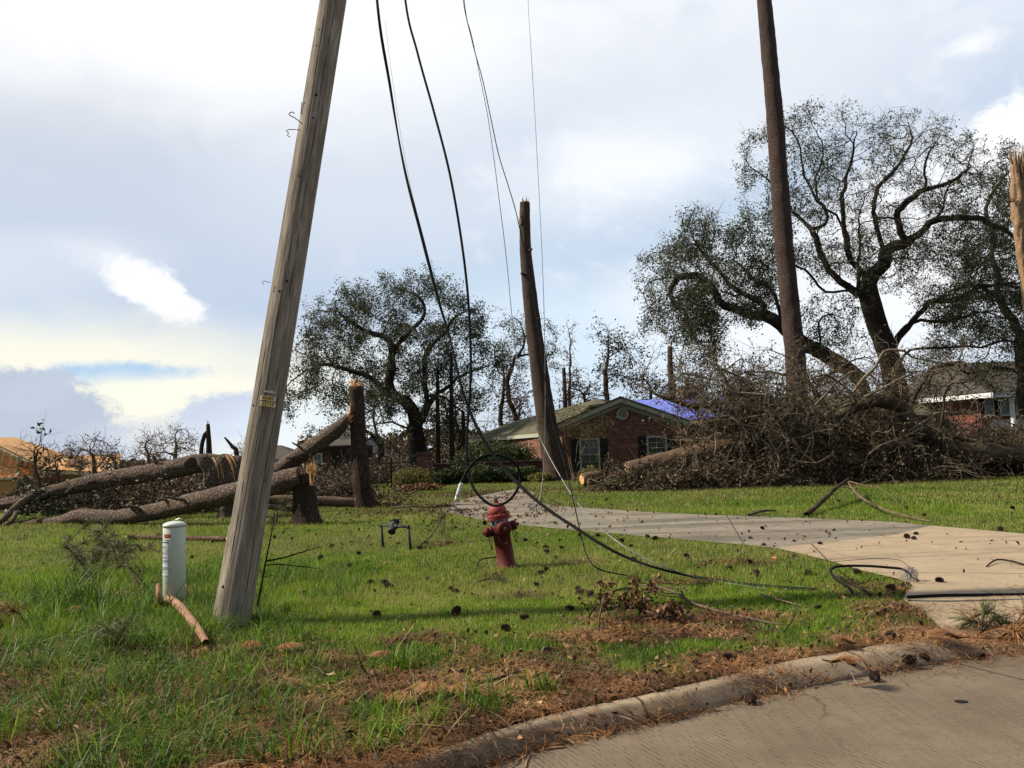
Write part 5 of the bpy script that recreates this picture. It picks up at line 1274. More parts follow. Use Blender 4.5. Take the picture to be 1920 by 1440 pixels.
for x, y0, lab in ((822, 690, 'thin straight trunk just right of the wide oak trunk'), (848, 660, 'tall thin trunk further right of the wide oak'), (870, 770, 'short thin trunk behind the hedge')):
    broken_pine(lab, [(x, 890), (x-1, 800), (x-2, y0)], 54, [.18, .15, .1], False, 'oak_bark', name='thin_trunk', group=GB)
# far left row
for i, (x, y0, w, h, lab) in enumerate(((175, 822, 40, 60, 'leftmost feathery bare tree over the framed house'), (215, 835, 28, 50, 'small bare tree right of the framed house roof'), (278, 812, 26, 65, 'round pale bare tree left of the forked snag'), (330, 800, 45, 60, 'crooked tree with hanging twigs above the bent trunk'), (130, 830, 30, 50, 'ragged tree close over the framed house'), (455, 830, 16, 60, 'small bare tree just left of the leaning pole'))):
    Yb_ = 58+3*i
    wispy(lab, [(x, y0+120), (x+2, y0+60), (x-2, y0+15)], Yb_, att_poly([(x-w, y0+h), (x-w*.8, y0+20), (x, y0), (x+w*.8, y0+15), (x+w, y0+h)], Yb_, 2, 520), 0.19, 'dry_leaf', 0.15, 3 if i != 4 else 6, name='bare_tree', bark_='twig_bark', tw=.8)
broken_pine('dark forked snag with sharp tip above the bent trunk', [(393, 900), (392, 850), (390, 795)], 45, [.2, .17, .10], True, 'stump_bark', fresh=False, splen=.4, nsp=5, name='snag', group=GB)
broken_pine('curved dark snag leaning against the sharp one', [(380, 905), (377, 855), (384, 815), (389, 808)], 45, [.13, .12, .11, .07], False, 'stump_bark', name='snag', group=GB)
broken_pine('curved dark snag just left of the leaning pole', [(446, 905), (444, 855), (436, 838), (421, 820)], 42, [.14, .13, .10, .04], False, 'stump_bark', name='snag', group=GB)
rng = np.random.default_rng(21); random.seed(21)
# ================================================================== HOUSES
def brickmat(name, c1, c2, mortar, scale=1.0):
    m, t, b = newmat(name); q = NB(t)
    tc_ = q.n('ShaderNodeTexCoord'); s3 = q.n('ShaderNodeSeparateXYZ', {0: tc_.outputs['Object']})
    cv = q.n('ShaderNodeCombineXYZ', {0: q.math('ADD', s3.outputs[0], s3.outputs[1]), 1: s3.outputs[2]}).outputs[0]
    br = q.n('ShaderNodeTexBrick', {'Vector': cv, 'Color1': (*c1, 1), 'Color2': (*c2, 1), 'Mortar': (*mortar, 1), 'Scale': 1.0/scale, 'Mortar Size': 0.008, 'Brick Width': 0.23, 'Row Height': 0.078, 'Bias': 0.1})
    wn_ = q.n('ShaderNodeTexWhiteNoise', {'Vector': q.n('ShaderNodeVectorMath', {0: cv, 1: (4.3, 12.8, 1)}, operation='MULTIPLY').outputs[0]})
    n = q.noise(q.coord(), 3.0, 7, 0.7)
    rowv = q.n('ShaderNodeTexBrick', {'Vector': cv, 'Color1': (0, 0, 0, 1), 'Color2': (1, 1, 1, 1), 'Mortar': (0, 0, 0, 1), 'Scale': 1.0/scale, 'Mortar Size': 0.004, 'Brick Width': 0.23, 'Row Height': 0.078, 'Bias': -0.55})
    c = q.mix(q.math('MULTIPLY', rowv.outputs[0], 0.55), br.outputs[0], tuple(min(1, x*2.0+0.03) for x in c2))
    c = q.mix(q.ramp(n, [(0.35, 0.5), (0.6, 0.0)]), c, tuple(x*0.5 for x in c1))
    t.links.new(c, b.inputs['Base Color']); b.inputs['Roughness'].default_value = 0.92; b.inputs['Specular IOR Level'].default_value = 0.1
    t.links.new(q.bump(br.outputs[1], 0.5, -0.01), b.inputs['Normal']); MAT[name] = m
brickmat('brick', (0.15, 0.068, 0.050), (0.27, 0.120, 0.085), (0.16, 0.12, 0.095)); brickmat('brick_red', (0.17, 0.06, 0.045), (0.23, 0.08, 0.06), (0.20, 0.10, 0.08)); brickmat('brick_dark', (0.07, 0.04, 0.03), (0.14, 0.075, 0.055), (0.10, 0.08, 0.06))
def shingle(name, c1, c2, sc=1.0):
    m, t, b = newmat(name); q = NB(t); v = q.coord()
    tc_ = q.n('ShaderNodeTexCoord'); s3 = q.n('ShaderNodeSeparateXYZ', {0: tc_.outputs['Object']}); cv = q.n('ShaderNodeCombineXYZ', {0: s3.outputs[0], 1: q.math('ADD', q.math('MULTIPLY', s3.outputs[2], 1.8), s3.outputs[1])}).outputs[0]
    br = q.n('ShaderNodeTexBrick', {'Vector': cv, 'Color1': (*c1, 1), 'Color2': (*c2, 1), 'Mortar': (*[x*0.4 for x in c1], 1), 'Scale': 1.0/sc, 'Mortar Size': 0.012, 'Brick Width': 0.35, 'Row Height': 0.2}).outputs[0]
    n = q.noise(v, 0.8, 6, 0.7); c = q.mix(q.ramp(n, [(0.35, 0.6), (0.6, 0.0)]), br, tuple(x*0.6 for x in c1))
    t.links.new(c, b.inputs['Base Color']); b.inputs['Roughness'].default_value = 0.95; b.inputs['Specular IOR Level'].default_value = 0.1; MAT[name] = m
shingle('shingle_brown', (0.11, 0.105, 0.068), (0.18, 0.165, 0.105)); shingle('shingle_grey', (0.085, 0.076, 0.068), (0.125, 0.112, 0.10)); shingle('shingle_light', (0.15, 0.16, 0.17), (0.21, 0.22, 0.23))
simple('trim_cream', (0.38, 0.40, 0.31), 0.6, 0.12, 6); simple('trim_white', (0.72, 0.72, 0.70), 0.55, 0.08, 5); simple('shutter_black', (0.012, 0.012, 0.013), 0.6, 0.3, 10)
simple('siding_white', (0.62, 0.64, 0.67), 0.6, 0.05, 3); simple('wall_grey', (0.20, 0.20, 0.19), 0.8, 0.2, 3)  # white siding, and an even grey for the small far house
simple('ply', (0.55, 0.30, 0.12), 0.75, 0.25, 2.5); simple('ply_dark', (0.26, 0.12, 0.05), 0.8, 0.3, 2.0); simple('lumber', (0.72, 0.55, 0.32), 0.7, 0.15, 6)
simple('tarp_blue', (0.10, 0.14, 0.62), 0.35, 0.2, 2.5, 0.6, spec=0.5, bscale=3)
m, t, b = newmat('glass'); b.inputs['Base Color'].default_value = (0.055, 0.08, 0.072, 1); b.inputs['Roughness'].default_value = 0.12; b.inputs['Specular IOR Level'].default_value = 0.8; MAT['glass'] = m
simple('iron', (0.010, 0.010, 0.011), 0.6, 0.3, 10)

def part(mb, name, mat, root, smooth=False):
    return child_world(mb.build(name, mat, None, smooth), root)
def window(x, y, z, w, h, root, frame, cols=2, rows=4, shut=None, sill=True, depth=0.10):
    """in a wall facing -Y at y; centre x, bottom z"""
    f = MB(); t_ = 0.09
    f.box((x-w/2+t_/2, y-depth/2, z+h/2), (t_, depth+.06, h)); f.box((x+w/2-t_/2, y-depth/2, z+h/2), (t_, depth+.06, h)); f.box((x, y-depth/2, z+h-t_/2), (w-2*t_, depth+.058, t_)); f.box((x, y-depth/2, z+t_/2), (w-2*t_, depth+.058, t_))
    f.box((x, y-depth/2, z+h/2), (w-2*t_, depth+.03, 0.055))
    fo = part(f, 'window', frame, root)
    g_ = MB(); g_.box((x, y-0.02, z+h/2), (w-2*t_, 0.02, h-2*t_)); gp = g_.build('pane', 'glass'); gp.parent = fo
    f = MB(); iw = w-2*t_; ih = h-2*t_
    for i in range(1, cols): f.box((x-iw/2+iw*i/cols, y-0.035, z+h/2), (0.025, 0.02, ih))
    for i in range(1, rows):
        if i*2 != rows: f.box((x, y-0.036, z+t_+ih*i/rows), (iw, 0.02, 0.025))
    if f.v: mo = f.build('muntins', frame); mo.parent = fo
    if sill: f = MB(); f.box((x, y-0.07, z-0.045), (w+0.16, 0.2, 0.085)); so = f.build('sill', frame); so.parent = fo
    if shut:
        for s_ in (-1, 1):
            f = MB(); xc = x+s_*(w/2+shut/2+0.01); f.box((xc, y-0.035, z+h/2), (shut, 0.05, h)); f.box((xc, y-0.07, z+h/2), (shut*0.7, 0.02, h*0.42)); part(f, 'shutter', 'shutter_black', root)
# ---- the brick gable house
def gable_house():
    Y = 40.0; c0 = P(1163, 892, Y); xc = P(1163, 780, Y).x; root = thing('brick_house', 'one-storey red brick house with a front gable and round vent, behind the snapped pine', 'house', (xc, Y, 0))
    hw = 3.0; ze = 2.72; za = P(1163, 745, Y).z-.1; D = 6.0
    f = MB(); f.add([(xc-hw, Y, -.3), (xc+hw, Y, -.3), (xc+hw, Y, ze), (xc, Y, za-.05), (xc-hw, Y, ze), (xc-hw, Y+D, -.3), (xc+hw, Y+D, -.3), (xc+hw, Y+D, ze), (xc, Y+D, za-.05), (xc-hw, Y+D, ze)],
               [(0, 1, 2, 3, 4), (9, 8, 7, 6, 5), (0, 4, 9, 5), (1, 6, 7, 2)]); part(f, 'wall', 'brick', root)
    ov = 0.42; sl = (za-ze)/hw; zo = ze-sl*ov
    f = MB()
    for s_ in (-1, 1):
        f.slab([(xc, Y-ov, za+.14), (xc, Y+D+3, za+.14), (xc+s_*(hw+ov), Y+D+3, zo+.14), (xc+s_*(hw+ov), Y-ov, zo+.14)], 0.10)
    part(f, 'roof', 'shingle_brown', root)
    f = MB()
    for s_ in (-1, 1):
        a = Vector((xc, Y-ov+.02, za)); b_ = Vector((xc+s_*(hw+ov), Y-ov+.02, zo)); n = Vector((0, 0, 1))
        f.add([a+n*.06, b_+n*.06, b_-n*.17, a-n*.17, a+n*.06+Vector((0, .08, 0)), b_+n*.06+Vector((0, .08, 0)), b_-n*.17+Vector((0, .08, 0)), a-n*.17+Vector((0, .08, 0))], [(0, 1, 2, 3), (7, 6, 5, 4), (0, 4, 5, 1), (3, 2, 6, 7), (1, 5, 6, 2), (0, 3, 7, 4)])
        a = Vector((xc, Y-.03, za-.16)); b_ = Vector((xc+s_*(hw+.1), Y-.03, za-.16-sl*(hw+.1)))
        f.add([a, b_, b_-n*.22, a-n*.22, a+Vector((0, .05, 0)), b_+Vector((0, .05, 0)), b_-n*.22+Vector((0, .05, 0)), a-n*.22+Vector((0, .05, 0))], [(0, 1, 2, 3), (7, 6, 5, 4), (0, 4, 5, 1), (3, 2, 6, 7), (1, 5, 6, 2), (0, 3, 7, 4)])
        f.box((xc+s_*(hw+ov-.02), Y+D/2, zo), (.09, D+ov*2, .2))
    part(f, 'gable_trim', 'trim_cream', root)
    # round louvred vent
    vp = P(1167, 776, Y); f = MB(); k = 28
    for i in range(k):
        a0, a1 = 2*math.pi*i/k, 2*math.pi*(i+1)/k
        q_ = lambda a, r, yy: (vp.x+r*math.cos(a), yy, vp.z+r*math.sin(a))
        f.add([q_(a0, .22, Y-.07), q_(a1, .22, Y-.07), q_(a1, .30, Y-.07), q_(a0, .30, Y-.07), q_(a0, .22, Y+.02), q_(a1, .22, Y+.02), q_(a1, .30, Y+.02), q_(a0, .30, Y+.02)], [(0, 3, 2, 1), (0, 1, 5, 4), (2, 3, 7, 6)])
    for i in range(7):
        z = -0.18+i*0.06; w = math.sqrt(max(0, .22**2-z*z)); f.box((vp.x, Y-.03, vp.z+z), (2*w, .04, .03))
    vo_ = part(f, 'round_vent', 'trim_cream', root)
    a = P(1107, 882, Y); b_ = P(1107, 822, Y)
    window(a.x, Y, a.z, 1.02, b_.z-a.z, root, 'trim_cream', 2, 4, .40)
    a = P(1232, 855, Y); b_ = P(1232, 817, Y); window(a.x, Y, .75, 1.02, b_.z-.75, root, 'trim_cream', 2, 4, .42)
    # wing running back to the left
    x0 = xc-hw; xw = P(890, 800, 58).x; Yw = 43.0
    f = MB(); A_ = Vector((x0+.05, Yw, 0)); B_ = Vector((P(893, 850, 58).x, 58, 0))
    ln = (B_-A_).length; d = (B_-A_).normalized(); nn = Vector((d.y, -d.x, 0)); nn = nn if nn.y < 0 else -nn
    back1 = [B_-nn*8, A_-nn*8+Vector((4, 0, 0))]
    f.add([A_+Vector((0, 0, -.3)), B_+Vector((0, 0, -.3)), B_+Vector((0, 0, 2.5)), A_+Vector((0, 0, 2.5)), back1[0]+Vector((0, 0, -.3)), back1[0]+Vector((0, 0, 2.5))], [(0, 3, 2, 1), (1, 2, 5, 4)]); part(f, 'wing_wall', 'brick', root)
    ev = [A_+nn*.5+Vector((0.6, 0, 2.45)), B_+nn*.5+d*.5+Vector((0, 0, 2.35))]
    r1 = P(962, 790, 61); r2 = P(1122, 748, 47); r3 = Vector((xc, Y+5, za+.12))
    f = MB(); f.slab([ev[0], ev[1], r1, r2], .12); f.slab([ev[0], r2, r3, (xc-hw*.5, Y+1.0, ze+.95)], .11)
    bkl = B_-nn*9+d*.4+Vector((0, 0, 2.35)); f.slab([ev[1], bkl, r1], .12); f.slab([r1, bkl, back1[1]+Vector((6, 0, 2.35)), r2], .12)
    part(f, 'wing_roof', 'shingle_brown', root)
    f = MB(); f.beam(ev[0]+Vector((0, 0, -.14)), ev[1]+Vector((0, 0, -.14)), .10, .22); part(f, 'gutter', 'trim_cream', root)
    wp = A_+d*1.7
    ang = math.atan2(d.y, d.x)
    f = MB(); f.box((0, 0, .85+.75), (1.0, .12, 1.5)); w_ = f.build('window', 'trim_cream'); w_.location = wp+nn*.02; w_.rotation_euler = (0, 0, ang); w_.parent = root; w_.matrix_parent_inverse = root.matrix_basis.inverted()
    f = MB(); s_ = 1
    for i in range(2):
        for j in range(4): f.box((-.21+.42*i, 0, 1.1+.34*j), (.36, .16, .29))
    g_ = f.build('pane', 'glass'); g_.parent = w_
    # main body to the right with ridge parallel to the street
    xr = P(1690, 760, 46).x; xl = xc+hw-.6; Ym = 43.0; zr = P(1230, 753, 47).z; zr2 = zr
    f = MB(); f.box(((xl+xr)/2, Ym+3.9, 1.2), (xr-xl, 7.6, 3.0)); part(f, 'main_wall', 'brick', root)
    f = MB(); f.slab([(xl-3.2, Ym+4, zr), (xr+.4, Ym+4, zr), (xr+.4, Ym-.5, 2.6), (xl, Ym-.5, 2.6)], .12); f.slab([(xl-3.2, Ym+4, zr), (xr+.4, Ym+4, zr), (xr+.4, Ym+8.5, 2.6), (xl, Ym+8.5, 2.6)], .12); part(f, 'main_roof', 'shingle_brown', root)
    cp = P(1297, 740, 47); f = MB(); f.box((cp.x, Ym+4.1, (2.9+P(1297, 727, 47).z)/2), (1.15, .7, P(1297, 727, 47).z-2.9)); ch = part(f, 'chimney', 'brick', root)
    f = MB(); f.box((cp.x, Ym+4.1, P(1297, 727, 47).z+.06), (1.3, .85, .12)); f.box((cp.x-.25, Ym+4.1, P(1297, 727, 47).z+.26), (.22, .22, .3)); cc_ = f.build('chimney_cap', 'shingle_grey'); cc_.parent = ch
    # tarp over the street-side slope
    V = []; nx, ny = 30, 10; x1 = xc+1.6; x2 = P(1375, 760, 45).x
    for j in range(ny+1):
        for i in range(nx+1):
            u = i/nx; v_ = j/ny; x = x1+(x2-x1)*u; y = Ym+4-4.2*v_; z = zr-(zr-2.6)*(4.2*v_/4.5)+.10+.05*mnoise.noise(Vector((x*.9, y*1.6, 0)))+.04*mnoise.noise(Vector((x*3, y*.7, 3)))
            V.append((x, y, z))
    Q = [(j*(nx+1)+i, j*(nx+1)+i+1, (j+1)*(nx+1)+i+1, (j+1)*(nx+1)+i) for j in range(ny) for i in range(nx)]
    o = np_mesh('roof_tarp', V, Q, 'tarp_blue', smooth=True); sm = o.modifiers.new('s', 'SOLIDIFY'); sm.thickness = .03
    tag(o, 'bright blue tarp stretched over the brick house roof right of the gable', 'tarp')
gable_house()

# ---- two-storey house at the right
def two_storey():
    Y = 85.0; base = P(1840, 835, Y); root = thing('brick_house', 'two-storey red brick house with white column and porch at the right edge', 'house', (base.x, Y, 0))
    ze = 5.7; xl = P(1775, 760, 87).x; xm = P(1838, 760, Y).x; xr = xm+16
    f = MB(); f.add([(xl, Y+9, -1), (xm, Y, -1), (xr, Y, -1), (xr, Y+10, -1), (xl, Y+9, ze), (xm, Y, ze), (xr, Y, ze), (xr, Y+10, ze)], [(0, 1, 5, 4), (1, 2, 6, 5), (2, 3, 7, 6)]); part(f, 'wall', 'brick_red', root)
    f = MB(); e = [Vector((xl-1.6, Y+8.0, ze)), Vector((xm-.6, Y-3.2, ze)), Vector((xr+1, Y-3.2, ze)), Vector((xr+1, Y+13, ze)), Vector((xl-1.6, Y+13, ze))]
    r1 = Vector((P(1762, 682, Y+5).x, Y+5, P(1762, 682, Y+5).z)); r1.z = min(r1.z, 9.6); r2 = Vector((xr, Y+5, r1.z))
    f.slab([e[0], e[1], r1], .15); f.slab([e[1], e[2], r2, r1], .15); f.slab([e[3], e[4], r1, r2], .15); f.slab([e[4], e[0], r1], .15); part(f, 'roof', 'shingle_grey', root)
    f = MB(); f.beam(e[0]-Vector((0, 0, .35)), e[1]-Vector((0, 0, .35)), .3, .5); f.beam(e[1]-Vector((0, 0, .35)), e[2]-Vector((0, 0, .35)), .3, .5); part(f, 'fascia', 'trim_white', root)
    for k in range(5):
        x = P(1898, 760, Y-2.6).x+k*3.3; f = MB(); f.lathe([(.36, -1), (.36, -.2), (.27, 0), (.22, ze-1), (.3, ze-.75), (.3, ze-.5)], 16, Matrix.Translation((x, Y-2.6, 0))); part(f, 'column', 'trim_white', root, True)
    for px in (1853, 1882, 1912):
        x = P(px, 750, Y).x; window(x, Y, 3.3, 1.0, 1.9, root, 'trim_white', 2, 2, .42, True); 
    f = MB(); x = P(1890, 820, Y).x; f.box((x+4, Y-.04, 1.0), (11.6, .05, 3.6)); part(f, 'porch_wall', 'siding_white', root)
    window(P(1887, 810, Y).x, Y-.08, .5, 1.1, 1.7, root, 'trim_white', 2, 2, None, False)
    # low garage wing
    Yg = 78; xg = P(1752, 800, Yg).x; f = MB(); f.add([(xg-2.4, Yg, -1), (xg+2.4, Yg, -1), (xg+2.4, Yg, 1.9), (xg, Yg, 3.6), (xg-2.4, Yg, 1.9), (xg-2.4, Yg+6, -1), (xg+2.4, Yg+6, -1), (xg+2.4, Yg+6, 1.9), (xg, Yg+6, 3.6), (xg-2.4, Yg+6, 1.9)], [(0, 1, 2, 3, 4), (0, 4, 9, 5), (1, 6, 7, 2)]); part(f, 'garage_wall', 'brick_dark', root)
    f = MB(); f.slab([(xg, Yg-.4, 3.8), (xg, Yg+6, 3.8), (xg+2.9, Yg+6, 1.75), (xg+2.9, Yg-.4, 1.75)], .14); f.slab([(xg, Yg-.4, 3.8), (xg, Yg+6, 3.8), (xg-2.9, Yg+6, 1.75), (xg-2.9, Yg-.4, 1.75)], .14); part(f, 'garage_roof', 'shingle_grey', root)
two_storey()

# ---- timber-framed house under construction, far left
def framed():
    Y = 66.0; c0 = P(60, 920, Y); g0 = -2.2; root = thing('unfinished_house', 'unfinished house of orange plywood and bare rafters at the far left', 'unfinished house', (c0.x, Y, g0))
    X = lambda px: P(px, 880, Y).x
    Z = lambda px, py, yy=Y: P(px, py, yy).z
    f = MB(); f.box(((X(-120)+X(68))/2, Y+4, (Z(0, 898)+g0)/2), (X(68)-X(-120), 8, Z(0, 898)-g0)); part(f, 'wall', 'ply', root)
    f = MB(); f.box(((X(66)+X(182))/2, Y+5.5, (Z(120, 890)+g0)/2), (X(182)-X(66), 8, Z(120, 890)-g0)); part(f, 'side_wall', 'ply_dark', root)
    f = MB(); f.slab([(X(52), Y+1, Z(52, 879)), (X(208), Y+1, Z(208, 887)), (X(172), Y+5, P(172, 853, Y+5).z), (X(66), Y+5, P(66, 857, Y+5).z)], .08)
    part(f, 'roof_sheet', 'ply', root)
    f = MB(); f.slab([(X(100), Y+1.6, Z(100, 872)), (X(130), Y+1.6, Z(130, 873)), (X(128), Y+3.0, Z(128, 863)+.1), (X(103), Y+3.0, Z(103, 862)+.1)], .05)
    part(f, 'roof_opening', 'ply_dark', root)
    f = MB(); a = Vector((X(-60), Y+1.0, Z(-60, 822))); b_ = Vector((X(60), Y+1.0, Z(60, 874))); f.slab([a, b_, b_+Vector((1.5, 5, .2)), a+Vector((0, 5, .2))], .06); f.slab([(X(-120), Y+2.2, Z(0, 897)), (X(64), Y+2.2, Z(0, 897)), (X(60), Y+2.6, Z(60, 872)), (X(-60), Y+2.6, Z(-60, 830))], .06); part(f, 'roof_deck', 'ply', root)
    # gable of rafters
    for k in range(2):
        yy = Y+.2+k*.6; f = MB(); a = Vector((X(-60), yy, Z(-60, 815))); b_ = Vector((X(48)+.2*k, yy, Z(48, 868))); c_ = Vector((X(-60)-6, yy, Z(-60, 868)))
        f.beam(a, b_, .12, .2); f.beam(a, c_, .12, .2); part(f, 'rafter', 'lumber', root)
    for k, px in enumerate((-36, -22, -8, 6, 20, 32)):
        f = MB(); t_ = (px+60)/108; top = Z(-60, 815)+(Z(48, 868)-Z(-60, 815))*t_; f.beam((X(px)-.45, Y+.1, Z(0, 897)), (X(px), Y+.1, top), .10, .14); part(f, 'stud', 'lumber', root)
    f = MB(); f.beam((X(-70), Y-.1, Z(0, 897)), (X(70), Y-.1, Z(0, 897)-.05), .12, .18); f.beam((X(66), Y-.1, Z(66, 884)), (X(205), Y-.1, Z(205, 890)), .1, .22); part(f, 'plate_beam', 'lumber', root)
    for px in (182, 190, 197):
        f = MB(); f.beam((X(px), Y+.4, Z(px, 886)), (X(px)-.1, Y+1.6, Z(px, 874)), .1, .14); part(f, 'brace', 'lumber', root)
framed()
# ---- pale houses behind the leaning pole
def pale_house(label, pxl, pxr, pxe, pyr, pye, Y, wall, roof, win=()):
    xl = P(pxl, pye, Y).x; xr = P(pxr, pye, Y).x; ze = P((pxl+pxr)/2, pye, Y).z; zr = P(pxe, pyr, Y+4).z
    root = thing('house', label, 'house', ((xl+xr)/2, Y, 0)); f = MB(); f.box(((xl+xr)/2, Y+4, (ze-2)/2), (xr-xl, 8, ze+2)); part(f, 'wall', wall, root)
    xe = P(pxe, pyr, Y+4).x; w = (xr-xl)*.12; f = MB(); o_ = .5; e = [(xl-o_, Y-o_, ze), (xr+o_, Y-o_, ze), (xr+o_, Y+8+o_, ze), (xl-o_, Y+8+o_, ze)]; r1 = (xe-w, Y+4, zr); r2 = (xe+w, Y+4, zr)
    f.slab([e[0], e[1], r2, r1], .15); f.slab([e[1], e[2], r2], .15); f.slab([e[2], e[3], r1, r2], .15); f.slab([e[3], e[0], r1], .15); part(f, 'roof', roof, root)
    f = MB(); f.box(((xl+xr)/2, Y-.5, ze-.15), (xr-xl+1, .1, .25)); part(f, 'fascia', 'trim_white', root)
    for px, py in win:
        x = P(px, py, Y).x; z = P(px, py, Y).z; window(x, Y, z-.6, 1.0, 1.2, root, 'trim_white', 2, 2, None, False)
pale_house('white house with dark roof peeping out right behind the leaning pole', 480, 548, 520, 835, 857, 95, 'siding_white', 'shingle_grey', ((537, 866),))
pale_house('grey house with broad light grey roof behind the slanting broken trunk', 540, 700, 640, 802, 858, 78, 'siding_white', 'shingle_light', ((590, 872), (560, 872)))
pale_house('small far house with tan roof seen between the oak trunks', 712, 745, 722, 850, 868, 90, 'wall_grey', 'dry_wood' if False else 'shingle_brown')
pale_house('small white house right of the wide oak trunk behind the hedge', 800, 850, 825, 862, 876, 96, 'siding_white', 'shingle_light')
# dark brick house behind the fence
Y = 46; root = thing('brick_house', 'low dark brick house with an arched window behind the stumps', 'house', (P(630, 890, Y).x, Y, 0)); xa, xb = P(575, 890, Y).x, P(665, 890, Y).x
f = MB(); f.box(((xa+xb)/2, Y+3, .8), (xb-xa, 6, 2.6)); part(f, 'wall', 'brick_dark', root); f = MB(); f.slab([(xa-.3, Y-.4, 2.1), (xb+.3, Y-.4, 2.1), (xb-.6, Y+3, 2.7), (xa+.6, Y+3, 2.7)], .1); part(f, 'roof', 'shingle_grey', root)
window(P(597, 893, Y).x, Y, .75, .55, .95, root, 'trim_cream', 2, 3, None, True); f = MB(); xd = P(638, 893, Y).x; f.box((xd, Y-.03, .8), (.9, .06, 1.9)); part(f, 'door', 'shutter_black', root)

# ================================================================== FENCE, PILLAR, WALL
def fence():
    Y = 34.0; a = P(690, 922, Y); b_ = P(782, 915, 37.0); a.z = b_.z = 0; root = thing('iron_fence', 'black iron picket fence in front of the wide live oak', 'fence', tuple(a)); d = b_-a; n = int(d.length/.125)
    f = MB(); f.beam(a+Vector((0, 0, 1.12)), b_+Vector((0, 0, 1.12)), .03, .035); f.beam(a+Vector((0, 0, .14)), b_+Vector((0, 0, .14)), .03, .035); part(f, 'rail', 'iron', root)
    for i in range(n):
        p = a+d*(i/(n-1)); big = i % 12 == 0; f = MB()
        if big: f.box((p.x, p.y, .66), (.07, .07, 1.36)); f.lathe([(.045, 1.34), (.05, 1.37), (.03, 1.41), (.004, 1.43)], 8, Matrix.Translation((p.x, p.y, 0))); part(f, 'post', 'iron', root)
        else: f.tube([(p.x, p.y, .06), (p.x, p.y, 1.2), (p.x, p.y, 1.27)], .010, 5); part(f, 'picket', 'iron', root)
fence()
Y = 37.5; p = P(797, 900, Y); root = thing('brick_pillar', 'square brick pillar with cap at the right end of the iron fence', 'pillar', (p.x, Y, 0))
f = MB(); f.box((0, 0, .65), (.68, .68, 1.5)); f.build('shaft', 'brick', root); f = MB(); f.box((0, 0, 1.44), (.80, .80, .09)); f.box((0, 0, 1.52), (.70, .70, .08)); f.build('cap', 'brick_dark', root)
xa = p.x+.35; xb = P(1050, 900, 39).x; f = MB(); f.box(((xa+xb)/2, 38.6, .35), (xb-xa, .25, 1.1)); f.box(((xa+xb)/2, 38.6, .93), (xb-xa, .33, .07)); o = f.build('garden_wall', 'brick_dark'); tag(o, 'low dark brick garden wall behind the clipped hedge bushes', 'wall')

# ================================================================== SHRUBS
def shrub(label, px, py, Y, rx, rz, leaf='shrub_leaf', n=3200, name='bush', ls=0.10, group='bushes before the brick house', ry=None, base=0.0, stems=6, hollow=0.35):
    c0 = P(px, py, Y); root = thing(name, label, 'bush', (c0.x, Y, T(c0.x, Y)), group); ry = ry or rx*.8; v = rng.normal(size=(n, 3)); v /= np.linalg.norm(v, axis=1)[:, None]; rr = (hollow+(1-hollow)*rng.random(n))[:, None]
    lump = np.array([1+.35*mnoise.noise(Vector(a*2.3)+Vector((px, 0, 0))) for a in v])[:, None]
    q_ = v*rr*lump*np.array([rx, ry, rz]); q_[:, 2] += rz*.8+base; q_ = q_[q_[:, 2] > .02]
    w = Tubes()
    for i in range(stems*5):
        a = q_[rng.integers(len(q_))]; s0 = np.array([a[0]*.15, a[1]*.15, 0]); w.add([s0, (s0+a)*.5+rng.normal(size=3)*.05, a*1.02], [.018, .012, .005], 4)
    w.build('branches', 'twig_bark', root)
    leaves('foliage', q_, ls, leaf, root, aspect=.6); return root
for i, (px, py, Y, rx, rz, lab) in enumerate(((905, 895, 37.2, .75, .50, 'round clipped bush inside the cable loop'), (860, 893, 37.6, .7, .50, 'round clipped bush left of the cable loop'), (950, 893, 37.4, .75, .42, 'dark clipped bush right of the cable loop'), (988, 893, 37.6, .7, .42, 'low bush against the garden wall by the snapped pine'), (835, 905, 37, .6, .42, 'low bush just right of the brick pillar'))):
    shrub(lab, px, py, Y, rx, rz)
for px, py, Y, rx, rz, lab in ((770, 905, 36, 1.0, .5, 'loose green shrub left of the brick pillar'), (790, 930, 32.5, .9, .16, 'low brown heap of leaves in front of the brick pillar')):
    shrub(lab, px, py, Y, rx, rz, 'yellow_leaf' if rz > .4 else 'brown_leaf', 2600)
for px, Y, rx, rz, lab, lf in ((925, 41.5, 1.5, 1.0, 'broad leafy shrub in front of the wing roof', 'shrub_leaf'), (968, 41, 1.1, .9, 'shrub at the wing wall window', 'shrub_leaf'), (885, 42, 1.0, .8, 'dark shrub at the left end of the wing', 'shrub_leaf'), (1010, 39.4, .35, .4, 'small shrub at the foot of the wing wall', 'shrub_leaf')):
    shrub(lab, px, 880, Y, rx, rz, lf, 4200, ls=.11, base=.35, name='shrub')
shrub('small pale green shrub at the left end of the brush pile', 1108, 893, 31, .55, .42, 'yellow_leaf', 900, ls=.14, group=None, name='shrub')
shrub('low green shrub at the foot of the snapped pine', 1015, 900, 36.4, .6, .25, 'yellow_leaf', 700, ls=.13, group=None, name='shrub')
# crepe myrtle with pale stems before the gable
Y = 37.6
tree('crepe_myrtle', 'small many-stemmed tree with fine yellow-green leaves before the gable window', 'tree', [gl([(1078, 905), (1076, 880), (1070, 850), (1060, 810)], Y), gl([(1078, 905), (1084, 870), (1095, 845), (1110, 810)], Y), gl([(1077, 893), (1080, 850), (1088, 820), (1085, 790)], Y), gl([(1078, 890), (1062, 850), (1042, 815)], Y)],
     att_poly([(1012, 800), (1035, 775), (1080, 762), (1125, 770), (1140, 800), (1115, 830), (1080, 815), (1040, 832), (1015, 825)], Y, 1.3, 700), .07, .006, .16, .2, 2, 'yellow_leaf', .07, 6, .12, bark_='twig_bark', tw_len=.3, flare=1.2)

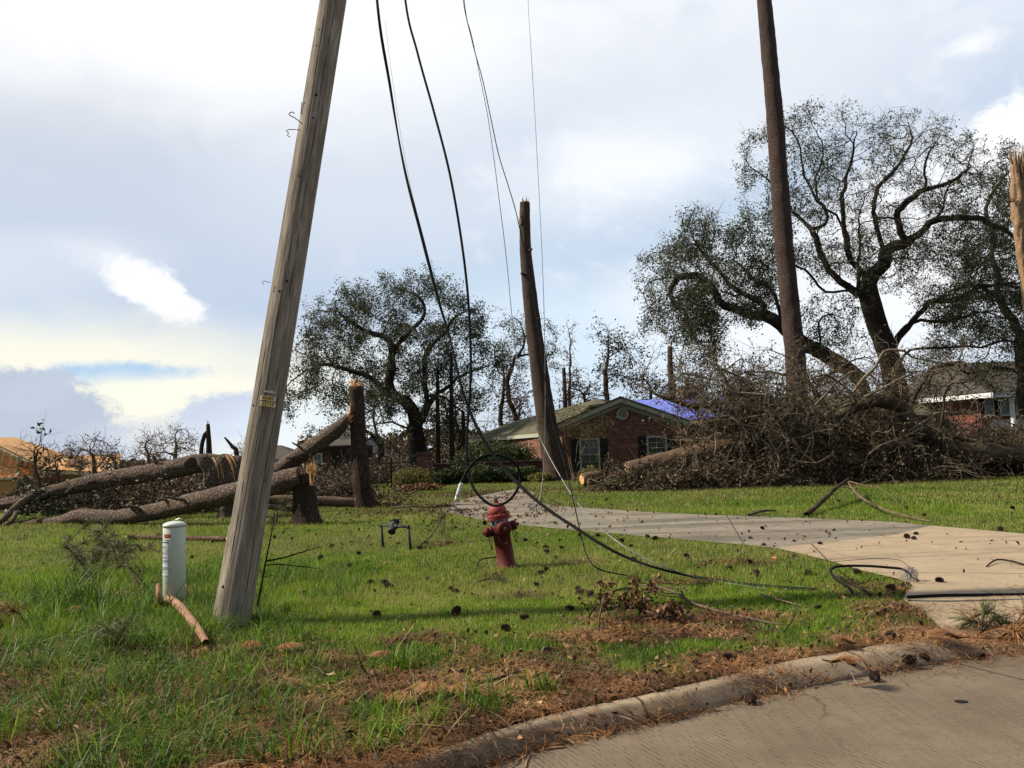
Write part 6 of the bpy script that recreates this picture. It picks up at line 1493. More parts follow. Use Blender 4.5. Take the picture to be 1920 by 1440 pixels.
# distant woods and brush
def brush_band(name, label, pts, Y0, Y1, n, ls, leaf, kind='stuff', hfun=None):
    pass
def tangle(name, label, boxes, n_st, n_lf, leaf, ls, cat='brush', bark_='twig_bark', group=None, rs=.014, ln=.9):
    """broken boughs heaped on the ground: boxes = (px, py, Y, rx, ry, rz)"""
    w = Tubes(); L0 = []; c0 = P(boxes[0][0], boxes[0][1], boxes[0][2]); c0.z = T(c0.x, c0.y); root = thing(name, label, cat, tuple(c0), group)
    for k, (px, py, Y, rx, ry, rz) in enumerate(boxes):
        c1 = P(px, py, Y); g_ = T(c1.x, c1.y); o_ = np.array([c1.x-c0.x, c1.y-c0.y, g_-c0.z])
        hub = rng.normal(size=(7, 3))*np.array([rx*.55, ry*.5, rz*.4]); hub[:, 2] = np.abs(hub[:, 2])
        for i in range(n_st):
            h = hub[rng.integers(7)]; a = o_+h+rng.normal(size=3)*.3; a[2] = max(a[2], o_[2]+.03); d = rng.normal(size=3)+np.array([h[0]*.3, h[1]*.3-.2, .35]); d /= np.linalg.norm(d); l = ln*(.35+1.1*rng.random()); r0 = rs*(.5+rng.random()**3*2.5)
            p = [a]
            for s_ in range(4): d = d+rng.normal(size=3)*.35; d[2] -= .12; d /= np.linalg.norm(d); p.append(p[-1]+d*l/4)
            p = np.array(p); p[:, 2] = np.maximum(p[:, 2], o_[2]+.02); w.add(p, np.linspace(r0, r0*.35, 5), 4)
            for q2 in (2, 3):
                dd = rng.normal(size=3); dd /= np.linalg.norm(dd); b2 = p[q2]+dd*l*.25; b2[2] = max(b2[2], o_[2]+.02); c2 = b2+(dd+rng.normal(size=3)*.4)*l*.2; c2[2] = max(c2[2], o_[2]+.02); w.add([p[q2], b2, c2], [r0*.5, r0*.4, r0*.25], 3)
                if n_lf and rng.random() < .55:
                    for _ in range(n_lf): q_ = c2+rng.normal(size=3)*.11; q_[2] = max(q_[2], o_[2]+.01); L0.append(q_)
            if n_lf and rng.random() < .5:
                for _ in range(n_lf): q_ = p[-1]+rng.normal(size=3)*.12; q_[2] = max(q_[2], o_[2]+.01); L0.append(q_)
    w.build('branches', bark_, root)
    if L0: leaves('leaves', L0, ls, leaf, root, rnd=np.repeat(rng.random((len(L0)+n_lf-1)//n_lf)*.75, n_lf)[:len(L0)]+rng.random(len(L0))*.25)
    return root
GT = 'heaps of broken boughs by the fallen trunks'
for lab, bx, lf in (('brush heap under the bent trunk, beyond the lower fallen trunk', [(300, 930, 24, 1.6, 1.5, .7), (380, 930, 24, 1.4, 1.5, .9), (340, 930, 27, 1.8, 1.5, .8)], 'dry_leaf'), ('brush heap between the fallen trunks, before the framed house', [(200, 945, 25, 1.5, 1.0, .3), (255, 940, 26, 1.5, 1.2, .4)], 'pine_leaf'),
                    ('brush heap just left of the leaning pole', [(430, 925, 26, 1.2, 1.2, 1.0), (490, 920, 27, 1.5, 1.5, .8)], 'dry_leaf'),
                    ('brush heap beyond the short stump', [(600, 920, 30, 1.2, 1.2, .5), (630, 925, 28, .8, 1.0, .3)], 'dry_leaf'), ('brown litter heap at the foot of the tall stump', [(722, 950, 24.3, .35, .4, .12)], 'brown_leaf'), ('leafy brush behind the iron fence', [(730, 895, 42, 1.5, 1.2, .4), (690, 900, 43, 1.5, 1.2, .6), (660, 905, 41, .8, .8, .5)], 'dry_leaf')):
    tangle('brush_heap', lab, bx, 200 if bx[0][3] > .5 else 60, 7, lf, .12 if bx[0][3] > .5 else .08, group=GT, ln=.8 if bx[0][3] > .5 else .35)
# upright pine boughs sticking up at the far left
for px, py, Y, h, lab in ((75, 935, 23, 2.2, 'drooping pine bough standing up against the framed house'), (110, 935, 22.5, 1.6, 'dark pine bough hanging over the upper trunk'), (65, 900, 24, 1.6, 'small drooping pine bough at the far left')):
    p0 = P(px, py, Y); top = P(px-5, py-h*40, Y); tree('pine_bough', lab, 'bough', [[p0, p0.lerp(top, .5)+Vector((.1, 0, 0)), top, top+Vector((.35, 0, .05)), top+Vector((.5, 0, -.3))]], [tuple(p0.lerp(top, rng.random())+Vector(rng.normal(size=3)*.32)) for _ in range(70)], .05, .008, .15, .2, 2, 'pine_leaf', .13, 16, .10, bark_='limb_bark', group=GT, tw_len=.35, flare=1, drop=.12)
# far-off wood on the horizon
m_ = []
for i in range(26000):
    px = rng.uniform(-900, 2900); Y = rng.uniform(150, 190); x = P(px, 850, Y).x; hgt = (4.5+5.5*mnoise.noise(Vector((x*.03, 0, 2)))+3*mnoise.noise(Vector((x*.12, 3, 2))))*(1.0 if px > 560 else .42); m_.append((x, Y, rng.random()**.7*max(1.5, hgt)-.5))
o = leaves('distant_woods', m_, 1.5, 'dry_leaf'); tag(o, kind='stuff')
m_ = []
for i in range(20000):
    px = rng.uniform(-900, 700); Y = rng.uniform(76, 100); x = P(px, 850, Y).x; m_.append((x, Y, rng.random()**.8*(2.9+1.2*mnoise.noise(Vector((x*.12, 0, 5))))-2.3))
o = leaves('distant_undergrowth', m_, .5, 'dry_leaf'); tag(o, kind='stuff')
m_ = []
for i in range(30000):
    px = rng.uniform(560, 2900); Y = rng.uniform(62, 76); x = P(px, 850, Y).x; m_.append((x, Y, rng.random()**.8*(2.0+1.4*mnoise.noise(Vector((x*.15, 0, 5))))-.4))
o = leaves('distant_hedgerow', m_, .38, 'dry_leaf'); tag(o, kind='stuff')

# ================================================================== THE BRUSH PILE
rng = np.random.default_rng(5); random.seed(5)
GD = 'uprooted and broken oak tops heaped on the right lawn'
def pile(label, guides, poly, Y, th, n, rb, leaf='pile_leaf', **kw):
    kw.setdefault('lper', 7)
    return tree('fallen_tree', label, 'fallen tree', guides, att_poly(poly, Y, th, n), rb, .013, .26, .34, 2.5, leaf, .095, bark_='pile_bark', twigmat='twig_bark', group=GD, tw_len=.6, jit=.5, flare=1.0, lspread=.10, twigs=2, clump=1.0, **kw)
pile('broken oak top with heavy arching limbs in the middle of the pile', [gl([(1935, 862), (1850, 850), (1790, 835), (1740, 815), (1695, 770), (1650, 752), (1610, 748), (1585, 765), (1555, 785), (1500, 805)], 27.9), gl([(1610, 748), (1597, 725), (1600, 690), (1615, 660), (1650, 640)], 28), gl([(1695, 770), (1715, 730), (1760, 685), (1810, 676)], 28),
     gl([(1740, 815), (1700, 795), (1650, 790), (1600, 820), (1570, 850), (1540, 870)], 27.4), gl([(1555, 785), (1500, 760), (1440, 740), (1380, 700), (1330, 690)], 28.2)], [(1290, 730), (1330, 700), (1400, 690), (1500, 700), (1620, 695), (1700, 680), (1760, 690), (1800, 770), (1850, 810), (1850, 850), (1500, 860), (1380, 840), (1300, 800)], 30, 1.6, 2600, .36)
pile('fallen oak crown with grey twigs at the left end of the pile', [gl([(1560, 850), (1480, 830), (1420, 800), (1370, 770), (1320, 760), (1270, 790)], 28), gl([(1420, 800), (1380, 740), (1350, 690), (1330, 650)], 28.5), gl([(1420, 800), (1390, 830), (1360, 860)], 27.6), gl([(1330, 770), (1270, 740), (1215, 720), (1190, 700)], 29.3)],
     [(1190, 690), (1240, 655), (1310, 660), (1360, 670), (1440, 690), (1480, 730), (1480, 850), (1400, 850), (1330, 800), (1290, 760), (1220, 730)], 29.6, 1.4, 2400, .26)
pile('dense low bough mass under the arching limbs', [gl([(1700, 890), (1620, 870), (1540, 860), (1460, 850), (1400, 860)], 27.4), gl([(1620, 870), (1560, 835), (1500, 820), (1440, 830)], 27.4), gl([(1540, 860), (1500, 885), (1450, 895)], 27)], [(1340, 840), (1420, 780), (1560, 780), (1680, 800), (1740, 850), (1730, 905), (1500, 912), (1360, 908)], 28.3, 1.2, 1500, .2)
pile('low fallen limb with bare forks at the right end of the pile', [gl([(1935, 850), (1870, 835), (1800, 815), (1760, 808), (1700, 815), (1650, 810)], 28.2), gl([(1930, 872), (1850, 868), (1780, 860), (1700, 850), (1620, 830)], 27.6), gl([(1850, 868), (1800, 885), (1740, 890)], 27.6), gl([(1800, 815), (1790, 790), (1760, 775)], 28.2)],
     [(1680, 800), (1760, 790), (1850, 800), (1930, 810), (1990, 830), (1990, 890), (1880, 900), (1700, 905), (1650, 860)], 29.8, 1.6, 1500, .36)
pile('thin crown of twigs reaching up around the tall bare pine', [gl([(1600, 850), (1560, 790), (1530, 740), (1500, 700), (1480, 670), (1440, 650)], 31.3), gl([(1530, 740), (1560, 700), (1600, 670), (1640, 665)], 31.2), gl([(1500, 700), (1450, 700), (1400, 690), (1370, 700)], 31)], [(1370, 700), (1400, 660), (1460, 640), (1540, 650), (1640, 650), (1660, 700), (1600, 780), (1480, 780), (1400, 740)], 31.2, 1.0, 1000, .14)
pile('brown leafy bough spilling left below the pale log', [gl([(1330, 895), (1270, 897), (1210, 899), (1150, 900), (1110, 901)], 27.6)], [(1110, 898), (1200, 893), (1280, 885), (1340, 880), (1340, 908), (1200, 912), (1110, 908)], 27.5, .4, 420, .06)
GP2 = 'brush heaps on the right lawn'
ORD = 'first second third fourth fifth sixth seventh eighth ninth tenth eleventh twelfth thirteenth fourteenth fifteenth sixteenth'.split()
for k in range(16):
    x0 = 1350+k*26+rng.uniform(-10, 10); s_ = -1 if rng.random() < .55 else 1; y0 = 885; hgt = rng.uniform(90, 185); dx = s_*rng.uniform(40, 150)
    a_ = gl([(x0, y0), (x0+dx*.25, y0-hgt*.45), (x0+dx*.6, y0-hgt*.85), (x0+dx, y0-hgt), (x0+dx*1.5, y0-hgt*.86)], rng.uniform(27.3, 29.5)); q_ = []
    for p in a_[1:]: q_ += [tuple(p+Vector(rng.normal(size=3))*.5+Vector((0, 0, .1))) for _ in range(8)]
    tree('broken_bough', 'thin grey bough arching '+('left' if s_ < 0 else 'right')+' out of the brush pile, '+ORD[k]+' from its left end', 'bough', [a_], q_, rng.uniform(.05, .09), .011, .2, .27, 2, 'pile_leaf', .09, 5, .09, bark_='pale_twig' if k % 2 else 'limb_bark', group='grey boughs arching from the pile', tw_len=.4, flare=1, clump=1.5)
for lab, bx in (('dark leafy mass filling the pile middle', [(1450, 880, 29, 2.2, 1.0, 2.0), (1560, 880, 29.2, 2.2, 1.0, 2.4), (1660, 880, 29, 2.0, 1.0, 2.3), (1500, 880, 30, 2.5, 1.2, 3.2), (1620, 870, 30.5, 2, 1, 3)]), ('dark leafy mass filling the pile left end', [(1370, 880, 30.5, 1.5, 1, 2.6), (1320, 885, 30.5, .9, 1, 2.0), (1410, 880, 29.6, 1.6, 1, 2.4)]), ('dark leafy mass filling the pile right end', [(1760, 880, 28.8, 1.8, 1, .8), (1850, 885, 29.5, 1.8, 1, .5), (1930, 885, 29.5, 1.8, 1, .5)]),
                ('thin fringe of broken twigs along the lawn before the pile', [(1200, 905, 27.6, 1.3, .35, .2), (1300, 910, 27.3, 1.5, .4, .35), (1420, 912, 27.4, 1.8, .5, .45), (1550, 912, 27.2, 1.8, .5, .45), (1700, 908, 27.6, 2, .5, .4), (1850, 900, 28, 2, .5, .35)])):
    tangle('brush_heap', lab, bx, 190, 8, 'pile_leaf', .10, group=GP2, ln=bx[0][5]*.6+.6, rs=.02)
# long pale boughs arching out of the front of the heap
for k, (pts, lab) in enumerate(((((1440, 740), (1400, 735), (1360, 742), (1330, 760), (1300, 750)), 'pale twig branch across the top left of the pile'), (((1480, 870), (1470, 830), (1445, 800), (1400, 790), (1385, 770)), 'grey branch curving up to the left before the pile'), (((1530, 880), (1520, 850), (1530, 815), (1500, 800)), 'grey branch rising in the front centre of the pile'),
        (((1450, 900), (1460, 860), (1440, 830), (1450, 800), (1480, 775)), 'pale crooked branch low in the pile centre'), (((1600, 735), (1660, 655), (1700, 665), (1760, 680), (1805, 678)), 'pale broken branch spanning over the top right of the pile'), (((1620, 745), (1680, 720), (1720, 705), (1740, 720), (1800, 728)), 'forked pale branch tip at the top right of the pile'),
        (((1340, 905), (1350, 870), (1340, 840), (1360, 810)), 'thin grey branch at the pile front left'), (((1395, 905), (1400, 880), (1420, 860), (1450, 850)), 'thin curved branch low at the pile front'), (((1640, 890), (1620, 860), (1650, 835), (1690, 830), (1720, 840)), 'pale bough looping before the arching limb'), (((1330, 790), (1400, 780), (1480, 785), (1560, 800)), 'long pale bough running level through the pile'),
        (((1280, 700), (1330, 715), (1390, 740), (1440, 760)), 'bare branch leaning down from the left top of the pile'), (((1820, 885), (1780, 870), (1740, 885), (1700, 880)), 'bare grey twigs low at the right of the pile'))):
    a_ = gl([(x, y, rng.normal()*.25) for x, y in pts], 26.9); q_ = []
    for p in a_: q_ += [tuple(p+Vector(rng.normal(size=3))*.45+Vector((0, 0, .1))) for _ in range(7)]
    tree('broken_bough', lab, 'bough', [a_], q_, .075, .010, .18, .25, 2, 'pile_leaf', .09, 5, .08, bark_='pale_twig', group=GP2, tw_len=.4, flare=1, clump=1.5)
rng = np.random.default_rng(33); random.seed(33)
# ================================================================== SMALL THINGS
def branch(name, label, pts, r, side=4, sr=.5, mat='twig_bark', cat='branch', group=None, Ydef=None, sub=True, seg=8, amp=.12, sl=(.12, .35), tuft=0, tuftmat='brown_leaf', org=None):
    """a lying branch: pts (px,py,lift) on the ground, or world Vectors"""
    pp = [p if isinstance(p, Vector) else GP(p[0], p[1], (p[2] if len(p) > 2 else 0)+(r if np.isscalar(r) else r[0])*.6) for p in pts]
    rr = np.linspace(r, r*.35, len(pp)) if np.isscalar(r) else r
    r = float(r) if np.isscalar(r) else r; q_ = resample(pp, .06); R_ = np.interp(np.linspace(0, 1, len(q_)), np.linspace(0, 1, len(pp)), rr)
    t = Tubes(); t.add([tuple(x-pp[0]) for x in q_], R_, seg, logdisp(amp, 9)); L0 = []
    for i in range(side):
        k = rng.integers(len(q_)//5, len(q_)-1); a = q_[k]-pp[0]; d = (q_[min(k+1, len(q_)-1)]-q_[k-1]).normalized(); d = (d+Vector(rng.normal(size=3))*.7).normalized(); d.z = abs(d.z)*.5; l = rng.uniform(*sl)
        b_ = a+d*l*.5; c_ = b_+(d+Vector(rng.normal(size=3))*.4).normalized()*l*.5
        for v in (b_, c_): v.z = max(v.z, T(v.x+pp[0].x, v.y+pp[0].y)-pp[0].z+.008)
        t.add([tuple(a), tuple(b_), tuple(c_)], [R_[k]*sr, R_[k]*sr*.6, R_[k]*sr*.3], 5)
        for _ in range(tuft): L0.append(tuple(b_.lerp(c_, rng.random())+Vector(rng.normal(size=3))*.03))
    if L0:
        root = thing(name, label, cat, tuple(pp[0]), group); t.build('stem', mat, root); leaves('leaves', L0, .05, tuftmat, root); return root
    o = t.build(name, mat); o.location = pp[0]; return tag(o, label, cat, group)
simple('peeled', (0.33, 0.175, 0.105), .8, .35, 20, .4)
# pale broken limb before the pedestal, two pieces
branch('broken_limb', 'thick salmon-barked limb piece lying from the pedestal foot to the left of the pole', [Vector(GP(311, 1135, .10)), Vector(GP(335, 1158, .12)), Vector(GP(362, 1190, .11)), Vector(GP(380, 1215, .10)), Vector(GP(386, 1226, .09))], [.036, .040, .038, .036, .030], 0, mat='peeled', seg=14, amp=.25)
p = GP(386, 1226, .04); br_ = bpy.data.objects['broken_limb']; splinters('torn_wood', p, (0.2, -.6, -.1), .028, 14, .09, br_)
branch('broken_limb', 'short salmon-barked limb piece leaning against the left side of the pedestal', [Vector(GP(302, 1138, .03)), P(300, 1122, 8.35), P(297, 1107, 8.4), P(298, 1096, 8.45)], [.036, .033, .030, .026], 0, mat='peeled', seg=14, amp=.25)
branch('sapling', 'thin dark sapling with bare side twigs close right of the pole', [Vector(GP(478, 1152, -.02)), P(489, 1105, 7.75), P(497, 1060, 7.8), P(505, 1020, 7.9), P(512, 985, 7.95), P(516, 955, 8)], [.014, .013, .011, .009, .006, .003], 4, mat='limb_bark', cat='sapling', sl=(.1, .25))
branch('twig', 'dark forked twig reaching right from the sapling', [P(498, 1052, 7.8), P(530, 1046, 7.85), P(560, 1037, 7.9), P(602, 1025, 8)], [.009, .008, .006, .002], 5, sr=.7, mat='limb_bark', sl=(.08, .2))
branch('twig', 'lower curved twig reaching right from the sapling', [P(495, 1060, 7.8), P(525, 1058, 7.8), P(560, 1062, 7.8), P(600, 1066, 7.8)], [.006, .006, .005, .002], 3, mat='limb_bark', sl=(.08, .2))
branch('fallen_branch', 'forked branch lying near the driveway edge on the right lawn', [(1512, 970, .02), (1535, 960, .12), (1565, 945, .30), (1593, 930, .42)], [.055, .05, .045, .035], 3, mat='limb_bark', sl=(.3, .7))
branch('fallen_branch', 'long thin branch arching right from the forked one on the right lawn', [(1590, 930, .40), (1610, 950, .25), (1650, 965, .12), (1700, 975, .05), (1745, 982, .02)], [.035, .03, .028, .025, .012], 4, mat='twig_bark', sl=(.3, .8))
branch('fallen_branch', 'thin twig curving over the right lawn above the forked branch', [(1593, 932, .4), (1625, 938, .35), (1655, 942, .3), (1685, 952, .1)], [.02, .015, .012, .006], 3, sl=(.2, .5))
branch('fallen_branch', 'grey branch lying along the far driveway edge', [(1405, 969, .02), (1430, 965, .06), (1455, 962, .04)], [.03, .03, .015], 3, sl=(.2, .4))
branch('fallen_branch', 'straight brown branch lying on the lawn behind the pipe riser', [(738, 960, .10), (775, 962, .16), (815, 962, .14), (845, 957, .10), (862, 960, .05)], [.03, .028, .026, .022, .012], 6, mat='limb_bark', sl=(.2, .6), tuft=6)
branch('fallen_branch', 'tangled twiggy branch right of the pipe riser', [(788, 1026, .02), (810, 1015, .10), (825, 1000, .22), (818, 985, .32)], [.012, .011, .010, .006], 6, mat='limb_bark', sl=(.15, .4), tuft=6, tuftmat='green_needle')
branch('fallen_branch', 'dark bent twig lying across the foot of the hydrant', [(889, 1075, 0), (897, 1062, .05), (910, 1057, .07), (935, 1056, .08), (965, 1053, .06)], [.008, .009, .010, .010, .006], 3, mat='limb_bark', sl=(.08, .2))
branch('fallen_branch', 'long pale grey branch lying across the lawn right of centre', [(1188, 1116, .10), (1225, 1122, .12), (1265, 1130, .10), (1300, 1143, .06), (1340, 1155, .05), (1380, 1163, .04), (1425, 1171, .03), (1475, 1177, .02)], [.009, .011, .012, .013, .013, .012, .010, .005], 9, sr=.6, sl=(.15, .4))
branch('fallen_branch', 'pale branch stub stuck upright in the brown straw patch', [Vector(GP(1121, 1197, 0)), P(1123, 1175, 6.72), P(1125, 1150, 6.75), P(1133, 1120, 6.85)], [.010, .009, .007, .004], 2, sl=(.1, .2))
branch('leafy_branch', 'arched branch with clinging brown leaves over the straw patch', [Vector(GP(1100, 1165, 0)), P(1118, 1135, 7.3), P(1145, 1112, 7.35), P(1175, 1103, 7.4), P(1210, 1112, 7.3), P(1222, 1124, 7.2)], [.009, .008, .008, .007, .006, .003], 12, mat='limb_bark', sl=(.12, .3), tuft=22)
branch('leafy_branch', 'low branch of curled brown leaves under the arched one', [(1135, 1150, .05), (1170, 1160, .12), (1215, 1165, .10), (1265, 1172, .05)], [.008, .008, .006, .003], 14, mat='limb_bark', sl=(.12, .3), tuft=26)
branch('fallen_branch', 'orange peeled stick at the lower right of the straw patch', [(1222, 1196, .02), (1250, 1190, .03), (1285, 1182, .03), (1330, 1172, .02)], [.006, .009, .010, .004], 1, mat='peeled', sl=(.05, .15))
branch('fallen_branch', 'pale short branch on the grass below the end of the cables', [(1425, 1122, .04), (1445, 1131, .05), (1470, 1134, .03), (1510, 1141, .01)], [.010, .010, .008, .004], 2, sl=(.08, .2))
branch('fallen_branch', 'dark branch lying across the lawn end by the bent cable', [(1560, 1083, .04), (1590, 1102, .07), (1620, 1115, .04), (1650, 1130, .02)], [.012, .016, .014, .006], 7, mat='limb_bark', sl=(.15, .35))
branch('fallen_branch', 'thin dark twig with a fork near the right end of the lawn', [(1470, 1190, .02), (1490, 1175, .08), (1500, 1150, .14)], [.006, .005, .002], 2, mat='limb_bark', sl=(.06, .15))
branch('fallen_branch', 'dark twig lying in the straw near the kerb, left of centre', [(790, 1300, .02), (830, 1306, .04), (880, 1304, .05), (930, 1288, .05), (975, 1268, .03)], [.008, .009, .010, .009, .005], 4, mat='limb_bark', sl=(.08, .2))
branch('fallen_branch', 'bare twig poking up out of the rough grass by the kerb', [Vector(GP(690, 1268, 0)), P(675, 1240, 5.6), P(667, 1215, 5.7)], [.007, .006, .004], 1, mat='limb_bark', sl=(.05, .1))
branch('fallen_branch', 'forked stick lying over the kerb at bottom centre', [(905, 1352, .03), (918, 1375, .02), (925, 1392, .03), (941, 1408, -.06)], [.004, .005, .006, .004], 2, mat='limb_bark', sl=(.06, .12))
branch('fallen_branch', 'bent dark branch on the driveway apron at the right edge', [(1850, 1066, .02), (1870, 1058, .05), (1900, 1060, .04), (1935, 1067, .02)], [.008, .010, .012, .010], 2, mat='limb_bark', sl=(.06, .15))
branch('fallen_branch', 'brown twig on the lawn between the sapling and the hydrant', [(575, 1081, .02), (605, 1077, .03), (640, 1072, .02), (670, 1072, .01)], [.005, .008, .008, .003], 3, mat='peeled', sl=(.1, .2))
branch('fallen_branch', 'dark broken branch arching out of the debris at the kerb end', [(1800, 1185, .02), (1825, 1172, .06), (1865, 1168, .08), (1890, 1182, .03)], [.009, .010, .009, .006], 3, mat='limb_bark', sl=(.1, .3))
branch('wood_chip', 'pale sliver of wood lying in the gutter', [G(1018, 1404, -.088), G(1040, 1402, -.088), G(1062, 1400, -.088)], [.006, .008, .004], 0, mat='peeled', cat='stick', seg=4)
branch('wood_chip', 'thin pale stick lying on the street at bottom centre', [G(985, 1440, -.088), G(988, 1427, -.088), G(993, 1415, -.088)], [.004, .006, .004], 0, mat='peeled', cat='stick', seg=4)
branch('wood_chip', 'pale needle-thin stick lying in the street debris under the kerb', [G(1597, 1284, -.088), G(1620, 1281, -.085), G(1645, 1275, -.082)], [.004, .005, .003], 0, mat='peeled', cat='stick', seg=4)
for px, py, lab in ((455, 1130, 'a'),): pass

# ---- pine boughs at the left
def bough(label, pts, n, side, droop=.0, mat='green_needle', group='torn pine boughs in the rough grass', stem=.012, nl=.18, dens=90):
    pp = [p if isinstance(p, Vector) else GP(p[0], p[1], p[2]) for p in pts]; root = thing('pine_bough', label, 'pine bough', tuple(pp[0]), group); q_ = resample(pp, .04); t = Tubes()
    t.add([tuple(x-pp[0]) for x in q_], np.linspace(stem, stem*.4, len(q_)), 7, logdisp(.15, 12)); A = []; D = []
    tips = [(q_[-1]-pp[0], (q_[-1]-q_[-3]).normalized())]
    for i in range(side):
        k = rng.integers(len(q_)//4, len(q_)-1); a = q_[k]-pp[0]; d = ((q_[k]-q_[k-1]).normalized()+Vector(rng.normal(size=3))*.7).normalized(); l = rng.uniform(.12, .4); b_ = a+d*l*.6; c_ = b_+(d+Vector((0, 0, -.3))).normalized()*l*.4
        for v in (b_, c_): v.z = max(v.z, -pp[0].z+T(v.x+pp[0].x, v.y+pp[0].y)+.02)
        t.add([tuple(a), tuple(b_), tuple(c_)], [stem*.6, stem*.5, stem*.4], 5); tips.append((c_, (c_-b_).normalized()))
    t.build('stem', 'limb_bark', root)
    V = []; Rn = []
    for c_, d in tips:
        for k in range(dens):
            e = (d*rng.uniform(.3, 1.3)+Vector(rng.normal(size=3))*.42).normalized(); b_ = c_-d*rng.random()*.10; l = nl*(.6+.7*rng.random()); m1 = b_+e*l*.5; tip = b_+e*l+Vector((0, 0, -.25*l)); s_ = e.cross(Vector(rng.normal(size=3))).normalized()*.0024
            V += [tuple(b_-s_), tuple(b_+s_), tuple(m1+s_), tuple(m1-s_), tuple(m1-s_), tuple(m1+s_), tuple(tip+s_*.4), tuple(tip-s_*.4)]; Rn += [rng.random()]*8
    np_mesh('needles', V, np.arange(len(V)).reshape(-1, 4), mat, root, rnd=Rn); return root
bough('big dark pine bough sprawled in the grass left of the pedestal', [(285, 1128, .06), (255, 1105, .15), (225, 1080, .22), (200, 1055, .30)], 0, 16)
bough('arched pine bough with drooping needles behind the pedestal', [(262, 1085, .10), (235, 1060, .25), (205, 1035, .36), (180, 1022, .30)], 0, 12)
bough('dark needled bough in the tall grass nearer the left edge', [(190, 1120, .05), (160, 1095, .18), (140, 1070, .30), (128, 1050, .36)], 0, 14)
bough('low brown bough lying at the left edge of the view', [(60, 1175, .03), (20, 1170, .05), (-20, 1178, .03)], 0, 6, mat='needle')
bough('bushy pine bough lying right behind the pedestal', [(300, 1040, .05), (260, 1035, .12), (230, 1035, .14)], 0, 9, dens=40)
bough('small brown pine bough on the rough grass below the others', [(250, 1240, .03), (215, 1225, .08), (185, 1205, .10)], 0, 8)
bough('pine bough resting on the debris at the far kerb end', [(1830, 1200, .02), (1850, 1190, .06), (1868, 1180, .10)], 0, 5, mat='green_needle')
bough('rust-coloured pine bough at the right edge over the street corner', [(1870, 1205, .03), (1895, 1200, .07), (1915, 1195, .08)], 0, 4, mat='needle', nl=.2)
bough('small needled bough lying by the left leg base of the leaning pole', [(330, 1150, .03), (345, 1140, .07), (352, 1125, .10)], 0, 3, mat='needle', dens=40)
bough('clump of drooping green needles beside the short stump', [(515, 1000, .10), (520, 985, .3), (530, 968, .42)], 0, 8, dens=80, nl=.3)
bough('clump of green needles lying just below the hydrant', [(895, 1094, .02), (918, 1092, .04), (940, 1094, .04)], 0, 0, dens=150, nl=.13)
bough('wisp of brown needles with twig by the right pipe leg', [(842, 1022, .03), (830, 1005, .12), (820, 992, .2)], 0, 4, dens=50)

# fans of rust needles near the kerb
def fan(label, px, py, ang, n=220, ln=.22, group='rust-coloured needle fans on the verge'):
    p = GP(px, py, .075); V = []; Rn = []
    for k in range(n):
        a = ang+rng.normal()*.30; l = ln*(.6+.5*rng.random()); e = Vector((math.cos(a), math.sin(a), .10+.25*rng.random())); b_ = Vector(rng.normal(size=3))*.006; m1 = b_+e*l*.5+Vector((0, 0, .01)); tip = b_+Vector((e.x*l, e.y*l, .012+.02*rng.random())); s_ = Vector((-e.y, e.x, 0))*.0019
        V += [tuple(b_-s_), tuple(b_+s_), tuple(m1+s_), tuple(m1-s_), tuple(m1-s_), tuple(m1+s_), tuple(tip+s_*.4), tuple(tip-s_*.4)]; Rn += [.35+.6*rng.random()]*8
    root = thing('needle_cluster', label, 'needle cluster', tuple(p), group); np_mesh('needles', V, np.arange(len(V)).reshape(-1, 4), 'needle', root, rnd=Rn)
    f = MB(); d = Vector((-math.cos(ang), -math.sin(ang), .2)); f.tube([(0, 0, 0), tuple(d*.03), tuple(d*.06)], [.008, .006, .004], 6); f.build('twig', 'limb_bark', root)
for px, py, a, lab, ln in ((812, 1305, -1.7, 'largest rust needle fan, pointing at the kerb, bottom centre', .24), (850, 1310, -1.0, 'needle fan just right of the largest one', .2), (770, 1325, -2.0, 'needle fan just left of the largest one', .18), (885, 1320, -.4, 'needle fan fourth along, spread to the right', .2), (475, 1225, -1.4, 'rust needle fan on the rough grass right of the broken limb', .2),
                            (530, 1230, -.9, 'wide rust needle fan below the pole', .2), (140, 1155, -1.0, 'pale needle fan in the grass at the left', .16), (725, 1245, -1.9, 'pale tan needle fan beside a grass tuft', .16), (1600, 1225, 2.4, 'needle fan on the kerb edge right', .16), (1560, 1262, -.3, 'needle fan lying over the kerb into the gutter', .2), (1800, 1215, 2.6, 'needle fan in the debris at the kerb end', .22), (1900, 1195, -1.9, 'rust needle fan hanging at the right edge', .24)):
    fan(lab, px, py, a, ln=ln)

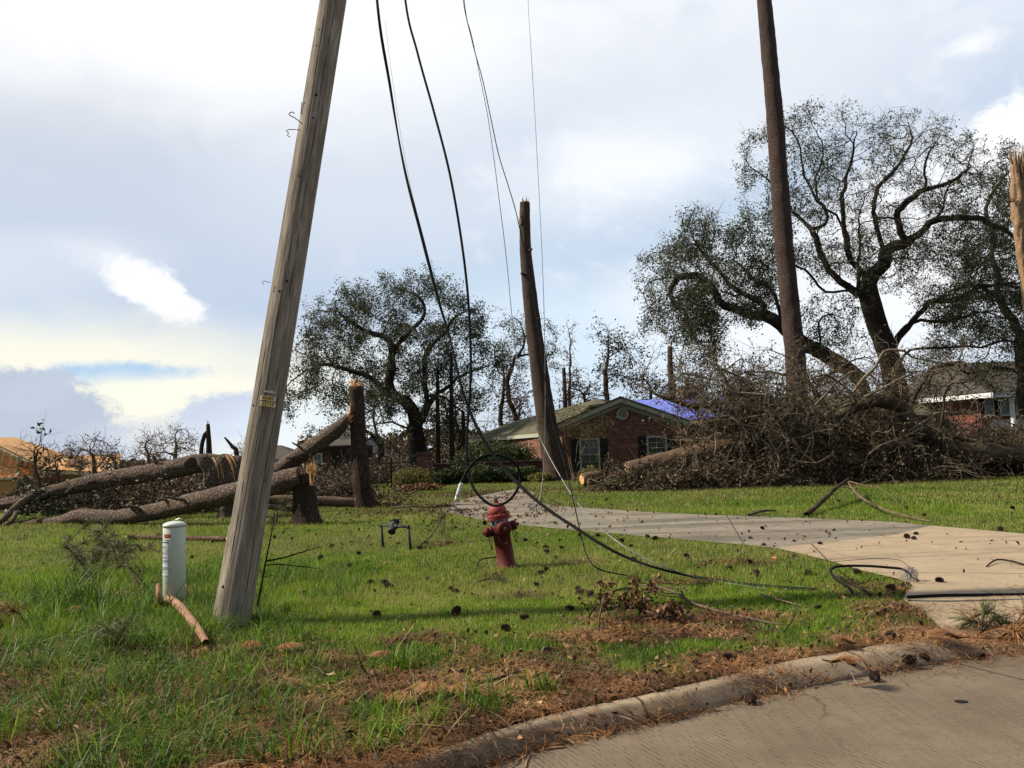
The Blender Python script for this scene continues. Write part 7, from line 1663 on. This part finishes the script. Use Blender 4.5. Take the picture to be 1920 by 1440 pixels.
# ---- pine cones
def make_cone():
    f = MB(); L_ = .088; R0 = .027; n = 78
    f.lathe([(.004, 0), (.011, .01), (.013, .04), (.009, .07), (.003, L_)], 8)
    for i in range(n):
        t_ = (i+.5)/n; z = L_*(.03+.90*t_); r = R0*(.55+.75*math.sin(math.pi*(.12+.80*t_)))*random.uniform(.9, 1.1); a = i*2.39996; c_, s_ = math.cos(a), math.sin(a); w = .0088*(.55+.6*math.sin(math.pi*t_)); up_ = .25+.9*t_; lift = .012*up_
        def q_(rr, ss, zz): return (rr*c_-ss*s_, rr*s_+ss*c_, z+zz)
        f.add([q_(.008, -w*.3, 0), q_(.008, w*.3, 0), q_(r*.82, w, lift*.7), q_(r*.82, -w, lift*.7), q_(.008, 0, .003), q_(r*.84, 0, lift*.7+.005), q_(r*1.08, 0, lift), q_(r*.98, w*.6, lift*.9), q_(r*.98, -w*.6, lift*.9)],
              [(0, 3, 2, 1), (4, 1, 2, 5), (0, 4, 5, 3), (5, 2, 7, 6), (3, 5, 6, 8), (2, 3, 8, 6, 7)])
    me = bpy.data.meshes.new('pine_cone'); me.from_pydata(f.v, [], f.f); me.materials.append(MAT['cone']); return me
cone_me = make_cone()
CONES = [(846, 1108, 'dark pine cone of the close pair on open lawn, upper'), (857, 1115, 'dark pine cone of the close pair on open lawn, lower'), (703, 1097, 'left one of two cones lying side by side left of the hydrant'), (729, 1099, 'right one of two cones lying side by side left of the hydrant'), (570, 1121, 'single dark cone right of the pole foot'), (993, 1165, 'cone on the lawn left of the straw patch'), (956, 1188, 'cone lying lower left of the straw patch'), (1038, 1228, 'cone on the grass above the kerb straw'), (1223, 1015, 'cone on the lawn near the driveway, right of the cables'), (1171, 1019, 'small cone left of the crossing cables'),
         (1278, 1122, 'cone under the thick cable end'), (1101, 1125, 'cone at the upper left of the leafy branch'), (1418, 1082, 'cone right of the thick cable on the lawn'), (1205, 1285, 'large cone in the kerb straw, centre right'), (1222, 1270, 'brown cone just behind the large kerb cone'), (722, 1388, 'large cone of a pair in the bottom straw'), (765, 1390, 'second large cone of a pair in the bottom straw'), (668, 1402, 'large cone at the bottom edge'), (640, 1398, 'cone half buried at the bottom edge'), (1408, 1323, 'cone in the gutter debris'), (1645, 1280, 'dark cone on the street below the kerb'), (1745, 1241, 'reddish round cone resting on the kerb lip'), (1770, 1095, 'black cone on the tan apron'), (1704, 1012, 'left of two small cones far back on the apron'), (1716, 1014, 'right of two small cones far back on the apron'),
         (1640, 1205, 'cone in the needles behind the right kerb'), (1672, 1200, 'second cone in the needles behind the right kerb'), (1380, 1245, 'cone half hidden in kerb straw, right'), (1306, 1250, 'cone in the straw right of the large kerb cone'), (1615, 1080, 'cone beside the bent cable'), (1660, 1110, 'cone on the lawn tip by the apron'), (1432, 1025, 'cone at the driveway corner'), (595, 1052, 'cone at the tip of the dark twig'), (625, 1025, 'distant cone right of the sapling'), (402, 1127, 'cone at the left edge of the pole foot'), (660, 1068, 'small cone on the lawn left of the pipe riser'), (690, 1060, 'small cone below the pipe riser'), (1040, 1050, 'cone right of the hydrant foot'), (1690, 1240, 'cone at the foot of the kerb right'), (1820, 1235, 'cone at the far end of the gutter'),
         (1600, 1245, 'brown cone lying on top of the kerb')]
for i, (px, py, lab) in enumerate(CONES):
    o = bpy.data.objects.new('pine_cone', cone_me); COL.objects.link(o); p = GP(px, py)
    if p.y < kerby(p.x)+.05:
        z_ = -.06
        for _ in range(14): p = G(px, py, z_); z_ = z_*.5+.5*float(surf(np.array([p.x]), np.array([p.y]))[0])
        p.z = z_
    street_ = p.y < kerby(p.x)+.05; o.location = p+Vector((0, 0, .024 if street_ else .035)); o.rotation_euler = (R(rng.uniform(84, 97)) if street_ else R(rng.uniform(60, 115)), R(rng.uniform(-20, 20)), rng.uniform(0, 6.28)); s_ = rng.uniform(.85, 1.15)*1.0; o.scale = (s_, s_, s_)
    tag(o, lab, 'pine cone', 'pine cones dropped over verge and drive')
rest = []; tries = 0
while len(rest) < 60 and tries < 5000:
    tries += 1
    x, y = scatter(1, 7.5, 24, 34, .8); x = float(x[0]); y = float(y[0])
    if y < kerby(x)+.2: continue
    onp = bool(on_paving(np.array([x]), np.array([y]))[0])
    if onp and rng.random() > .25: continue
    if lush(x, y) > .6 or x < -5.5: continue
    rest.append((x, y))
for x, y in rest:
    o = bpy.data.objects.new('pine_cone', cone_me); COL.objects.link(o); o.location = (x, y, T(x, y)+.035); o.rotation_euler = (R(rng.uniform(60, 115)), 0, rng.uniform(0, 6.28)); s_ = rng.uniform(.7, 1.25); o.scale = (s_, s_, s_)
    tag(o, 'small dark pine cone lying loose among many on the lawn and drive', 'pine cone', 'loose pine cones scattered over the lawn')
# bright single leaves
def bigleaf(px, py, s_, mat, lab, z=.03):
    f = MB(); o_ = GP(px, py, z); pts = [(-s_, 0, 0), (-s_*.4, s_*.5, s_*.25), (s_*.3, s_*.45, .0), (s_*1.1, 0, s_*.2), (s_*.3, -s_*.45, s_*.1), (-s_*.4, -s_*.4, .02)]
    f.add([(0, 0, s_*.28)]+pts, [(0, i+1, (i+1) % 6+1) for i in range(6)]); o = f.build('fallen_leaf', mat); o.location = o_; o.rotation_euler = (0, 0, rng.uniform(0, 6)); tag(o, lab, 'leaf')
simple('leaf_orange', (.75, .22, .08), .6, .3, 30); simple('leaf_yellow', (.75, .55, .12), .6, .2, 30); simple('leaf_tan', (.55, .38, .20), .6, .2, 30)
bigleaf(1452, 1051, .055, 'leaf_orange', 'bright orange leaf on the lawn near the apron corner'); bigleaf(1656, 1147, .035, 'leaf_yellow', 'yellow leaf on the dark lawn end'); bigleaf(918, 1139, .035, 'leaf_tan', 'pale tan leaf on the lawn below the hydrant'); bigleaf(621, 1273, .035, 'leaf_tan', 'tan leaf standing at the edge of the straw'); bigleaf(1012, 1328, .035, 'leaf_tan', 'cream leaf on the straw by the kerb')
# oil spot / drain mark on the street
f = MB(); c_ = G(1802, 1316, ZS); f.lathe([(.028, 0), (.03, .004), (.001, .005)], 14, Matrix.Translation(c_) @ Matrix.Diagonal((1.4, 1, 1, 1))); o = f.build('tar_spot', 'hole_dark'); tag(o, 'small round dark spot on the street concrete', 'spot')

# ---- rank weed clumps in the rough grass
def weeds(label, px, py, h, n, spread, dark=.25, w=.010):
    p = GP(px, py); V = []; Rn = []; F_ = []
    for i in range(n):
        a = rng.uniform(0, 6.28); b0 = Vector((rng.normal()*spread*.5, rng.normal()*spread*.4, 0)); hh = h*rng.uniform(.5, 1.15); ln_ = hh*rng.uniform(.2, .9); d = Vector((math.cos(a), math.sin(a), 0)); s_ = Vector((-d.y, d.x, 0)); k = len(V); ww = w*rng.uniform(.6, 1.3)
        for j in range(5):
            t_ = j/4; c_ = b0+d*ln_*t_**1.7+Vector((0, 0, hh*(t_-.35*t_**3*(ln_/hh)))); q_ = ww*(1-t_**2*.9); V += [tuple(c_-s_*q_*.5), tuple(c_+s_*q_*.5)]
        for j in range(4): F_.append((k+2*j, k+2*j+1, k+2*j+3, k+2*j+2))
        Rn += [min(.9, max(0, dark+.22*rng.normal()))]*10
    o = np_mesh('weed_clump', V, F_, 'grass_blade', rnd=Rn); o.location = p; tag(o, label, 'weeds', 'rank weed clumps on the verge')
for px, py, h, n, sp, dk, lab in ((140, 1135, .52, 170, .38, .25, 'tallest dark weed clump among the pine boughs at the left'), (205, 1150, .40, 150, .36, .3, 'broad weed clump left of the broken limb'), (85, 1150, .36, 120, .32, .4, 'weed clump nearest the left edge'), (270, 1130, .32, 110, .25, .35, 'weed clump just left of the pedestal foot'), (375, 1090, .36, 90, .22, .5, 'bright weed clump between pedestal and leaning pole'),
        (755, 1262, .22, 90, .10, .45, 'upright grass tuft at the left end of the kerb straw'), (1015, 1300, .16, 70, .12, .4, 'grass tuft in the straw right of the rust needle fans'), (700, 1350, .18, 90, .16, .35, 'dark grass tuft left of the rust needle fans'), (560, 1260, .18, 110, .2, .4, 'grass tuft on the rough verge below the pole'), (290, 1260, .22, 100, .2, .2, 'dark weed patch below the broken limb'), (480, 1170, .16, 80, .14, .55, 'bright grass growing against the right side of the pole foot')):
    weeds(lab, px, py, h, n, sp, dk)
